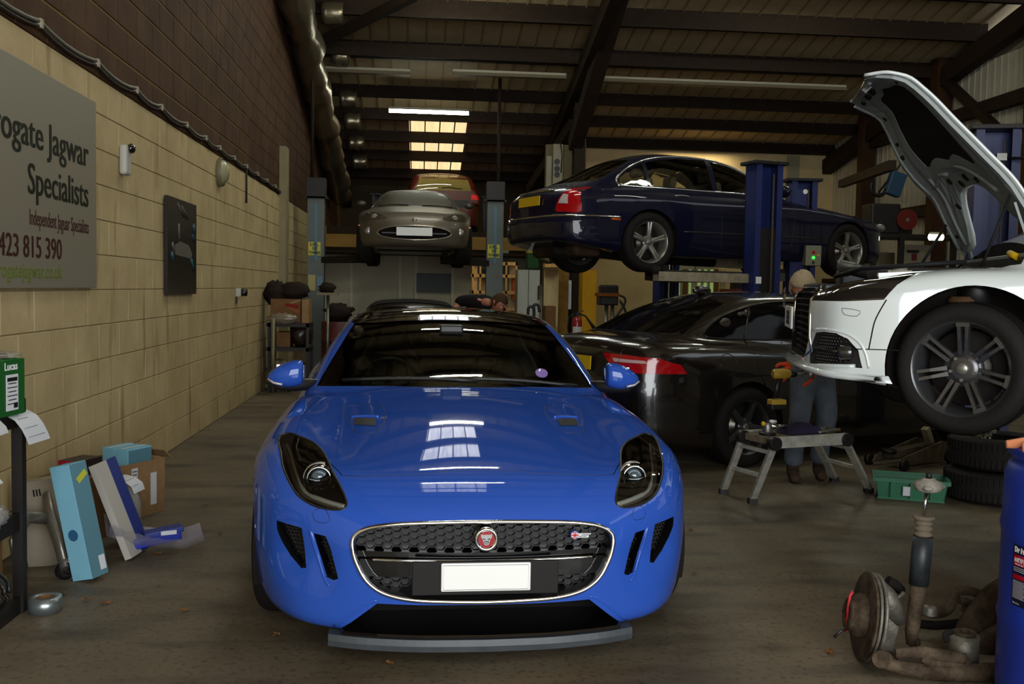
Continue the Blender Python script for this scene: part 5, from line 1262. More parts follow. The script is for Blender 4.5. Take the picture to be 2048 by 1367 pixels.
    def grid(us, ts, o, m, nm, th, lbl=None, off=None, smooth=True):
        b = MB(); nu, nt_ = len(us), len(ts); vs = [H(u, t, o) for u in us for t in ts] + [H(u, t, o - th) for u in us for t in ts]; K = nu * nt_
        fs = []
        for i in range(nu - 1):
            for j in range(nt_ - 1):
                a = i * nt_ + j; q = (a, a + nt_, a + nt_ + 1, a + 1); fs += [q, tuple(v + K for v in q[::-1])]
        for i in range(nu - 1):
            for j in (0, nt_ - 1): a = i * nt_ + j; q = (a, a + nt_, a + nt_ + K, a + K); fs.append(q if j else q[::-1])
        for j in range(nt_ - 1):
            for i in (0, nu - 1): a = i * nt_ + j; q = (a, a + 1, a + 1 + K, a + K); fs.append(q[::-1] if i else q)
        return b.add(vs, fs, smooth).build(nm, m, bon, lbl)
    bon = MB().build('bonnet', paint, root, 'open white bonnet seen from below') if False else None
    T = np.linspace(0, 1, 26)
    b0 = MB(); us = np.linspace(0, 1, 22); 
    bon = root
    skin = grid(us, T, .0, [paint], 'bonnet', .010, 'open white bonnet seen from below', smooth=True)
    bon = skin
    inner = mat('bonnet_inner', (122, 128, 126), .45, var=.1, scale=4)
    # inner frame: borders proud of the skin, pad recessed in the middle
    def ring(fn_in, nm):
        n = 60; b = MB(); outer = []; inn = []
        for k in range(n):
            a = 2 * PI * k / n; ca, sa = math.cos(a), math.sin(a); m_ = max(abs(ca), abs(sa))
            uo, to = .5 + .485 * ca / m_, .5 + .485 * sa / m_
            ui, ti = fn_in(ca, sa, m_); outer.append((uo, to)); inn.append((ui, ti))
        rows = [[H(u, t, -.012) for u, t in outer], [H(u, t, -.034) for u, t in outer]]
        for w_, o_ in ((.25, -.040), (.5, -.030), (.75, -.040), (1., -.034), (1., -.014)): rows.append([H(a[0] + (c[0] - a[0]) * w_, a[1] + (c[1] - a[1]) * w_, o_) for a, c in zip(outer, inn)])
        vs = [p for r in rows for p in r]; fs = []
        for i in range(len(rows) - 1):
            for k in range(n): fs.append((i * n + k, (i + 1) * n + k, (i + 1) * n + (k + 1) % n, i * n + (k + 1) % n))
        return b.add(vs, fs, False).build(nm, inner, skin, 'pale pressed inner frame')
    def pad_edge(ca, sa, m_):
        u = .46 + .32 * ca / m_ ** .6; t = .47 + (.30 if sa < 0 else .31) * sa / m_ ** .6
        if sa > 0: t -= .05 * abs(ca)
        return u, t + .012 * math.sin(9 * math.atan2(sa, ca))
    ring(pad_edge, 'inner_frame')
    pd = MB(); n = 60; o1 = []
    for k in range(n):
        a = 2 * PI * k / n; ca, sa = math.cos(a), math.sin(a); m_ = max(abs(ca), abs(sa)); u, t = pad_edge(ca, sa, m_); o1.append((.46 + (u - .46) * 1.04, .47 + (t - .47) * 1.04))
    vs = [H(u, t, -.030) for u, t in o1] + [H(.46 + (u - .46) * .5, .47 + (t - .47) * .5, -.034) for u, t in o1] + [H(.46, .47, -.034)]
    fs = [(k, n + k, n + (k + 1) % n, (k + 1) % n) for k in range(n)] + [(n + k, 2 * n, n + (k + 1) % n) for k in range(n)]
    pd.add(vs, fs, False).build('insulation_pad', mat('insulation', (24, 20, 18), .95, bump=.3, bscale=30), skin, 'black insulation pad')
    hm = M['under']
    for (u, t, r) in ((.90, .25, .014), (.90, .42, .012), (.91, .50, .016), (.86, .08, .02), (.65, .90, .020), (.55, .955, .024), (.45, .93, .026), (.74, .955, .022), (.35, .93, .02), (.92, .93, .014), (.70, .085, .03), (.55, .09, .035), (.08, .18, .010)):
        c = Vector(H(u, t, -.038)); d = Vector((0, -.7, -.7))
        MB().cyl(c - d * .01, c + d * .006, r, n=14).build('frame_hole', hm, skin)
    for (u0, t0, u1, t1) in ((.95, .30, .93, .75), (.93, .75, .97, .97), (.80, .70, .88, .97), (.60, .86, .84, .74), (.20, .86, .44, .84), (.25, .05, .80, .06), (.97, .05, .96, .30)):
        MB().tube([H(u0 + (u1 - u0) * q, t0 + (t1 - t0) * q, -.040) for q in np.linspace(0, 1, 8)], .011, 8).build('frame_rib', inner, skin)
    pts = [H(0, t, .0) for t in np.linspace(0, 1, 40)]; MB().tube(pts, .009, 8).build('bonnet_edge', paint, skin)
    pts = [H(1, t, -.01) for t in np.linspace(0, 1, 40)]; MB().tube(pts, .010, 8).build('bonnet_edge', inner, skin)
    c = H(.5, .06, -.05); MB().box(c, (.10, .05, .03), rx=.8).build('striker', M['steel'], skin)
    for s in (1, -1): MB().beam((s * .60, 1.22, .80), (s * .58, 1.12, 1.10), .03, .012).build('bonnet_hinge', inner, root)
    MB().tube([(.56, .98, .77), (.575, 1.10, 1.14)], .008, 8).build('gas_strut', M['ink'], root)
    MB().tube([(-.50, .85, .74), (-.53, 1.03, 1.06)], .009, 8).build('gas_strut', M['ink'], root)
    # rest of the body
    for s in (1, -1):
        sd = 'right' if s > 0 else 'left'
        patch(f, [(1.75, .98), (2.1, 1.20), (2.5, 1.32), (3.4, 1.30), (3.8, 1.18), (3.7, 1.0)], sd, .003, 0, .09, 'side_window', M['gloss'], root)
        MB().blob((s * .95, 1.72, 1.0), (.10, .06, .07), 12).build('door_mirror', paint, root)
        line_on(f, [(1.45, .90), (1.43, .6), (1.5, .25)], sd, .003, 'door_seam', M['under'], root)
    patch(f, [(-.62, .98), (.62, .98), (.50, 1.30), (-.50, 1.30)], 'front', .003, 0, .08, 'windscreen', M['gloss'], root, 'dark windscreen')
    arch_liner(root, .885, .285, .39, .87, .29); arch_liner(root, 3.45, .31, .355, .87, .27)
    make_wheel(root, (.72, .895, .272), 1, .325, .225, .240, 'twin7', M['dark_alloy'], spin=PI / 2, steer=math.radians(-29), label='dark seven twin-spoke alloy wheel')
    make_wheel(root, (-.72, .895, .272), -1, .325, .225, .240, 'twin7', M['dark_alloy'], spin=PI / 2, steer=math.radians(-31))
    for s in (1, -1): make_wheel(root, (s * .77, 3.45, .27), s, .325, .225, .240, 'twin7', M['dark_alloy'])
    MB().cyl((.60, .90, .30), (.58, .92, .66), .035).lathe([(.07, 0), (.085, .02), (.07, .04)], c=(.60, .90, .585), n=20).build('suspension_strut', mat('rust_brown', (96, 70, 46), .8, var=.4, scale=12), root, 'rusty suspension strut')
    MB().box((0, 1.0, .24), (1.1, .9, .08)).build('undertray', M['under'], root)
    return root
white = build_white()
# ------------------------------------------------------------------ people: skinned skeletons
def skinned(name, nodes, edges, m, parent=None, label=None, root=0, sub=2):
    """nodes: (x,y,z,rx[,ry]); edges: index pairs"""
    me = bpy.data.meshes.new(name); me.from_pydata([n[:3] for n in nodes], edges, []); o = bpy.data.objects.new(name, me); COL.objects.link(o)
    sk = o.modifiers.new('skin', 'SKIN'); sk.use_smooth_shade = True
    me.skin_vertices or None
    if not me.skin_vertices:
        import bmesh
        bm = bmesh.new(); bm.from_mesh(me); bm.verts.layers.skin.verify(); bm.to_mesh(me); bm.free()
    for i, n in enumerate(nodes):
        v = me.skin_vertices[0].data[i]; r = n[3]; v.radius = (r, n[4] if len(n) > 4 else r); v.use_root = (i == root)
    sb = o.modifiers.new('sub', 'SUBSURF'); sb.levels = sub; sb.render_levels = sub
    bpy.context.view_layer.update()
    ev_ = o.evaluated_get(bpy.context.evaluated_depsgraph_get()); new = bpy.data.meshes.new_from_object(ev_); o.modifiers.clear(); o.data = new
    new.materials.clear(); new.materials.append(m); new.polygons.foreach_set('use_smooth', [True] * len(new.polygons))
    if parent is not None: o.parent = parent
    if label: o['label'] = label
    return o
skin_m = mat('skin', (176, 112, 86), .55); glove = mat('orange_glove', (205, 74, 34), .6, bump=.3, bscale=80)
jeans = mat('blue_jeans', (92, 98, 106), .85, bump=.4, bscale=26, var=.3, scale=7); boots = mat('worn_boots', (62, 46, 34), .8, var=.4, scale=14)
def hand(nm, wrist, dirv, palmn, m, parent, curl=.9, s=1.):
    """palm with four unequal bent fingers and a side thumb"""
    w = Vector(wrist); d = Vector(dirv).normalized(); n = Vector(palmn); n = (n - d * n.dot(d)).normalized(); t = d.cross(n)
    nodes = [(*w, .026 * s, .022 * s)]; edges = []
    c = w + d * .05 * s; nodes.append((*c, .034 * s, .018 * s)); edges.append((0, 1))
    for k, (off, L) in enumerate(((-.030, .072), (-.010, .082), (.011, .078), (.030, .062))):
        b = w + d * .085 * s + t * off * s; i = len(nodes); nodes.append((*b, .0125 * s)); edges.append((1, i)); a = 0; p = b
        for j, f_ in enumerate((.45, .32, .23)):
            a += curl * (.5 if j == 0 else .55); p = p + (d * math.cos(a) + n * math.sin(a)) * L * f_ * s; nodes.append((*p, (.0105, .0095, .008)[j] * s)); edges.append((i + j, i + j + 1))
    b = w + d * .03 * s - t * .034 * s; i = len(nodes); nodes.append((*b, .014 * s)); edges.append((0, i))
    p = b - t * .028 * s + d * .022 * s + n * .012 * s; nodes.append((*p, .012 * s)); edges.append((i, i + 1)); p = p + d * .03 * s + n * .016 * s; nodes.append((*p, .0095 * s)); edges.append((i + 1, i + 2))
    return skinned(nm, nodes, edges, m, parent, None, 0, 1)
def head(c, look, up, parent, body_m, hair_m, hair_len=.012, glasses=False, bald=False):
    """head at c looking along look"""
    L = Vector(look).normalized(); U = Vector(up); U = (U - L * U.dot(L)).normalized(); S_ = L.cross(U); c = Vector(c)
    def W(f, s_, u): return c + L * f + S_ * s_ + U * u
    mb = MB(); n, m_ = 24, 20; vs = []
    for i in range(1, m_):
        ph = PI * i / m_
        for k in range(n):
            a = 2 * PI * k / n; f, s_, u = math.sin(ph) * math.cos(a), math.sin(ph) * math.sin(a), math.cos(ph)
            rf, rs, ru = .098, .076, .118
            F_, Sx, Uu = f * rf, s_ * rs, u * ru
            if u < 0: q = -u; Sx *= 1 - .30 * q; F_ = F_ * (1 - .22 * q) + (.018 * q)
            if f > .2: F_ -= .010 * math.exp(-((u - .05) / .12) ** 2) * math.exp(-((abs(s_) - .38) / .2) ** 2) * 1.2   # eye sockets
            if f > .8: F_ += .024 * math.exp(-((u + .16) / .16) ** 2) * math.exp(-(s_ / .14) ** 2)                        # nose
            if f > .6: F_ += .006 * math.exp(-((u + .48) / .07) ** 2) * math.exp(-(s_ / .25) ** 2)
            vs.append(W(F_, Sx, Uu))
    vs += [W(0, 0, .118), W(.015, 0, -.118)]
    fs = [(i * n + k, (i + 1) * n + k, (i + 1) * n + (k + 1) % n, i * n + (k + 1) % n) for i in range(m_ - 2) for k in range(n)]; t = (m_ - 1) * n
    fs += [(t, k, (k + 1) % n) for k in range(n)] + [(t + 1, (m_ - 2) * n + (k + 1) % n, (m_ - 2) * n + k) for k in range(n)]
    h = mb.add(vs, fs, True).build('head', body_m, parent)
    for s_ in (-1, 1):
        MB().blob(tuple(W(.080, s_ * .031, .012)), .0115, 10).build('eye', M['white'], h)
        MB().blob(tuple(W(-.006, s_ * .078, -.005)), (.016, .016, .030), 10).build('ear', body_m, h)
        MB().tube([W(.092, s_ * .016, .034), W(.092, s_ * .034, .038), W(.082, s_ * .050, .032)], .004, 6).build('eyebrow', hair_m, h)
    MB().tube([W(.094, -.024, -.058), W(.103, 0, -.056), W(.094, .024, -.058)], .004, 6).build('mouth', mat('lips', (140, 70, 60), .5), h)
    hb = MB(); vs = []; rn = random.Random(2); K = 28; R_ = 14
    for i in range(R_):
        ph = (PI * .60) * i / (R_ - 1)
        for k in range(K):
            a = 2 * PI * k / K; f, s_, u = math.sin(ph) * math.cos(a), math.sin(ph) * math.sin(a), math.cos(ph)
            e = hair_len * rn.uniform(.7, 1.3)
            if f > .35 and u < .45: f = min(f, .35); e = -.004
            vs.append(W(f * (.100 + e), s_ * (.078 + e), u * (.120 + e)))
    fs = [(i * K + k, (i + 1) * K + k, (i + 1) * K + (k + 1) % K, i * K + (k + 1) % K) for i in range(R_ - 1) for k in range(K)]
    hb.add(vs, fs, True).build('hair', hair_m, h)
    if glasses:
        for s_ in (-1, 1):
            MB().tube([W(.100, s_ * .032 + .022 * math.cos(a), .010 + .017 * math.sin(a)) for a in np.linspace(0, 2 * PI, 13)[:-1]], .0025, 6, True).build('spectacle_rim', M['ink'], h)
            MB().tube([W(.098, s_ * .055, .014), W(.0, s_ * .083, .012)], .0025, 6).build('spectacle_arm', M['ink'], h)
    return h
def mechanic():
    root = thing('person', 'person with short grey hair, orange gloves and blue jeans bending behind the white hatchback', 'person', (3.02, 7.45, 0))
    o = Vector((3.02, 7.45, 0))
    def P(x, y, z, *r): return (x - o.x, y - o.y, z, *r)
    top = mat('olive_shirt', (66, 54, 38), .9, var=.2)
    hipL, hipR = (2.93, 7.36, .93), (3.11, 7.46, .93)
    N = [P(3.02, 7.40, .95, .15, .11), P(2.98, 7.30, 1.06, .145, .115), P(2.90, 7.12, 1.20, .155, .12), P(2.83, 6.98, 1.31, .15, .11), P(2.76, 6.87, 1.38, .06), P(2.73, 6.82, 1.42, .052),
         P(2.76, 6.98, 1.31, .065), P(2.74, 6.80, 1.10, .048), P(2.545, 6.62, .955, .036),
         P(2.95, 6.90, 1.32, .068), P(2.86, 6.72, 1.08, .050), P(2.71, 6.62, .95, .036)]
    E = [(0, 1), (1, 2), (2, 3), (3, 4), (4, 5), (3, 6), (6, 7), (7, 8), (3, 9), (9, 10), (10, 11)]
    skinned('body', [(*a[:3], a[3] * .85, a[4] * .85) if len(a) > 4 else a for a in N], E, skin_m, root)
    N2 = [(a[0], a[1], a[2], a[3] + .02, (a[4] if len(a) > 4 else a[3]) + .014) for a in N[:5] + N[6:8] + N[9:11]]
    skinned('shirt', N2, [(0, 1), (1, 2), (2, 3), (3, 4), (3, 5), (5, 6), (3, 7), (7, 8)], top, root, 'olive brown work top')
    L = [P(3.02, 7.40, .97, .165, .125), P(3.02, 7.40, .88, .165, .13), P(2.925, 7.36, .78, .105), P(2.90, 7.33, .50, .082), P(2.90, 7.42, .26, .075), P(2.90, 7.44, .10, .078), P(3.12, 7.46, .78, .105), P(3.15, 7.40, .50, .082), P(3.15, 7.52, .26, .075), P(3.15, 7.54, .10, .078)]
    skinned('jeans', L, [(0, 1), (1, 2), (2, 3), (3, 4), (4, 5), (1, 6), (6, 7), (7, 8), (8, 9)], jeans, root, 'faded blue jeans')
    for x, y in ((2.90, 7.44), (3.15, 7.54)):
        skinned('boot', [P(x, y, .14, .055), P(x, y, .06, .052), P(x - .03, y - .11, .045, .050, .042), P(x - .05, y - .20, .038, .044, .034)], [(0, 1), (1, 2), (2, 3)], boots, root, 'scuffed brown work boot')
    h = head((2.655 - o.x, 6.74 - o.y, 1.485), (-.35, -.75, -.62), (-.3, -.5, .8), root, skin_m, mat('grey_hair', (168, 148, 118), .9, bump=.5, bscale=90), .014, True)
    hand('gloved_hand', (2.545 - o.x, 6.62 - o.y, .955), (-.65, -.35, -.6), (-.2, .9, -.4), glove, root, 1.0, 1.05)['label'] = 'orange glove gripping the driver'
    hand('gloved_hand', (2.71 - o.x, 6.62 - o.y, .95), (-.25, -.15, -.95), (-.9, .3, 0), glove, root, .7, 1.05)['label'] = 'orange glove'
    # cordless driver hangs from the left glove
    d = thing('cordless_driver', 'yellow and black cordless driver held in the orange gloved hand', 'power tool', (2.45, 6.53, .90), math.radians(12))
    yel = mat('tool_yellow', (176, 142, 40), .5)
    m = MB(); m.lathe([(.02, -.075), (.034, -.06), (.036, .02), (.03, .05), (.022, .06)], axis='x', n=18); m.build('motor_housing', yel, d, 'yellow motor housing')
    MB().lathe([(.018, .055), (.026, .06), (.024, .10), (.010, .115)], axis='x', n=16).build('chuck', M['steelblack'], d)
    MB().cyl((.11, 0, 0), (.20, 0, 0), .006).cyl((.19, 0, 0), (.23, 0, 0), .035, .038).build('cup_brush', M['steel'], d)
    MB().tube([(-.02, 0, -.02), (-.035, 0, -.09), (-.045, 0, -.165)], [.024, .021, .022], 12, flat=.8).build('grip', M['black'], d)
    MB().box((-.035, 0, -.19), (.11, .07, .035)).build('battery_shoe', yel, d, bevel=.006); MB().box((-.035, 0, -.222), (.12, .075, .035)).build('battery', M['black'], d, bevel=.006)
    MB().box((-.005, 0, -.045), (.012, .012, .03)).build('trigger', M['black'], d)
mechanic()
def second():
    o = Vector((1.0, 12.6, 0)); root = thing('person', 'person in a black T-shirt leaning over far behind the blue coupe roof', 'person', o)
    def P(x, y, z, *r): return (x - o.x, y - o.y, z, *r)
    tee = mat('black_tee', (22, 20, 20), .9)
    N = [P(1.0, 12.7, .97, .15, .11), P(.93, 12.58, 1.10, .145, .11), P(.80, 12.42, 1.22, .155, .11), P(.70, 12.30, 1.28, .15, .10), P(.82, 12.20, 1.27, .055), P(.87, 12.17, 1.26, .05),
         P(.50, 12.36, 1.32, .062), P(.42, 12.28, 1.13, .046), P(.52, 12.05, 1.02, .034), P(.84, 12.28, 1.22, .06), P(.98, 12.12, 1.02, .045), P(.90, 11.92, .92, .034)]
    E = [(0, 1), (1, 2), (2, 3), (3, 4), (4, 5), (3, 6), (6, 7), (7, 8), (3, 9), (9, 10), (10, 11)]
    skinned('body', [(*a[:3], a[3] * .5, a[4] * .5) if len(a) > 4 else ((*a[:3], .045) if a[3] > .059 else a) for a in N], E, skin_m, root)
    N2 = [(a[0], a[1], a[2], .165, .15) for a in N[:4]] + [P(.50, 12.35, 1.31, .09), P(.88, 12.25, 1.19, .09), P(.455, 12.31, 1.21, .07)]
    skinned('t_shirt', N2, [(0, 1), (1, 2), (2, 3), (3, 4), (3, 5), (4, 6)], tee, root, 'black T-shirt')
    L = [P(1.0, 12.7, .97, .16, .12), P(1.0, 12.7, .88, .16, .12), P(.92, 12.7, .78, .10), P(.92, 12.68, .48, .075), P(.92, 12.74, .10, .07), P(1.1, 12.74, .78, .10), P(1.12, 12.72, .48, .075), P(1.12, 12.8, .10, .07)]
    skinned('trousers', L, [(0, 1), (1, 2), (2, 3), (3, 4), (1, 5), (5, 6), (6, 7)], tee, root)
    for x, y in ((.92, 12.74), (1.12, 12.8)): skinned('shoe', [P(x, y, .10, .05), P(x, y - .08, .05, .048, .04), P(x, y - .18, .04, .042, .034)], [(0, 1), (1, 2)], boots, root)
    head((.955 - o.x, 12.10 - o.y, 1.27), (.45, -.45, -.75), (.6, -.5, .5), root, skin_m, mat('brown_hair', (70, 50, 36), .9, bump=.5, bscale=90), .008)
    hand('hand', (.52 - o.x, 12.05 - o.y, 1.02), (.3, -.5, -.8), (1, 0, 0), skin_m, root); hand('hand', (.90 - o.x, 11.92 - o.y, .92), (-.2, -.6, -.7), (-1, 0, 0), skin_m, root)
second()
# ------------------------------------------------------------------ two-post lifts
bl = mat('lift_blue', (22, 34, 90), .45, var=.15, scale=5); gy = mat('lift_grey', (84, 90, 86), .5, var=.15, scale=4); dark = M['steelblack']
def post(name, label, x, y, H_, w, m, rz=0., grp=None, carriage=1.7, cap=True, face=-1):
    t = thing(name, label, 'lift', (x, y, 0), rz, grp)
    c = MB(); c.box((0, face * -.10, H_ / 2), (w, .02, H_)).box((-w / 2 + .01, 0, H_ / 2), (.02, .22, H_)).box((w / 2 - .01, 0, H_ / 2), (.02, .22, H_))
    c.box((-w / 2 + .035, face * .105, H_ / 2), (.07, .012, H_)).box((w / 2 - .035, face * .105, H_ / 2), (.07, .012, H_))
    if m is gy: c.box((0, face * .118, H_ / 2), (w, .012, H_))
    c.build('column', m, t); MB().box((0, 0, .012), (w + .16, .42, .024)).build('base_plate', m, t, bevel=.004)
    if cap: MB().box((0, 0, H_ + .02), (w + .10, .30, .04)).build('top_cap', dark, t, bevel=.006)
    MB().box((0, face * .02, carriage), (w - .08, .16, .9)).build('carriage', dark, t)
    if m is not gy: MB().tube([(w * .12, face * .125, .1), (w * .12, face * .125, H_ - .1)], .010, 6).build('cable', mat('cable_dull', (70, 66, 58), .6), t)
    return t
def arm(t, pts, m, nm='lift_arm', w=.11, h=.10):
    b = MB()
    for a, c in zip(pts[:-1], pts[1:]): b.beam(a, c, w, h)
    o = b.build(nm, m, t); e = pts[-1]; MB().cyl((e[0], e[1], e[2] + .02), (e[0], e[1], e[2] + .10), .05, n=16).build('rubber_pad', M['rubber'], o); return o
def sticker(t, pos, w, h, m, nm='warning_sticker', rz=0., lbl=None): 
    return MB().box(pos, (w, .004, h), rz=rz).build(nm, m, t, lbl)
def build_lifts():
    ys = mat('sticker_yellow', (190, 180, 40), .5)
    # grey pair around the silver coupe
    for i, (px, lb) in enumerate(((633, 'left grey lift post of the silver coupe, beside the block wall'), (989, 'right grey lift post of the silver coupe, in front of the pine shelving'))):
        p = ony(px, 480, 16.9); top = ony(px, 397 if i == 0 else 404, 16.8)[2]
        t = post('lift_post', lb, p[0], 16.9, top, .275, gy, 0, 'grey lift posts', 1.75)
        MB().box((0, -.127, top - .55), (.05, .012, .95)).build('name_strip', mat('strip_blue', (70, 104, 122), .5), t, 'pale blue name strip')
        for k, ch in enumerate('STERTIL'): pass
        zc = ony(px, 497 if i == 0 else 502, 16.8)[2]
        s_ = sticker(t, (-.02, -.129, zc), .20, .22, ys, 'load_sticker', lbl='yellow S.W.L. 3.0 TONNES sticker')
        for k, (tx, sz) in enumerate((('S.W.L.', .07), ('3.0', .075), ('TONNES', .06))):
            text_obj('sticker_text', tx, sz, M['ink'], s_, (-.02, -.1335, zc + .045 - k * .066), (PI / 2, 0, 0), .0005, 'CENTER', .002, .80)
        MB().box((0, 0, top + .17), (.30, .30, .34)).build('motor_box', dark, t)
        sx = 1 if i == 0 else -1
        arm(t, [(0, .0, 1.85), (sx * .85, -.55, 1.90)], dark); arm(t, [(0, .0, 1.85), (sx * .85, .9, 1.90)], dark)
        if i == 0:
            sticker(t, (-.06, -.129, ony(px, 565, 16.8)[2]), .12, .26, mat('notice', (170, 160, 110), .6), 'notice_card'); sticker(t, (.07, -.129, ony(px, 562, 16.8)[2]), .09, .16, mat('notice_blue', (90, 120, 140), .5), 'notice_card')
        else: sticker(t, (.04, -.129, ony(px, 553, 16.8)[2]), .06, .02, mat('red_mark', (130, 50, 40), .5), 'small_red_mark')
    # blue pair for the navy saloon
    p = ony(1524, 500, 10.75); top = ony(1524, 330, 10.7)[2]
    t = post('lift_post', 'tall blue lift post in front of the doors of the navy saloon', p[0], 10.75, top, .335, bl, math.radians(14), 'blue lift posts', 1.7)
    sticker(t, (-.11, -.118, ony(1507, 560, 10.7)[2]), .07, .075, M['white'], lbl='small white sticker')
    arm(t, [(0, .05, 1.62), (-.8, .75, 1.64)], dark); arm(t, [(0, .05, 1.62), (.9, .95, 1.64)], M['steel']); arm(t, [(-.1, .05, 1.60), (-1.35, -.10, 1.60)], mat('worn_grey', (150, 140, 116), .6, var=.3, scale=12))
    p = ony(1332, 560, 14.6)
    t = post('lift_post', 'blue lift post standing behind the rear wheel of the navy saloon', p[0], 14.6, 2.7, .32, bl, math.radians(14), 'blue lift posts', 1.7)
    MB().tube([(-.02, -.13, .2), (-.02, -.13, 2.2)], .012, 6).build('white_cable', M['white'], t); arm(t, [(0, -.05, 1.62), (.9, -.9, 1.64)], dark); arm(t, [(0, -.05, 1.62), (-.7, -.8, 1.64)], dark)
    sticker(t, (-.11, -.118, ony(1316, 556, 14.5)[2]), .07, .07, M['paper'])
    # single blue column with the control box and green lamp
    p = ony(1600, 480, 12.2); top = ony(1600, 364, 12.2)[2]
    t = post('lift_post', 'shorter blue lift post with a grey control box and green lamp', p[0], 12.2, top, .33, bl, 0, 'blue lift posts', .5)
    MB().box((-.06, -.113, top / 2), (.33 * .5, .01, top - .2)).build('column_cover', bl, t)
    cb = MB().box((.02 + .06, -.19, ony(1613, 511, 12.)[2]), (.20, .14, .25)).build('control_box', mat('box_grey', (122, 118, 96), .5), t, 'grey control box', bevel=.01)
    zc = ony(1613, 515, 12.)[2]
    MB().cyl((.075, -.262, zc), (.075, -.272, zc), .018).build('green_lamp', mat('green_lamp', (40, 220, 60), .4, emit=3.), cb, 'glowing green lamp'); MB().cyl((.075, -.262, zc + .065), (.075, -.274, zc + .065), .02).build('red_button', M['red'], cb)
    MB().cyl((.135, -.262, zc + .03), (.135, -.272, zc + .03), .018).build('yellow_button', M['yellowp'], cb); MB().cyl((.075, -.262, zc - .06), (.075, -.272, zc - .06), .016).build('black_button', M['black'], cb)
    MB().cyl((0, -.122, top - .13), (0, -.126, top - .13), .03).build('round_sticker', M['white'], t)
    # blue pair for the white hatchback
    p = ony(1985, 400, 8.3); top = ony(1985, 262, 8.3)[2]
    t = post('lift_post', 'wide blue lift post behind the open white bonnet', p[0], 8.3, top, .36, bl, math.radians(-16), 'blue lift posts', .95)
    arm(t, [(0, -.05, .88), (-.2, -1.5, .93)], bl); arm(t, [(0, -.05, .88), (.8, -1.6, .93)], bl)
    MB().tube([(.05, -.13, top - .25), (.25, -.3, top - .27), (.7, -.5, top - .42)], .012, 6).build('hose', dark, t); MB().box((.02, -.13, top - .24), (.08, .05, .06)).build('valve', M['steel'], t)
    t = post('lift_post', 'blue lift post on the near side of the white hatchback, outside the right edge', 4.9, 3.4, 2.8, .36, bl, math.radians(166), 'blue lift posts', .95)
    arm(t, [(0, -.05, .88), (.3, -1.0, .93)], bl)
    # grey slab of lift beam below the navy saloon
    a, b = ony(1374, 521, 12.9), ony(1482, 526, 12.2)
    tag(MB().beam(a, b, .16, .14).build('lift_beam', mat('worn_grey', (150, 140, 116), .6, var=.3, scale=12)), 'worn pale steel beam hanging below the sills of the navy saloon', 'beam')
    # lift for the red hatchback, mostly hidden
    for x in (-1.05, 1.6):
        t = post('lift_post', ['dark lift post left of the red hatchback', 'dark lift post right of the red hatchback'][x > 0], x, 24.2, 3.6, .25, dark, 0, 'dark lift posts at the back', 2.5); sx = 1 if x < 0 else -1
        arm(t, [(0, .0, 2.56), (sx * .95, -.6, 2.58)], dark); arm(t, [(0, .0, 2.56), (sx * .95, .6, 2.58)], dark)
build_lifts()
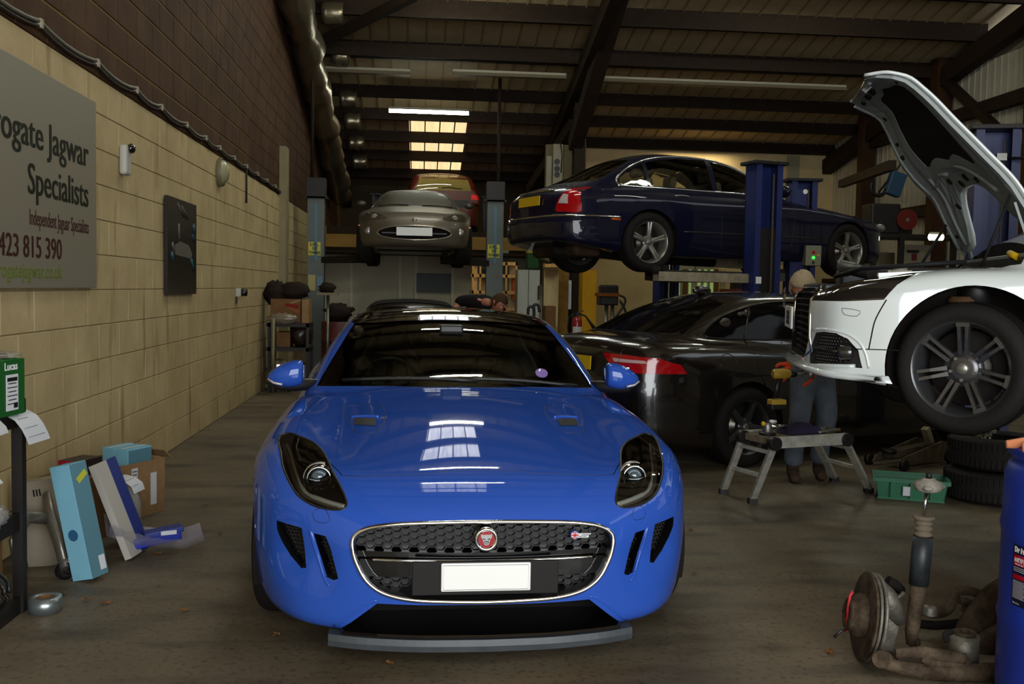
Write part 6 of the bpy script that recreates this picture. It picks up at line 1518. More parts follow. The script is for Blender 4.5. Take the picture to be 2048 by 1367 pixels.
# ------------------------------------------------------------------ things on and along the left wall
R90 = PI / 2
def wall_text(nm, s, y0, y1, zb, cap, m, par, bold=0., ext=.0008):
    o = text_obj(nm, s, 1., m, par, (0, 0, 0), (R90, 0, R90), ext / .2, 'LEFT', 0., dup=bold)
    bpy.context.view_layer.update(); w_ = o.dimensions.x; k = cap / .70
    o.scale = ((y1 - y0) / max(w_, .01), k, .2); o.location = (0, y0, zb); return o
def build_left():
    sg = mat('sign_grey', (134, 126, 108), .45, .2); green = mat('sign_dark', (26, 28, 16), .6); brown = mat('sign_maroon', (58, 26, 22), .6); lime = mat('sign_green', (98, 112, 40), .6)
    t = thing('wall_sign', 'large grey metal garage sign with dark lettering on the block wall', 'sign', (WX + .02, 0, 0))
    MB().bbox((0, 4.05, 1.40), (.028, 6.66, 2.585)).build('sign_panel', sg, t, bevel=.002)
    e = MB().build if False else None
    tx = bpy.data.objects.new('lettering', None); 
    x = .0292
    def W(nm, s, a, b, z, cap, m, bold=0.):
        o = wall_text(nm, s, a, b, z, cap, m, t, bold); o.location.x = x; return o
    W('name_line', 'Harrogate Jagwar', 4.70, 6.50, 2.155, .165, green, .022)
    W('name_line', 'Specialists', 5.53, 6.50, 1.905, .165, green, .022)
    W('tag_line', 'Independent Jaguar Specialists', 5.55, 6.50, 1.74, .085, brown)['kind'] = 'stuff'
    W('phone_number', '01423 815 390', 4.98, 6.03, 1.565, .118, brown, .02)['kind'] = 'stuff'
    W('web_address', 'www.harrogatejagwar.co.uk', 4.72, 6.03, 1.455, .08, lime)
    # poster
    t = thing('poster', 'tall dark poster showing the front of a car on the block wall', 'poster', (WX + .022, 9.0, 0))
    MB().bbox((0, -.53, 1.34), (.028, .53, 2.16)).build('canvas', mat('poster_black', (20, 12, 10), .3), t)
    X = .029; pg = mat('poster_grey', (96, 92, 84), .4); pt = mat('poster_teal', (38, 74, 82), .4)
    MB().prism([(X, a, b) for a, b in ((-.30, 1.76), (-.10, 1.80), (.22, 1.78), (.36, 1.70), (.30, 1.66), (-.28, 1.68))], (.001, 0, 0)).build('printed_car', pg, t)
    m = MB(); 
    for a, b, c, d_ in ((-.20, 2.12, .05, 2.02), (-.05, 2.11, .18, 2.01), (-.16, 1.95, -.14, 1.82), (-.38, 1.78, -.33, 1.70)): m.tube([(X, a, b), (X, c, d_)], .010, 4)
    m.build('printed_highlight', pg, t); m = MB()
    for a, b, c, d_ in ((.40, 1.98, .44, 1.90), (.34, 1.88, .46, 1.82), (.30, 1.66, .42, 1.55), (-.40, 1.70, -.36, 1.62)): m.tube([(X, a, b), (X, c, d_)], .014, 4)
    m.build('printed_glow', pt, t)
    # motion sensor, bulkhead lamp, little camera, conduit with clips
    t = thing('motion_sensor', 'white motion sensor with black eye high on the block wall', 'sensor', (WX + .012, 7.32, 2.30))
    MB().box((.03, 0, 0), (.055, .13, .21)).build('casing', M['white'] if False else mat('sensor_white', (176, 172, 160), .5), t, bevel=.02, seg=3); MB().blob((.065, .02, .085), (.03, .045, .035), 12).build('eye', M['gloss'], t)
    t = thing('bulkhead_lamp', 'round cream bulkhead lamp on the block wall below the cable', 'lamp', (WX + .012, 10.72, 2.60))
    MB().lathe([(.001, .11), (.08, .10), (.125, .06), (.14, 0)], axis='x', n=28).build('dome', mat('bulkhead_cream', (150, 146, 108), .35, coat=.3), t); MB().lathe([(.14, .0), (.155, .03), (.145, .055)], axis='x', n=28).build('rim', mat('bulkhead_rim', (112, 104, 78), .5), t)
    t = thing('wall_camera', 'tiny white camera with black lens low on the far block wall', 'camera', (WX + .012, 11.75, 1.34))
    MB().box((.03, 0, 0), (.06, .10, .10)).build('casing', mat('sensor_white', (0, 0, 0)), t, bevel=.01); MB().cyl((.05, .02, .0), (.11, .05, .0), .045).build('lens', M['gloss'], t); MB().box((.01, -.02, -.09), (.012, .03, .08)).build('bracket', M['black'], t)
    t = thing('wall_cable', 'grey cable sagging between clips along the top of the painted blocks', 'cable', (WX + .012, 0, 2.86))
    ys = [3.9, 4.8] + [5.76, 6.73, 7.62, 8.33, 9.2, 10.0, 10.68, 11.5, 12.3, 13.1, 13.9, 14.7, 15.5]; pts = []
    for a, b in zip(ys[:-1], ys[1:]):
        for q in np.linspace(0, 1, 6)[:-1]: pts.append((.02, a + (b - a) * q, .035 * 4 * q * (q - 1) * -1 * -1 + .0))
    MB().tube(pts, .013, 8).build('cable', mat('cable_grey', (88, 80, 66), .5), t)
    MB().tube([(p_[0], p_[1], p_[2] - .028) for p_ in pts], .010, 6).build('thin_cable', mat('cable_dark', (46, 38, 30), .6), t)
    for y in ys: MB().box((.022, y, -.012), (.03, .035, .05)).build('cable_clip', mat('clip_pale', (160, 150, 128), .6), t)
    MB().tube([(.02, 12.3, -.03), (.02, 12.3, -.45)], .012, 6).build('drop_cable', mat('cable_dark', (0, 0, 0)), t)
    # ---- black rack at the left edge
    t = thing('parts_rack', 'black steel parts rack at the left edge with boxes on its shelves', 'rack', (-1.72, 4.45, 0))
    bk = M['steelblack']; ztop = ony(66, 797, 4.45)[2]; zs = [ony(60, 1205, 4.45)[2] + .02, ony(60, 1030, 4.45)[2], ztop - .06]
    for (x_, y_) in ((0, 0), (-.36, 0), (0, -1.1), (-.36, -1.1)): MB().box((x_, y_, ztop / 2), (.045, .045, ztop)).build('upright', bk, t)
    for i, z in enumerate(zs):
        MB().box((-.18, -.55, z - .005), (.36, 1.08, .012)).build('shelf', bk, t); MB().box((0, -.55, z - .02), (.02, 1.08, .075)).build('shelf_edge', bk, t)
    MB().box((.012, -.42, zs[1] - .02), (.003, .28, .045)).build('shelf_label', M['paper'], t)
    text_obj('shelf_label_text', 'OF RETURNS', .036, M['ink'], t, (.0142, -.54, zs[1] - .033), (R90, 0, R90), .0004, 'LEFT', .001, .9)
    text_obj('rail_lettering', 'TRADE', .05, mat('faded', (90, 84, 76), .6), t, (.0115, -.36, zs[2] - .04), (R90, 0, R90), .0004)
    X0, Y0 = -1.72, 4.45
    g1, g2 = mat('box_green', (26, 128, 34), .5), mat('box_green_dark', (18, 84, 24), .5)
    zt = zs[2] + .003
    c = thing('parts_box', 'bright green parts box with a white arrow on top of the black rack', 'box', (-1.81, 4.32, zt), math.radians(-8))
    MB().box((0, 0, .12), (.24, .20, .235)).build('carton', g1, c, bevel=.002)
    MB().box((.1215, 0, .12), (.002, .198, .232)).build('dark_panel', g2, c); MB().box((.124, .0, .10), (.002, .09, .15)).build('label', M['paper'], c)
    m = MB()
    for k in range(7): m.box((.1254, .0, .155 - k * .017), (.0008, .06 if k % 2 else .075, .004 if k else .016))
    m.box((.1254, .025, .045), (.0008, .03, .022)); m.build('label_print', M['ink'], c)['kind'] = 'stuff'
    text_obj('box_lettering', 'Lucas', .045, M['white'], c, (.1255, -.06, .195), (R90, 0, R90), .0004, 'LEFT', .001)
    MB().prism([(-.02 + a, -.1012, .07 + b) for a, b in ((.13, .06), (.13, .02), (.06, -.02), (.02, -.02), (.02, .015), (.05, .015))], (0, -.001, 0)).build('white_arrow', M['white'], c)
    MB().box((-.10, -.1012, .02), (.05, .001, .02), ry=.5).build('white_arrow_tail', M['white'], c)
    bagm = mat('clear_bag', (178, 174, 168), .2, alpha=.38, coat=.6)
    def bag(nm, lbl, c_, r, seed, fill=None):
        tt = thing(nm, lbl, 'bag', c_); MB().blob((0, 0, r[2] * .8), r, 16, .16, seed).build('film', bagm, tt)
        if fill is not None: MB().blob((0, 0, r[2] * .7), [q * .7 for q in r], 10, .25, seed + 1).build('contents', fill, tt)
    bag('plastic_bag', 'flat clear plastic bag lying on top of the green parts box', (-1.80, 4.33, zt + .238), (.13, .11, .018), 3, M['cardboard2'])
    # draped invoices
    def sheet(nm, lbl, pts, w, m, rows=None, lines=True):
        tt = MB(); vs = []; n = len(pts)
        for p in pts: vs += [p, (p[0] + w[0], p[1] + w[1], p[2] + w[2])]
        vs += [(a[0] + .0, a[1], a[2] - .0012) for a in vs]; K = 2 * n
        fs = [(2 * i, 2 * i + 1, 2 * i + 3, 2 * i + 2) for i in range(n - 1)] + [(K + 2 * i + 2, K + 2 * i + 3, K + 2 * i + 1, K + 2 * i) for i in range(n - 1)]
        o = tt.add(vs, fs, True).build(nm, m); tag(o, lbl, 'paper')
        if lines:
            pm = MB()
            for i in range(2, n - 1):
                a = Vector(pts[i]); ww = Vector(w); nn = (Vector(pts[min(i + 1, n - 1)]) - Vector(pts[i - 1])).cross(ww).normalized() * .0016
                if nn.x < 0 and abs(nn.x) > abs(nn.z): nn = -nn
                elif nn.z < 0 and abs(nn.z) >= abs(nn.x): nn = -nn
                pm.tube([a + ww * .12 + nn, a + ww * (.55 + .3 * ((i * 7) % 3) / 2) + nn], .0012, 4)
            q = pm.build('printed_lines', mat('grey_ink', (130, 130, 138), .7), o); q['kind'] = 'stuff'
        return o
    sheet('invoice', 'white invoice draped over the corner of the top rack shelf', [(-1.86, 4.30, zt + .002), (-1.78, 4.30, zt + .004), (-1.72, 4.31, zt + .003), (-1.685, 4.32, zt - .02), (-1.665, 4.34, zt - .06), (-1.655, 4.36, zt - .10), (-1.648, 4.37, zt - .13)], (.02, .19, 0), M['paper'])
    sheet('invoice', 'second white sheet hanging down over the rack edge nearer the camera', [(-1.86, 3.98, zt + .002), (-1.76, 3.98, zt + .004), (-1.70, 3.99, zt - .005), (-1.68, 4.0, zt - .03), (-1.67, 4.0, zt - .055)], (.0, .22, 0), M['paper'])
    zt = zs[1] + .003
    teal = mat('teal_box', (96, 134, 140), .6); lb_ = mat('light_blue_box', (122, 176, 196), .6, var=.06); lbd = mat('light_blue_shaded', (86, 124, 136), .6)  # second light blue is darkened: shade put into the colour of box sides
    c = thing('carton', 'open brown carton standing on the middle rack shelf', 'box', (-1.88, 4.20, zt), math.radians(10)); 
    for (p_, d_) in (((0, 0, .004), (.26, .26, .006)), ((.13, 0, .12), (.005, .26, .24)), ((-.13, 0, .12), (.005, .26, .24)), ((0, .13, .12), (.26, .005, .24)), ((0, -.13, .12), (.26, .005, .24))): MB().box(p_, d_).build('cardboard_panel', M['cardboard2'], c)
    c = thing('carton', 'teal cardboard box lying on the open brown carton in the rack', 'box', (-1.84, 4.12, zt + .246), math.radians(-6)); MB().box((0, 0, .035), (.22, .24, .07)).build('carton_body', teal, c, bevel=.002); MB().box((0, 0, .0705), (.05, .24, .001)).build('tape', M['paper'], c)
    sheet('delivery_note', 'white delivery note sticking out below the teal box', [(-1.80, 4.0, zt + .244), (-1.74, 4.0, zt + .24), (-1.70, 4.02, zt + .215), (-1.685, 4.03, zt + .19)], (0, .17, 0), M['paper'])
    bag('parts_bag', 'clear bag of reddish parts on the middle rack shelf', (-1.77, 4.05, zt), (.07, .12, .06), 11, mat('copper_parts', (150, 96, 74), .4, .5))
    bag('parts_bag', 'crumpled clear bag hanging over the middle shelf edge', (-1.74, 4.22, zt), (.06, .08, .05), 17, mat('grey_parts', (140, 140, 140), .4, .5))
    zt = zs[0] + .003
    c = thing('carton', 'brown carton at the back of the bottom rack shelf', 'box', (-1.90, 4.22, zt)); MB().box((0, 0, .14), (.28, .30, .28)).build('carton_body', M['cardboard2'], c, bevel=.002); MB().box((0, 0, .281), (.05, .30, .001)).build('tape', M['cardboard'], c)
    c = thing('paint_tub', 'black and white plastic tub on the bottom rack shelf', 'tub', (-1.80, 4.02, zt)); MB().lathe([(.001, 0), (.09, 0), (.10, .16), (.095, .16), (.09, .01)], n=24).build('tub', M['black'], c); MB().lathe([(.0955, .06), (.1, .13)], n=24).build('white_band', M['white'], c)
    rn = random.Random(4)
    for k in range(4):
        pts = [(-1.76 + .035 * k * 0 + .10 * math.cos(a) + rn.uniform(-.01, .01), 4.20 - k * .06 + .05 * math.sin(a * .7), zt + .10 + .075 * math.sin(a) + .01 * k) for a in np.linspace(0, 2 * PI * 1.6, 40)]
        tag(MB().tube(pts, .009, 8).build('cable_coil', M['black']), ['outermost black cable coil on the bottom rack shelf', 'second black cable coil on the bottom rack shelf', 'third black cable coil on the bottom rack shelf', 'innermost black cable coil on the bottom rack shelf'][k], 'cable', 'cable coils in the rack')
    p = onz(90, 1208, .03); c = thing('tape_reel', 'silver reel lying at the foot of the black rack', 'reel', (p[0], p[1], 0)); MB().lathe([(.035, 0), (.07, 0), (.07, .065), (.035, .065), (.035, 0)], n=28).build('band', mat('silver_tape', (150, 158, 160), .3, .8), c); MB().lathe([(.034, .002), (.034, .063)], n=24).build('core', M['cardboard2'], c)
    # ---- floor clutter
    def carton(lbl, px, py, w, d, h, rz, m, nm='carton', open_=False, z=0., flap=True, tape=None, pos=None, rot=None):
        p = pos if pos is not None else onz(px, py, z); c = thing(nm, lbl, 'box', (p[0], p[1], z if pos is None else pos[2]), rz, rot=rot)
        if open_:
            for i, (p_, d_) in enumerate((((0, 0, .004), (w, d, .006)), ((w / 2, 0, h / 2), (.006, d, h)), ((-w / 2, 0, h / 2), (.006, d, h)), ((0, d / 2, h / 2), (w, .006, h)), ((0, -d / 2, h / 2), (w, .006, h)))): MB().box(p_, d_).build('cardboard_panel', m, c)
            if flap: MB().box((0, d / 2 + .03, h + .02), (w, .005, .09), rx=.9).build('flap', m, c)
        else:
            MB().box((0, 0, h / 2), (w, d, h)).build('carton_body', m, c, bevel=.002)
            if tape: MB().box((0, 0, h + .0006), (w * .16, d, .001)).build('tape', tape, c)
        return c
    c = carton('large open brown carton on the floor against the block wall', 0, 0, .40, .36, .34, math.radians(-28), M['cardboard'], open_=True, pos=(-1.86, 6.36, 0))
    MB().box((.2045, -.08, .20), (.002, .05, .22)).build('label', M['paper'], c); MB().box((.2045, .08, .16), (.002, .05, .20)).build('label', M['paper'], c)
    m = MB()
    for k in range(9): m.box((.2062, -.08, .29 - k * .02), (.0008, .036, .005))
    m.build('label_print', M['ink'], c)['kind'] = 'stuff'
    for i, (dx, lb) in enumerate(((-.052, 'left light blue box poking out of the open brown carton'), (.052, 'right light blue box poking out of the open brown carton'))):
        c = carton(lb, 0, 0, .10, .20, .36, math.radians(-28), lb_, tape=M['paper'], pos=(-1.80 + dx * .88, 6.33 - dx * .47, .065)); MB().box((.0512, 0, .30), (.002, .19, .10)).build('shaded_side_top', lbd, c)  # exposed side gets the same painted-in shade
    # tall light blue box leaning
    c = carton('tall light blue box with a yellow label leaning beside the black rack', 0, 0, .115, .115, .56, 0, lb_, pos=(-1.575, 4.93, .012), rot=(math.radians(2), math.radians(-12), math.radians(-22)))
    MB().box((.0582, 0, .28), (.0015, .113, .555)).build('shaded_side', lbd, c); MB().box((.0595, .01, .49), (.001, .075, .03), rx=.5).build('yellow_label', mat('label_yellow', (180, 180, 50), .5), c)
    MB().cyl((-.0, -.058, .22), (-.0, -.0592, .22), .028).build('blue_emblem', mat('emblem_blue', (40, 84, 120), .5), c); MB().box((.0595, .03, .06), (.001, .04, .07)).build('white_label', M['paper'], c)
    c = carton('slim red and black parts box leaning in the floor pile', 0, 0, .13, .20, .085, math.radians(-20), mat('box_dark', (44, 30, 26), .5), nm='parts_box', pos=(-1.88, 5.72, .37), rot=(0, 0, math.radians(-20)))
    MB().box((0, -.101, .043), (.13, .002, .085)).build('red_end', mat('box_red', (150, 22, 34), .5), c)
    c = carton('brown carton under the red and black parts box', 0, 0, .30, .36, .365, math.radians(-12), M['cardboard2'], pos=(-1.92, 5.68, 0), tape=M['cardboard'])
    wb = mat('white_card', (172, 166, 156), .7); nb = mat('navy_card', (40, 52, 118), .5)
    c = thing('panel_box', 'long white box edged in dark blue leaning in the floor pile', 'box', (-1.47, 5.36, .012), rot=(math.radians(2), math.radians(-21), math.radians(-10)))
    MB().box((0, 0, .26), (.035, .22, .52)).build('white_card', wb, c); MB().box((.0185, .06, .26), (.002, .10, .522)).build('blue_edge', nb, c); MB().box((0, .1115, .26), (.037, .003, .522)).build('blue_side', nb, c); MB().box((.0, -.112, .26), (.037, .003, .52)).build('cream_edge', wb, c)
    c = thing('panel_box', 'pale printed carton standing behind the tall light blue box', 'box', (-1.86, 5.22, .0), rot=(0, math.radians(-8), math.radians(10))); MB().box((0, 0, .22), (.20, .10, .44)).build('white_card', mat('pale_card', (150, 138, 120), .8), c)
    m = MB()
    for k in range(3): m.box((-.02 + k * .014, -.0512, .38), (.007, .001, .035))
    m.build('print_marks', M['ink'], c)
    # bubble bag and blue case in clear bag
    bub = mat('bubble_film', (160, 152, 138), .18, coat=.7, bump=.8, bscale=45, alpha=.7)
    tag(MB().blob((-1.60, 5.62, .17), (.075, .09, .19), 16, .07, 5).build('bubble_bag', bub), 'bubble wrap bag standing in front of the large open carton', 'bag')
    sheet('delivery_note', 'curled white paper on top of the bubble wrap bag', [(-1.70, 5.52, .36), (-1.64, 5.52, .375), (-1.585, 5.52, .36), (-1.55, 5.53, .33), (-1.54, 5.54, .29)], (.02, .14, 0), M['paper'])
    c = thing('wrapped_case', 'blue plastic case in a torn clear bag lying on the floor', 'case', (-1.40, 5.42, 0), math.radians(24))
    MB().box((0, 0, .075), (.26, .12, .05), ry=-.12).build('blue_case', mat('case_blue', (30, 44, 150), .35), c, 'bright blue case', bevel=.008); MB().box((.04, -.02, .115), (.20, .10, .028), ry=-.12).build('case_lid', mat('case_blue2', (34, 50, 130), .4), c, bevel=.005)
    MB().box((.06, -.072, .115), (.08, .002, .022)).build('case_label', M['paper'], c)
    m = MB(); nx, ny = 16, 8; vs = []; rr = random.Random(8)
    for i in range(nx):
        for j in range(ny):
            u, v = i / (nx - 1), j / (ny - 1); vs.append((-.24 + .50 * u, -.16 + .28 * v, .012 + .10 * abs(2 * v - 1) ** 1.5 * (1 - .3 * u) + .10 * (1 - u) ** 3 + rr.uniform(-.006, .006) + .05 * max(0, u - .8) * 3))
    m.add(vs, [(i * ny + j, (i + 1) * ny + j, (i + 1) * ny + j + 1, i * ny + j + 1) for i in range(nx - 1) for j in range(ny - 1)], True); m.build('clear_bag', mat('bag_film', (170, 164, 178), .2, alpha=.42, coat=.6), c, 'torn clear plastic bag')
    # aluminium suspension arm with bush
    al = mat('cast_alu', (138, 132, 122), .4, .7, var=.2, scale=10)
    p = onz(118, 1160, .0); c = thing('control_arm', 'cast aluminium suspension arm with a round bush on the floor beside the rack', 'car part', (p[0], p[1] + .02, 0), math.radians(0))
    MB().tube([(.02, 0, .05), (-.03, .06, .16), (-.09, .12, .27), (-.13, .18, .38)], [.035, .04, .045, .03], 12, flat=.5).tube([(-.09, .12, .27), (-.16, .02, .30), (-.20, -.04, .20), (-.17, -.06, .06)], [.03, .035, .03, .025], 12, flat=.5).build('arm', al, c)
    MB().lathe([(.001, .03), (.012, .03), (.014, .02), (.030, .02), (.034, .03), (.045, .03), (.048, 0), (.045, -.03)], c=(.03, 0, .05), axis='y', n=28).build('bush', M['rubber'], c); MB().lathe([(.046, -.032), (.052, -.03), (.052, .03), (.046, .032)], c=(.03, 0, .05), axis='y', n=28).build('bush_ring', M['steel'], c)
    # leaves on the floor
    lf = mat('dry_leaf', (128, 84, 44), .8, var=.3); k = 0
    for px, py, s_ in ((173, 1200, .05), (210, 1208, .06), (370, 1222, .05), (318, 1108, .05), (440, 1068, .04), (1380, 1060, .05), (1385, 1148, .05), (780, 1328, .05), (555, 1270, .04), (1660, 1305, .07), (410, 1012, .05), (128, 1188, .04)):
        p = onz(px, py, 0); k += 1; rr = random.Random(k); pts = []
        for j in range(10):
            a = 2 * PI * j / 10; r = s_ * (.5 if j % 2 else .28) * rr.uniform(.8, 1.2); pts.append((r * math.cos(a), r * math.sin(a) * .7, .004 + rr.uniform(0, .012)))
        m = MB(); m.add(pts + [(0, 0, .012)], [(j, (j + 1) % 10, 10) for j in range(10)], False); m.tube([(0, 0, .008), (s_ * .6, .01, .006)], .0015, 4)
        o = m.build('dry_leaf', lf, loc=(p[0], p[1], 0), rot=(0, 0, rr.uniform(0, 6)))
        tag(o, ['dry leaf on the floor right of the rack foot', 'curled brown leaf right of the rack foot, larger of the pair', 'small leaf on the floor left of the blue coupe bumper', 'pale leaf on the floor below the wrapped blue case', 'tiny leaf on the floor left of the blue coupe headlamp', 'pale leaf on the floor right of the blue coupe intake', 'leaf on the floor right of the blue coupe front tyre', 'orange leaf on the floor in front of the chin splitter', 'tiny pale leaf in front of the left corner of the blue coupe', 'dark leaf on the floor left of the rusty brake disc', 'small leaf on the floor left of the blue coupe near the block wall', 'tiny leaf at the foot of the control arm'][k - 1], 'leaf', 'dry leaves on the floor')
build_left()
# ------------------------------------------------------------------ floor things on the right
def build_right():
    alu = mat('worn_aluminium', (176, 172, 160), .5, .25, var=.3, scale=14); plast = M['black']
    # folding work platform
    t = thing('work_platform', 'paint-splashed aluminium folding work platform standing in front of the black saloon wheel', 'step stool')
    zt = .50
    A, B, C_, D = [onz(*p, zt) for p in ((1490, 855), (1548, 876), (1692, 868), (1652, 848))]
    u = (C_ - B); u /= np.linalg.norm(u); A = B + np.array([-u[1], u[0], 0]) * .33; D = C_ + np.array([-u[1], u[0], 0]) * .33
    MB().prism([tuple(p - np.array([0, 0, .05])) for p in (A, B, C_, D)][::1], (0, 0, .045)).build('platform_tray', mat('tray_brown', (116, 104, 84), .7, var=.4, scale=12), t, 'dusty standing tray')
    MB().beam(B - [0, 0, .03], C_ - [0, 0, .03], .02, .075).build('side_rail', alu, t); MB().beam(A - [0, 0, .03], D - [0, 0, .03], .02, .075).build('side_rail', alu, t)
    feet = [onz(1447, 987), onz(1505, 1006), onz(1737, 984), onz(1668, 962)]
    for top, ft, sg in ((A, feet[0], -1), (B, feet[1], -1), (C_, feet[2], 1), (D, feet[3], 1)):
        ft = np.array([ft[0], ft[1], .0]); tp = top - [0, 0, .05]
        MB().beam(tp, ft + [0, 0, .03], .045, .030).build('leg', alu, t); MB().box(tuple(ft + [0, 0, .018]), (.06, .05, .036)).build('rubber_foot', plast, t)
        MB().cyl(tuple(top + np.array([u[1], -u[0], 0]) * .03 - [0, 0, .035]), tuple(top - np.array([u[1], -u[0], 0]) * .02 - [0, 0, .035]), .045, n=18).build('hinge', plast, t)
    for a, b, fa, fb in ((A, B, feet[0], feet[1]), (D, C_, feet[3], feet[2])):
        for q in (.12, .55):
            p0 = (a - [0, 0, .05]) * (1 - q) + np.array([fa[0], fa[1], .03]) * q; p1 = (b - [0, 0, .05]) * (1 - q) + np.array([fb[0], fb[1], .03]) * q
            MB().beam(p0, p1, .035, .022).build('rung', alu, t)
    ang = math.atan2(u[1], u[0])
    # things lying on the platform
    p = B + u * .08 + np.array([-u[1], u[0], 0]) * .17
    s = thing('air_tool', 'small chrome air sander with a yellow knob on the left end of the platform', 'power tool', (p[0], p[1], zt - .003), ang)
    MB().lathe([(.001, 0), (.055, 0), (.058, .012), (.03, .02)], n=24).build('pad', plast, s); MB().cyl((0, 0, .015), (0, 0, .075), .034, .03).build('head', M['steel'], s, bevel=.004)
    MB().tube([(.02, 0, .06), (.09, 0, .05), (.15, 0, .045)], [.024, .018, .016], 12).build('handle', M['chrome'], s); MB().blob((-.035, 0, .075), (.016, .016, .016), 10).build('yellow_knob', M['yellowp'], s); MB().tube([(.02, 0, .09), (.07, 0, .085)], .01, 8).build('lever', M['white'], s)
    p = B + u * .36 + np.array([-u[1], u[0], 0]) * .17
    rg = MB(); rr = random.Random(12); n = 22; m_ = 12; vs = []
    for i in range(n):
        for j in range(m_):
            a = i / (n - 1) * 2 - 1; b = j / (m_ - 1) * 2 - 1; e = max(0, 1 - a * a) ** .5 * max(0, 1 - b * b) ** .5
            vs.append((a * .15, b * .09, .004 + e * (.055 + rr.uniform(-.018, .022))))
    rg.add(vs, [(i * m_ + j, (i + 1) * m_ + j, (i + 1) * m_ + j + 1, i * m_ + j + 1) for i in range(n - 1) for j in range(m_ - 1)], True)
    o = rg.build('rag', mat('purple_rag', (46, 40, 62), .95, bump=.4, bscale=60), loc=(p[0], p[1], zt - .004), rot=(0, 0, ang)); tag(o, 'crumpled dark purple rag in the middle of the platform', 'cloth')
    for k, (q, l_, a_) in enumerate(((.53, .20, .2), (.56, .24, -.15), (.60, .16, .5))):
        p = B + u * q + np.array([-u[1], u[0], 0]) * (.10 + .06 * k); o = MB().tube([(-l_ / 2, 0, .012), (0, 0, .012), (l_ / 2, 0, .012)], [.011, .008, .012], 8).build('ratchet', [M['steel'], mat('tool_brown', (110, 84, 50), .6), M['steel']][k], loc=(p[0], p[1], zt - .003), rot=(0, 0, ang + a_))
        tag(o, ['steel ratchet beside the purple rag, nearest the front rail', 'brown handled tool behind the steel ratchet on the platform', 'short steel bar at the far right end of the platform'][k], 'hand tool')
    # green crate
    g = mat('crate_green', (34, 104, 70), .5, var=.15, scale=6); p = onz(1822, 998); t = thing('green_crate', 'green plastic crate on the floor right of the work platform', 'crate', (p[0] + .03, p[1] + .08, 0), math.radians(-24))
    w_, d_, h_ = .50, .32, .15
    MB().box((0, 0, .006), (w_ - .06, d_ - .05, .012)).build('crate_floor', g, t)
    for (a, b, lx) in (((-w_ / 2 + .02, -d_ / 2 + .02), (w_ / 2 - .02, -d_ / 2 + .02), 0), ((w_ / 2 - .02, -d_ / 2 + .02), (w_ / 2 - .02, d_ / 2 - .02), 1), ((w_ / 2 - .02, d_ / 2 - .02), (-w_ / 2 + .02, d_ / 2 - .02), 2), ((-w_ / 2 + .02, d_ / 2 - .02), (-w_ / 2 + .02, -d_ / 2 + .02), 3)):
        sc_ = (w_ / 2) / (w_ / 2 - .02)
        vs = [(a[0] * .94, a[1] * .94, 0), (b[0] * .94, b[1] * .94, 0), (b[0] * 1.05, b[1] * 1.06, h_), (a[0] * 1.05, a[1] * 1.06, h_)]; q = MB(); nrm_ = Vector((b[1] - a[1], a[0] - b[0], 0)).normalized() * -.006
        q.add(vs + [tuple(Vector(v) + nrm_) for v in vs], [(0, 1, 2, 3), (7, 6, 5, 4), (3, 2, 6, 7), (0, 3, 7, 4), (1, 5, 6, 2), (0, 4, 5, 1)]); q.build('crate_side', g, t)
        q = MB(); q.beam((a[0] * 1.07, a[1] * 1.08, h_ - .012), (b[0] * 1.07, b[1] * 1.08, h_ - .012), .022, .028); q.build('crate_rim', g, t)
    for k in range(3): MB().beam((-w_ / 2 + .12 + k * .13, -d_ / 2 - .004, .02), (-w_ / 2 + .12 + k * .13, -d_ / 2 - .012, h_ - .02), .012, .01).build('crate_rib', g, t)
    MB().box((-.03, -d_ / 2 - .006, .07), (.05, .003, .065), rx=.09).build('barcode_label', M['paper'], t); MB().box((.03, .02, .03), (.12, .10, .04)).build('divider', g, t)
    # trolley jack
    p = onz(1850, 938); t = thing('trolley_jack', 'worn grey trolley jack on the dark floor behind the green crate', 'jack', (p[0] + .02, p[1] + .25, 0), math.radians(28))
    jm = mat('jack_metal', (104, 94, 76), .6, .3, var=.4, scale=10)
    for s_ in (-1, 1): MB().prism([(x_, s_ * .13, z_) for x_, z_ in ((-.38, .03), (.30, .03), (.34, .18), (.22, .20), (-.34, .09))], (0, -s_ * .015, 0)).build('side_plate', jm, t)
    MB().beam((.24, 0, .14), (-.32, 0, .11), .10, .06).build('lift_arm', jm, t); MB().cyl((-.33, 0, .12), (-.33, 0, .155), .06).build('saddle', M['steelblack'], t); MB().beam((.26, 0, .12), (.16, 0, .30), .06, .05).build('handle_socket', mat('jack_pale', (150, 140, 110), .5), t)
    for x_, r in ((-.36, .045), (.30, .06)):
        for s_ in (-1, 1): MB().cyl((x_, s_ * .15, r), (x_, s_ * .19, r), r).build('caster', M['steelblack'], t)
    MB().cyl((.02, 0, .06), (.22, 0, .06), .04).build('hydraulic_ram', M['steel'], t)
    # worn tyres stacked at the right
    p = onz(1985, 1012); p = (p[0] + .14, p[1] + .22)
    for k in range(2):
        m = MB(); z0 = .115 + .235 * k; R = .33
        m.lathe([(.20, -.09), (.215, -.105), (.27, -.112), (R - .02, -.10), (R, -.07), (R + .002, 0), (R, .07), (R - .02, .10), (.27, .112), (.215, .105), (.20, .09)], n=48)
        for j in range(60):
            a = 2 * PI * j / 60
            for s_ in (-1, 1): m.box(((R + .002) * math.cos(a), (R + .002) * math.sin(a), s_ * .052), (.012, .020, .062), rz=a)
        o = m.build('spare_tyre', M['rubber'], loc=(p[0] + .02 * k, p[1], z0 + .002)); tag(o, ['bottom tyre of the stack beside the blue drum', 'top tyre of the stack beside the blue drum'][k], 'tyre', 'stacked loose tyres')
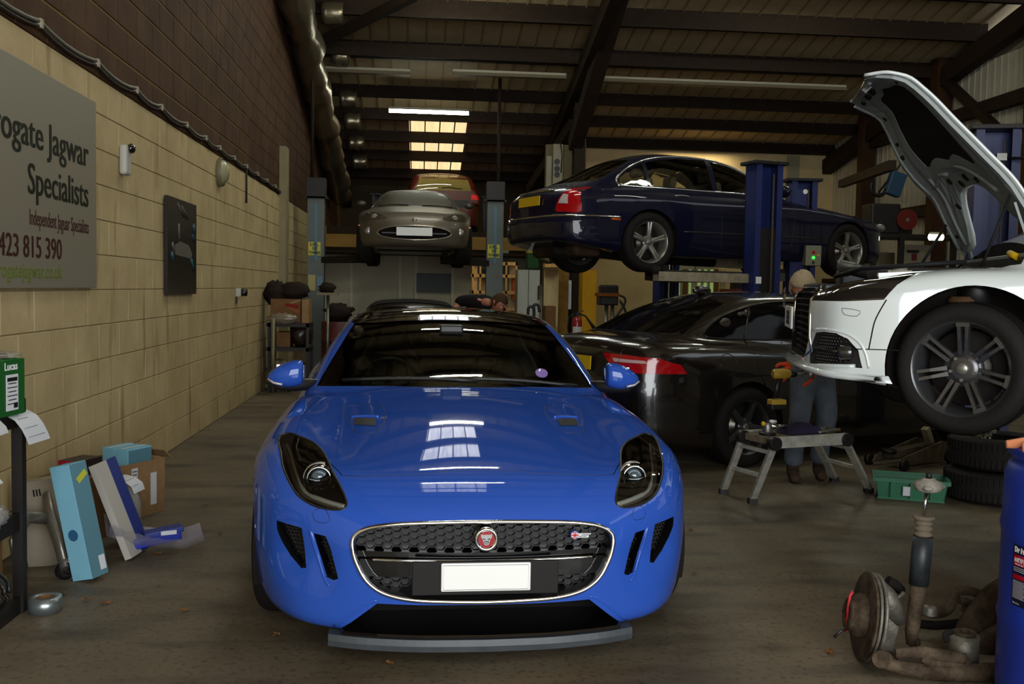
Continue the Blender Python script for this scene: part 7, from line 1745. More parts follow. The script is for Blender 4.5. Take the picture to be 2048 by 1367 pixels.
    p2 = onz(1968, 925, .48); c = thing('rag', 'scrunched pale plastic bag on top of the tyre stack', 'bag', (p[0] - .12, p[1] - .03, .462)); MB().blob((0, 0, .05), (.08, .08, .07), 12, .25, 9).build('film', glass('bag_film2', (.7, .68, .62), .2, .2), c)
    # blue drum of antifreeze
    cx, cy, R = 2.325, 3.20, .285; H_ = .935; t = thing('blue_drum', 'tall blue plastic antifreeze drum at the right edge', 'drum', (cx, cy, 0))
    db = mat('drum_blue', (26, 50, 150), .38, var=.08)
    MB().lathe([(.001, 0), (R - .02, 0), (R - .005, .03), (R, .08), (R, .30), (R + .006, .33), (R, .36), (R, .62), (R + .006, .65), (R, .68), (R - .002, .83), (R - .015, .865), (R - .03, .88), (R - .012, .90), (R - .008, .925), (R - .02, H_), (R - .04, H_ - .005), (R - .045, .90), (.001, .895)], n=64).build('drum_shell', db, t)
    MB().cyl((-.12, -.05, .895), (-.12, -.05, .925), .035).build('bung', M['black'], t)
    def arcp(a0, a1, z0, z1, m, nm, r_=.0015, par=None, n=14):
        q = MB(); vs = []
        for k in range(n + 1):
            a = a0 + (a1 - a0) * k / n; rr_ = R + r_
            vs += [(rr_ * math.cos(a), rr_ * math.sin(a), z0), (rr_ * math.cos(a), rr_ * math.sin(a), z1)]
        q.add(vs, [(2 * k, 2 * k + 2, 2 * k + 3, 2 * k + 1) for k in range(n)], True); return q.build(nm, m, par or t)
    def aofpx(px, z):     # angle on the drum wall seen at photo column px
        best = None
        for a in np.linspace(-PI, -PI / 2, 400):
            v = np.array([cx + R * math.cos(a), cy + R * math.sin(a), z]) - CAM; zz = v @ FW; x_ = 1024 + FPX * (v @ RT) / zz
            if best is None or abs(x_ - px) < best[0]: best = (abs(x_ - px), a)
        return best[1]
    a0 = aofpx(2013, .5); a1 = a0 + .62; zT, zB = .605, .395
    lab = arcp(a0, a1, zB, zT, mat('label_navy', (16, 18, 44), .35), 'drum_label', .0012)
    def ltext(s_, a_, z_, cap, m, bold=.0, sx=.8):
        for ch in s_:
            if ch != ' ':
                text_obj('label_text', ch, cap / .7, m, lab, ((R + .0022) * math.cos(a_), (R + .0022) * math.sin(a_), z_), (PI / 2, 0, a_ + PI / 2), .0002, 'LEFT', bold, sx)
            a_ += cap * 1.12 * sx / R * (.55 if ch in 'iI ' else 1.0)
        return a_
    e = ltext('Drive', a0 + .03, .580, .017, M['white'], .002); ltext('tec', e, .580, .017, M['red'], .002)
    arcp(a0 + .015, a1 - .02, .533, .570, M['red'], 'red_band', .0018, lab); ltext('ANTIFREEZE', a0 + .03, .546, .014, M['white'], .001, .62); ltext('COOLANT RED', a0 + .04, .536, .005, M['white'], 0, .7)
    arcp(a0 + .015, a1 - .06, .487, .503, M['red'], 'red_band', .0018, lab); 
    for k in range(14): arcp(a0 + .02, a0 + .02 + .26 * (.7 + .3 * ((k * 5) % 4) / 3), .480 - k * .0045, .4815 - k * .0045, M['paper'], 'small_print', .002, lab, 6)
    for k in range(3): arcp(a0 + .02, a0 + .20, .526 - k * .006, .5278 - k * .006, M['paper'], 'small_print', .002, lab, 6)
    arcp(a0 + .29, a0 + .40, .400, .482, M['paper'], 'small_print_block', .0018, lab, 6); ltext('DriveTec', a0 + .03, .402, .005, M['white'])
    pc = mat('peach_cloth', (214, 136, 96), .8); m = MB(); m.tube([(-.23, -.02, .945), (-.14, -.06, .955), (-.05, -.03, .95), (.05, -.06, .96)], [.018, .03, .035, .03], 12, flat=.6).tube([(-.15, -.08, .95), (-.12, -.14, .945), (-.10, -.2, .945)], [.02, .02, .015], 10, flat=.6)
    m.tube([(-.25, .04, .945), (-.16, .02, .955), (-.06, .02, .955)], [.014, .024, .03], 10, flat=.6)
    o = m.build('rubber_glove', pc, loc=(cx - .055, cy, -.005)); tag(o, 'peach coloured rubber glove lying on top of the blue drum', 'glove')
    # ---- rusty suspension assembly
    Y = 3.72; P = lambda px, py, y=Y: ony(px, py, y)
    rust = mat('rusty_iron', (92, 78, 62), .75, .2, col2=(52, 40, 30), scale=16, bump=.4, bscale=70); iron = mat('grey_iron', (120, 114, 102), .55, .6, var=.35, scale=18, bump=.3, bscale=60)
    o_ = P(1735, 1340); root = thing('suspension_assembly', 'rusty car suspension assembly with brake disc and upright damper on the floor', 'car part', (0, 0, 0))
    dc = Vector(P(1738, 1247)); ax = Vector((-.97, .16, .12)).normalized(); dc.z = max(dc.z, .178)
    def lathe_on(prof, c, a_, n=48):
        z = a_; x = z.orthogonal().normalized(); y = z.cross(x); Mx = Matrix(((x.x, y.x, z.x, c[0]), (x.y, y.y, z.y, c[1]), (x.z, y.z, z.z, c[2]), (0, 0, 0, 1)))
        return MB().lathe(prof, n=n).xf(Mx)
    lathe_on([(.075, .0), (.168, .0), (.172, -.002), (.172, -.010), (.165, -.011)], dc + ax * .026, ax).build('brake_disc', rust, root, 'rust-ringed brake disc')
    lathe_on([(.165, .013), (.172, .012), (.172, .002), (.075, .0)], dc - ax * .002, ax).build('disc_inner_face', iron, root)
    v = MB()
    for k in range(44):
        a = 2 * PI * k / 44; x = ax.orthogonal().normalized(); y = ax.cross(x); p = dc + x * .158 * math.cos(a) + y * .158 * math.sin(a); v.beam(p + ax * .010, p + ax * .018, .005, .02)
    v.build('disc_vanes', M['under'], root)['kind'] = 'stuff'
    lathe_on([(.160, -.008), (.172, -.010), (.170, -.020), (.10, -.026), (.05, -.026)], dc, ax).build('dust_shield', iron, root)
    hub = lathe_on([(.030, .085), (.034, .09), (.060, .088), (.066, .082), (.068, .068), (.080, .062), (.086, .045), (.086, .026)], dc, ax).build('hub', rust, root, 'rusty wheel hub')
    lathe_on([(.001, .075), (.028, .078), (.031, .070)], dc, ax, 24).build('hub_bore', M['steelblack'], hub)
    for k in range(5):
        a = 2 * PI * k / 5 + .3; x = ax.orthogonal().normalized(); y = ax.cross(x); p = dc + x * .05 * math.cos(a) + y * .05 * math.sin(a); MB().cyl(p + ax * .07, p + ax * .092, .006, n=8).build('stud_hole', M['steelblack'], hub)
    rl = mat('red_line', (170, 34, 34), .5); MB().tube([P(1693, 1262), P(1696, 1215), P(1700, 1190), P(1706, 1182)], .006, 8).build('red_brake_line', rl, root, 'red brake line'); MB().tube([P(1693, 1258), P(1680, 1262), P(1668, 1274)], .006, 8).build('sensor_lead', M['black'], root)
    kn = MB()
    kn.prism([tuple(P(a, b)) for a, b in ((1762, 1200), (1778, 1185), (1790, 1200), (1800, 1255), (1790, 1300), (1770, 1318), (1756, 1300))], (.0, .05, 0)); kn.build('knuckle', iron, root, 'grey cast knuckle', bevel=.008)
    MB().tube([P(1757, 1170, Y + .02), P(1768, 1190), P(1785, 1215), P(1802, 1245)], [.03, .045, .04, .02], 12).build('bearing_carrier', iron, root)
    MB().tube([P(1775, 1160, Y + .05), P(1790, 1168, Y + .05), P(1802, 1180, Y + .06)], .02, 10).build('caliper_bracket', M['under'], root)
    MB().tube([P(1766, 1215), P(1790, 1200), P(1808, 1184)], [.006, .005, .008], 8).build('drop_link', iron, root)
    # damper
    b0, b1, b2, b3, b4, b5 = [P(*q, Y - .02) for q in ((1822, 1288), (1824, 1262), (1837, 1168), (1846, 1072), (1848, 1030), (1853, 985))]
    MB().tube([P(1818, 1283), P(1836, 1279)], .022, 12).build('damper_eye', rust, root)
    MB().tube([b0, b1, b1 * .35 + b2 * .65, b2], [.018, .027, .029, .031], 18).build('damper_lower', rust, root, 'rusty damper clamp'); MB().tube([b2, b2 * .5 + b3 * .5, b3], [.037, .0385, .0385], 24).build('damper_body', mat('damper_black', (52, 56, 58), .45, .3, var=.5, scale=12), root, 'scuffed black damper body')
    d_ = (b4 - b3); 
    pts = [b3 + d_ * q for q in np.linspace(0, 1, 16)]; MB().tube(pts, [.026, .034, .036, .030, .026, .034, .036, .030, .026, .034, .036, .030, .036, .042, .042, .036], 20).build('bump_stop', mat('bump_stop', (112, 100, 84), .8, var=.2), root, 'ribbed grey bump stop')
    MB().tube([b4, b5], .0075, 12).build('damper_rod', M['chrome'], root, 'bright chrome rod')
    tm = MB(); c = P(1857, 972, Y - .02); tm.lathe([(.001, .032), (.022, .032), (.030, .025), (.050, .018), (.056, .002), (.048, -.016), (.030, -.022), (.001, -.022)], c=tuple(c), n=28)
    tm.build('top_mount', mat('mount_grey', (150, 144, 132), .7, var=.3, scale=20, bump=.5, bscale=50), root, 'chalky grey top mount')
    for a in (0, 2.1, 4.2): MB().blob((c[0] + .045 * math.cos(a), c[1] + .045 * math.sin(a), c[2]), (.022, .022, .012), 10).build('mount_lobe', mat('mount_grey', (0, 0, 0)), root)
    MB().cyl((c[0], c[1], c[2] + .03), (c[0], c[1], c[2] + .055), .012, n=8).build('mount_nut', M['steelblack'], root)
    # lower arm and subframe
    def arm3(pts, r, nm, m=rust, flat=.6, lbl=None): return MB().tube([P(*q, 3.50) for q in smooth_poly(pts, 4, False)], list(np.interp(np.linspace(0, 1, (len(pts) - 1) * 4 + 1), np.linspace(0, 1, len(r)), r)), 14, flat=flat).build(nm, m, root, lbl)
    arm3([(1765, 1318), (1800, 1332, 3.70), (1870, 1348, 3.68), (1960, 1352, 3.66), (2040, 1345, 3.66)] if False else [(1765, 1322), (1800, 1334), (1870, 1344), (1960, 1344), (2040, 1338)], [.024, .026, .030, .034, .036], 'lower_arm', rust, .9, 'rusty curved lower arm')
    MB().cyl(P(1762, 1318, 3.48), P(1778, 1318, 3.60), .032, n=20).build('arm_bush', rust, root)
    arm3([(1790, 1306), (1840, 1303), (1880, 1310), (1930, 1318)], [.018, .022, .024, .024], 'upper_link'); arm3([(1880, 1302), (1850, 1318), (1890, 1328), (1940, 1326)], [.016, .018, .018, .018], 'link_rib')
    MB().cyl(P(1926, 1322, 3.6), P(1930, 1268, 3.6), .056, .052, n=24).build('subframe_bush', iron, root, 'tall cylindrical subframe bush'); MB().cyl(P(1930, 1268, 3.6), P(1930, 1262, 3.6), .04, n=20).cyl(P(1930, 1262, 3.6), P(1930, 1258, 3.6), .018, n=12).build('bush_cap', rust, root)
    arm3([(1905, 1262), (1890, 1268), (1896, 1282)], [.012, .012, .010], 'bracket_tab', M['under'])
    big = MB().tube([P(*q, Y + .18) for q in smooth_poly([(1925, 1300), (1945, 1255), (1975, 1215), (2000, 1190), (2040, 1170)], 4, False)], .062, 16); big.build('subframe_tube', rust, root, 'thick rusty subframe tube')
    MB().tube([P(*q, Y + .10) for q in smooth_poly([(1950, 1320), (1975, 1290), (2010, 1270), (2045, 1262)], 3, False)], .06, 14).build('subframe_leg', rust, root)
    arm4 = lambda pts, r, nm, m=rust, dy=.25, lbl=None: MB().tube([P(*q, Y + dy) for q in smooth_poly(pts, 4, False)], list(np.interp(np.linspace(0, 1, (len(pts) - 1) * 4 + 1), np.linspace(0, 1, len(r)), r)), 12, flat=.7).build(nm, m, root, lbl)
    arm4([(1835, 1215), (1868, 1224), (1895, 1218), (1908, 1195), (1915, 1182), (1945, 1182), (1975, 1195)], [.022, .026, .024, .022, .020, .02, .02], 'rear_arm', rust, .25, 'rusty bent rear arm')
    arm4([(1828, 1245), (1870, 1250), (1920, 1245), (1960, 1240)], [.018, .02, .02, .02], 'track_rod', M['under']); arm4([(1920, 1200), (1950, 1210), (1965, 1222)], [.016, .018, .018], 'rear_link'); arm4([(1925, 1215), (1955, 1228), (1990, 1232)], [.016, .018, .018], 'rear_link')
    MB().lathe([(.001, .01), (.02, .01), (.03, .0), (.032, -.03)], c=tuple(P(1860, 1214, Y + .2)), n=20).build('arm_bolt', iron, root)
build_right()
# ------------------------------------------------------------------ things along the back of the workshop
def bx2(px0, py0, px1, py1, y, d, nm, m, par, lbl=None, bevel=0.):
    a, b = ony(px0, py1, y), ony(px1, py0, y)
    return MB().bbox((a[0], y, a[2]), (b[0], y + d, b[2])).build(nm, m, par, lbl, bevel)
def tbox(lbl, cat, nm, px0, py0, px1, py1, y, d, m, part='body', to_floor=False, grp=None):
    t = thing(nm, lbl, cat, (0, 0, 0), 0, grp); a, b = ony(px0, py1, y), ony(px1, py0, y)
    z0 = 0. if to_floor else a[2]
    MB().bbox((a[0], y, z0), (b[0], y + d, b[2])).build(part, m, t, bevel=.004); return t
def build_back():
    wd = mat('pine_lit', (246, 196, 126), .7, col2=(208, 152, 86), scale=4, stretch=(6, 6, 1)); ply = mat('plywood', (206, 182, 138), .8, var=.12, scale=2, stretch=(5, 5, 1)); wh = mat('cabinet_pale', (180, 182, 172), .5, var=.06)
    # office window and door seams
    tbox('dark reflective office window under the mezzanine left of the pine shelving', 'window', 'office_window', 833, 547, 902, 584, 21.54, .05, mat('office_glass', (58, 66, 64), .5), 'pane')
    # pine shelving with goods
    t = thing('pine_shelving', 'bright pine storage shelving behind the right grey lift post', 'shelving')
    y = 18.2
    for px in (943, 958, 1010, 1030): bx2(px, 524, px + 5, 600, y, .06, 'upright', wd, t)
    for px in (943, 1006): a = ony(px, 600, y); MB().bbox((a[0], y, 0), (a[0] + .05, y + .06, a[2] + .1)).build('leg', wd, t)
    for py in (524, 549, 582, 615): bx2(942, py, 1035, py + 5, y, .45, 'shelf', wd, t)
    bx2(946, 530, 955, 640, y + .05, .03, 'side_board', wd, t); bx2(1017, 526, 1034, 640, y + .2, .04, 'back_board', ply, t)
    tbox('small dark jar on the top shelf of the pine shelving', 'jar', 'jar', 962, 538, 971, 549, y + .1, .08, M['steelblack']); tbox('beige carton on the middle shelf of the pine shelving', 'box', 'carton', 960, 556, 976, 582, y + .1, .2, M['cardboard']); tbox('orange stripe carton right of the grey lift post', 'box', 'carton', 1024, 548, 1031, 600, y + .05, .2, M['orange'] if False else mat('orange_card', (180, 92, 40), .7))
    # pale cabinet, boards, cardboard
    t = tbox('tall pale grey steel cabinet right of the pine shelving', 'cabinet', 'steel_cabinet', 1034, 540, 1080, 640, 17.6, .5, wh, 'carcass', True)
    a = ony(1077, 585, 17.59); MB().box((a[0], a[1] - .01, a[2]), (.03, .03, .25)).build('handle', M['steelblack'], t); a = ony(1057, 585, 17.59); MB().box((a[0], 17.595, 1.0), (.008, .008, 1.8)).build('door_gap', M['steelblack'], t)
    tbox('broad sheet of grey-brown plywood leaning beside the steel cabinet', 'board', 'plywood_sheet', 1086, 538, 1118, 655, 17.9, .03, ply, 'sheet', True)
    tbox('yellowish chipboard sheet behind the hanging cloth', 'board', 'chipboard_sheet', 1112, 534, 1138, 655, 18.1, .03, mat('chipboard', (140, 106, 50), .8, var=.2), 'sheet', True)
    tbox('brown carton at the foot of the plywood sheet', 'box', 'carton', 1090, 612, 1112, 660, 17.3, .4, M['cardboard2'], to_floor=True)
    t = tbox('green and yellow storage cabinet on the wall above the pale cabinet', 'cabinet', 'wall_cabinet', 1055, 505, 1078, 536, 18.4, .3, mat('cab_green', (40, 74, 40), .6), 'carcass'); bx2(1055, 490, 1078, 506, 18.38, .3, 'yellow_door', mat('cab_yellow', (150, 140, 50), .6), t)
    tbox('shelf board with hanging tools left of the navy saloon rear wheel', 'shelf', 'wall_shelf', 1090, 528, 1132, 534, 17.6, .3, wd, 'board')
    for k, (a, b) in enumerate((((1072, 512), (1100, 528)), ((1098, 500), (1104, 526)), ((1110, 503), (1112, 526)), ((1120, 508), (1121, 527)))):
        tag(MB().tube([ony(*a, 17.7), ony(*b, 17.7)], [.02, .035], 8).build('hanging_tool', M['steelblack']), ['long dark pry bar leaning at the wall shelf', 'dark spray can standing left on the wall shelf', 'dark bottle in the middle of the wall shelf', 'dark bottle at the right end of the wall shelf'][k], 'tool', 'tools at the wall shelf')
    p0, p1 = ony(1127, 560, 19.4), ony(1142, 618, 19.4)
    t = thing('notice_board', 'narrow white notice board hanging on the dark centre column', 'notice'); MB().bbox((p0[0], 19.4, p1[2]), (p1[0], 19.44, p0[2])).build('panel', M['paper'], t)
    for k in range(8): MB().box(((p0[0] + p1[0]) / 2, 19.398, p0[2] - .10 - k * .05), ((p1[0] - p0[0]) * .6, .002, .012)).build('print_line', mat('blue_ink', (90, 110, 140), .6), t)
    MB().tube([(p0[0] + .05, 19.41, p0[2]), (p0[0] + .05, 19.41, p0[2] + .3)], .006, 6).build('hanging_string', M['paper'], t)
    cl = MB(); pts = [(1124, 580), (1116, 598), (1109, 616), (1117, 632), (1122, 645), (1126, 632), (1127, 610), (1126, 590)]
    cl.prism([tuple(ony(*q, 19.34)) for q in pts], (0, .04, 0)); tag(cl.build('white_cloth', mat('cloth_white', (190, 192, 186), .9, bump=.6, bscale=9), bevel=.01), 'white cloth hanging from the notice board', 'cloth')
    # extinguisher on the column
    p = ony(1154, 655, 16.6); t = thing('fire_extinguisher', 'red fire extinguisher with black hose at the dark column', 'fire extinguisher', (p[0], 16.6, p[2] - .26))
    MB().lathe([(.001, 0), (.075, 0), (.085, .02), (.085, .36), (.07, .42), (.03, .45), (.001, .45)], n=28).build('cylinder', mat('ext_red', (150, 26, 28), .3, coat=.5), t); MB().lathe([(.0862, .14), (.0862, .28)], n=20, arc=2.2, a0=-PI / 2 - 1.1).build('label', M['paper'], t)
    MB().box((0, 0, .48), (.05, .05, .07)).build('valve', M['black'], t); MB().beam((0, 0, .52), (.11, -.02, .55), .03, .015).build('handle', M['black'], t)
    MB().tube([(.02, 0, .50), (.14, 0, .46), (.24, 0, .33), (.32, 0, .22)], [.015, .015, .025, .035], 10).build('horn', M['black'], t); MB().tube([(-.02, 0, .50), (-.14, 0, .44), (-.16, 0, .25), (-.11, 0, .1)], .012, 8).build('hose', M['black'], t)
    MB().box((0, .10, .25), (.10, .03, .3)).build('bracket', M['black'], t); MB().bbox((-.12, .08, -(p[2] - .26)), (.12, .11, .0)).build('bracket_plate', M['under'], t)
    # yellow cabinet and machine
    tbox('tall mustard yellow cabinet right of the dark centre column', 'cabinet', 'yellow_cabinet', 1163, 540, 1194, 668, 17.2, .4, mat('mustard', (196, 142, 28), .6, var=.1), 'carcass', True)
    y = 15.8; c = ony(1218, 610, y); t = thing('tyre_machine', 'dark workshop machine with orange trim and hoses right of the yellow cabinet', 'machine')
    bx2(1203, 570, 1238, 592, y, .3, 'display_box', M['steelblack'], t, bevel=.03); bx2(1196, 586, 1240, 592, y - .02, .3, 'orange_shelf', mat('dull_orange', (130, 74, 24), .6), t); bx2(1200, 592, 1237, 610, y, .35, 'control_head', M['black'], t, bevel=.02)
    for px in (1213, 1225): a = ony(px, 610, y + .1); MB().cyl((a[0], a[1], 0), (a[0], a[1], a[2]), .03).build('pillar', M['steel'], t)
    a = ony(1200, 655, y); MB().bbox((a[0], y - .1, 0), (a[0] + .35, y + .5, .5)).build('machine_base', M['steelblack'], t)
    MB().tube([ony(*q, y) for q in smooth_poly([(1236, 590), (1248, 594), (1250, 606), (1238, 625), (1228, 640), (1240, 652)], 4, False)], .018, 8).build('hose', M['black'], t); MB().tube([ony(*q, y) for q in smooth_poly([(1240, 600), (1252, 625), (1250, 650)], 4, False)], .02, 8).build('hose', M['black'], t)
    # hook shapes in front of the plywood
    for k, (pts, lb) in enumerate((([(1056, 625), (1058, 614), (1066, 614), (1068, 622)], 'black hose loop showing above the blue coupe roof, left one'), ([(1068, 622), (1068, 610), (1076, 610), (1079, 624)], 'black hose loop showing above the blue coupe roof, right one'), ([(1282, 618), (1290, 612), (1288, 622)], 'small dark hook above the boot of the black saloon'))):
        q = [ony(*p_, 14.6 if k < 2 else 13.4) for p_ in smooth_poly(pts, 4, False)]; q = q if k == 2 else [np.array([q[0][0], q[0][1], 0])] + q
        tag(MB().tube(q, .022, 8).build('hose_loop', M['black']), lb, 'hose')
    tbox('low dark workbench behind the boot of the black saloon', 'bench', 'low_bench', 1262, 640, 1310, 668, 13.3, .5, M['under'], 'bench_body', True)
    # vent board on the partition
    t = thing('vent_board', 'white board with three round black vents beside the dark centre column', 'panel'); y = 19.66
    bx2(1105, 288, 1126, 380, y, .05, 'board', mat('vent_white', (150, 142, 122), .7), t); 
    for py in (323, 337, 349): a = ony(1114, py, y - .002); MB().cyl((a[0], y - .02, a[2]), (a[0], y, a[2]), .055, n=20).build('round_vent', M['black'], t)
    tbox('second pale board leaning on the partition left of the vents', 'panel', 'pale_board', 1092, 312, 1104, 378, 19.69, .05, mat('vent_white', (0, 0, 0)))
    MB_ = MB().tube([ony(*q, 19.3) for q in ((1121, 285), (1124, 310), (1122, 345))], .012, 6); tag(MB_.build('wall_cable', M['black']), 'black cable hanging beside the three round vents', 'cable')
    tbox('pale rectangular board high on the right back wall', 'panel', 'pale_board', 1575, 311, 1600, 362, 23.38, .05, mat('back_board_pale', (150, 146, 120), .7))
    # windows in the far wall with garden outside
    fr = mat('frame_white', (170, 164, 140), .6); leaf = mat('window_garden', (150, 172, 100), .6, emit=.55, col2=(34, 48, 26), scale=5); y = 23.36
    for k, (a, b) in enumerate(((1352, 1384), (1392, 1428))):
        p0, p1 = ony(a, 538, y), ony(b, 596, y); w_ = MB().bbox((p0[0], y, p1[2]), (p1[0], y + .03, p0[2])).build('window_%d' % (4 + k), leaf); struct(w_); w_['label'] = ['daylit window with greenery, partly hidden by the blue post', 'daylit window with greenery outside, right of the pair'][k]
        for q in np.linspace(p0[0], p1[0], 4): MB().bbox((q - .03, y - .05, p1[2] - .1), (q + .03, y, p0[2] + .05)).build('window_bar', fr, w_)
        MB().bbox((p0[0] - .05, y - .06, p0[2]), (p1[0] + .05, y, p0[2] + .1)).build('window_head', fr, w_)
    for k, (a, b) in enumerate(((1366, 1376), (1428, 1438))): tbox(['brown curtain strip between the panes of the left far window', 'brown curtain strip right of the far window pair'][k], 'curtain', 'curtain', a, 538, b, 600, 23.2, .05, mat('curtain_brown', (120, 84, 44), .9))
    for k, px in enumerate((1441, 1448)): tbox(['pale pipe right of the far windows, left one', 'pale pipe right of the far windows, right one'][k], 'pipe', 'wall_pipe', px, 538, px + 4, 604, 23.2, .06, fr)
    t = tbox('dark red tool chest below the raised navy saloon', 'tool chest', 'tool_chest', 1456, 578, 1490, 608, 16.0, .5, mat('chest_red', (96, 24, 18), .4), 'chest', True)
    tbox('black case standing on the red tool chest', 'case', 'black_case', 1471, 558, 1490, 577.5, 16.05, .3, M['steelblack'])
    # bench area behind the navy saloon front
    y = 15.6; t = thing('workbench', 'long dark workbench along the cladding behind the navy saloon bonnet', 'bench'); p0, p1 = ony(1740, 462, y), ony(1905, 470, y)
    MB().bbox((p0[0], y, p1[2] - .06), (p1[0] + .6, y + .8, p1[2])).build('bench_top', M['steelblack'], t)
    for px in (1745, 1800, 1905): a = ony(px, 480, y); MB().bbox((a[0], y, 0), (a[0] + .08, y + .08, p1[2] - .06)).build('leg', M['steelblack'], t)
    tz = p1[2]
    a = ony(1815, 450, y + .1); g = thing('bench_grinder', 'dark bench grinder with a dull red wheel on the workbench', 'grinder', (a[0], y + .3, tz))
    MB().box((0, 0, .06), (.25, .25, .12)).build('pedestal', M['steelblack'], g); MB().cyl((-.18, 0, .22), (.18, 0, .22), .11).build('motor', M['steelblack'], g); MB().cyl((.0, -.20, .24), (.0, -.14, .24), .17, n=32).build('red_wheel', mat('wheel_red', (92, 30, 24), .6), g); MB().cyl((0, -.205, .24), (0, -.20, .24), .03).build('arbor', M['steel'], g); MB().cyl((0, -.14, .24), (0, 0, .22), .04).build('shaft', M['steelblack'], g)
    a = ony(1775, 440, y + .1); tag(MB().box((a[0], y + .35, tz + .25), (.5, .4, .5)).build('machine_block', M['steelblack'], bevel=.03), 'dark block of machinery on the workbench left of the grinder', 'machine')
    a = ony(1790, 368, 17.0); tag(MB().box(tuple(a), (.28, .15, .42), ry=.3).build('blue_gun_case', mat('dull_blue', (30, 62, 90), .5), bevel=.02), 'dull blue box hanging from the brace near the cladding', 'box')
    a = ony(1757, 375, 17.0); tag(MB().tube([a + [.14 * math.cos(q), 0, .14 * math.sin(q)] for q in np.linspace(2.4, 6.2, 16)], .035, 8).build('hanging_hook', M['steelblack']), 'large dark hook hanging left of the dull blue box', 'hook')
    tag(MB().tube([ony(1757, 385, 17.), ony(1800, 330, 17.), ony(1800, 300, 17.)], .02, 6).build('hanger_rod', M['steelblack']), 'dark rod carrying the hook and the blue box', 'rod')
    struct(MB().beam(ony(1682, 368, 21.0), ony(1785, 330, 15.5), .12, .16).build('trim_70', mat('purlin_steel', (0, 0, 0))))
    lamp_tube(ony(1872, 474, 13.5), .19, True, 'short lit inspection tube below the workbench edge beside the open bonnet', w=.08, strength=10.)
    t = tbox('white notice panel below the workbench with a small red mark', 'notice', 'white_notice', 1798, 490, 1862, 524, 15.9, .03, mat('panel_white', (140, 132, 112), .7), 'panel'); bx2(1815, 500, 1838, 505, 15.88, .02, 'dark_tool', M['steelblack'], t); bx2(1824, 507, 1834, 520, 15.88, .02, 'red_mark', mat('chest_red', (0, 0, 0)), t)
    tbox('pale low cupboard behind the front wheel of the navy saloon', 'cabinet', 'pale_cupboard', 1712, 505, 1790, 560, 16.4, .4, mat('cupboard_pale', (130, 118, 92), .7), 'carcass', True)
    t = tbox('small pale box fixed on the cladding behind the bonnet hinge', 'box', 'switch_box', 1985, 455, 2010, 485, 12.6, .15, mat('cupboard_pale', (0, 0, 0)))
    a = ony(1715, 163, 18.); 
    # ---- left back: trestle with boxes, bags, post light, red drum
    y = 13.5; t = thing('storage_rack', 'dark storage rack at the far end of the block wall loaded with boxes', 'rack'); x0, x1 = ony(532, 650, y)[0], ony(612, 650, y)[0]
    zt = ony(570, 646, y)[2]
    x0 = max(x0, WX + .06)
    for x_ in (x0 + .02, x1): 
        for yy in (y, y + .5): MB().bbox((x_, yy, 0), (x_ + .04, yy + .04, zt)).build('leg', M['steelblack'], t)
    MB().bbox((x0, y, zt - .05), (x1 + .04, y + .54, zt)).build('shelf', M['steelblack'], t); MB().bbox((x0, y, .55), (x1 + .04, y + .54, .60)).build('shelf', M['steelblack'], t)
    a = ony(546, 636, y - .1); tag(MB().cyl((a[0], y - .08, 0), (a[0], y - .08, a[2]), .028).build('pole', mat('dull_pole', (120, 112, 88), .5, .4)), 'pale metal pole standing in front of the storage rack', 'pole')
    def sb(lbl, px0, py0, px1, m, dy=.05, d=.35, nm='carton', z0=None): 
        q = thing(nm, lbl, 'box'); a, b = ony(px0, 640, y + dy), ony(px1, py0, y + dy); MB().bbox((max(a[0], WX + .04), y + dy, (zt if z0 is None else z0) + .002), (b[0], y + dy + d, b[2])).build('carton_body', m, q, bevel=.004); return q, a, b
    q, a, b = sb('brown carton with a red and white flag print on the storage rack', 541, 598, 601, M['cardboard2'])
    m = MB(); yy = y + .048; c0 = Vector(ony(572, 612, yy)); c1 = Vector(ony(600, 622, yy)); MB().prism([tuple(ony(*p_, yy)) for p_ in ((570, 606), (598, 609), (597, 616), (572, 612))], (0, -.003, 0)).build('red_stripe', mat('flag_red2', (130, 36, 30), .7), q); MB().prism([tuple(ony(*p_, yy)) for p_ in ((577, 613), (600, 622), (598, 628), (574, 616))], (0, -.003, 0)).build('orange_stripe', mat('flag_orange', (140, 84, 50), .7), q); MB().prism([tuple(ony(*p_, yy)) for p_ in ((578, 605), (600, 598), (600, 601), (584, 607))], (0, -.003, 0)).build('pale_stripe', mat('flag_pale', (150, 120, 90), .7), q)
    sb('plain brown carton at the right end of the storage rack', 603, 599, 618, M['cardboard'])
    dk = mat('dark_bundle', (40, 30, 24), .9, bump=.5, bscale=12)
    a = ony(548, 580, y + .3); tag(MB().blob((max(a[0], WX + .18), y + .25, ony(560, 588, y)[2]), (.15, .16, .17), 12, .25, 3).build('dark_bundle', dk), 'dark spiky bundle on top of the flag carton', 'bundle'); a = ony(590, 578, y + .3); tag(MB().blob((a[0], y + .25, ony(590, 582, y)[2]), (.20, .16, .12), 12, .2, 6).build('dark_bundle', dk), 'brown sack beside the spiky bundle on the flag carton', 'sack')
    film = mat('bag_milky', (120, 108, 92), .25, coat=.6, bump=.8, bscale=14)
    tag(MB().blob((ony(565, 635, y)[0], y - .02, zt + .06), (.20, .05, .07), 14, .22, 8).build('plastic_bag', film), 'shiny crumpled plastic in front of the flag carton', 'bag')
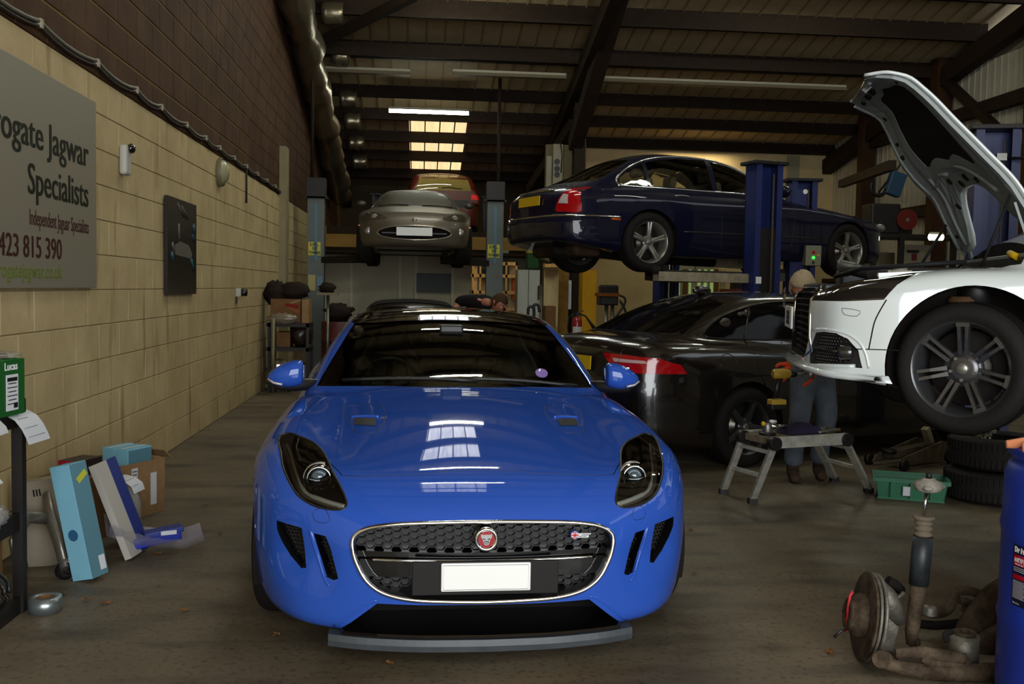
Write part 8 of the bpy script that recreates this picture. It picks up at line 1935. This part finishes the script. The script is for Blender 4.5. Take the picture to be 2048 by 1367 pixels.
    tag(MB().blob((ony(560, 740, y)[0], y + .1, .21), (.20, .18, .22), 14, .15, 9).build('plastic_bag', film), 'large milky plastic bag on the floor under the storage rack', 'bag'); tag(MB().blob((ony(598, 700, y)[0], y + .2, .78), (.16, .16, .18), 14, .2, 10).build('bin_bag', mat('bin_bag', (40, 30, 26), .3, bump=.6, bscale=14)), 'dark bin bag on the lower shelf of the storage rack', 'bag')
    sb('small brown carton on the lower shelf of the storage rack', 553, 664, 580, M['cardboard2'], z0=.60)
    y2 = 14.6; a = ony(656, 590, y2); t = thing('tray_stand', 'thin stand with a cluttered tray behind the left pillar of the blue coupe', 'stand'); MB().cyl((a[0], y2, 0), (a[0], y2, a[2]), .022).build('pole', M['steel'], t); MB().box((a[0], y2, a[2] + .02), (.30, .25, .035)).build('tray', mat('cupboard_pale', (0, 0, 0)), t); MB().blob((a[0] - .02, y2, a[2] + .10), (.12, .1, .08), 10, .2, 5).build('tray_clutter', dk, t); MB().cyl((a[0], y2, 0), (a[0], y2, .03), .18).build('foot', M['steelblack'], t)
    a = ony(680, 640, 15.2); t = thing('red_drum', 'dull red oil drum behind the windscreen pillar of the blue coupe', 'drum', (a[0], 15.2, 0)); MB().lathe([(.001, 0), (.27, 0), (.28, .02), (.28, .30), (.29, .31), (.28, .32), (.28, .60), (.29, .61), (.28, .62), (.28, .88), (.27, .90), (.001, .89)], n=32).build('drum_shell', mat('drum_red', (84, 24, 22), .5, var=.2), t)
    tag(MB().blob((a[0] - .02, 15.2, 1.03), (.22, .22, .14), 12, .2, 11).build('dark_bundle', dk), 'dark bundle of cloth on the dull red drum', 'bundle')
    # mezzanine goods, dim
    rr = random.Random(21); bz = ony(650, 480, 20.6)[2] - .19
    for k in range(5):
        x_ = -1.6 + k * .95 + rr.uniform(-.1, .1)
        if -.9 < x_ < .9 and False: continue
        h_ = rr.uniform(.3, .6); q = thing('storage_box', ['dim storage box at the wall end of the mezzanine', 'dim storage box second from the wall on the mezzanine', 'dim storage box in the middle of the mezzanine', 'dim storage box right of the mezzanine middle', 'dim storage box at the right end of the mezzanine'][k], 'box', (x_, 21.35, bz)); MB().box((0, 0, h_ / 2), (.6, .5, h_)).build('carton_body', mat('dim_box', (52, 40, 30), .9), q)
build_back()
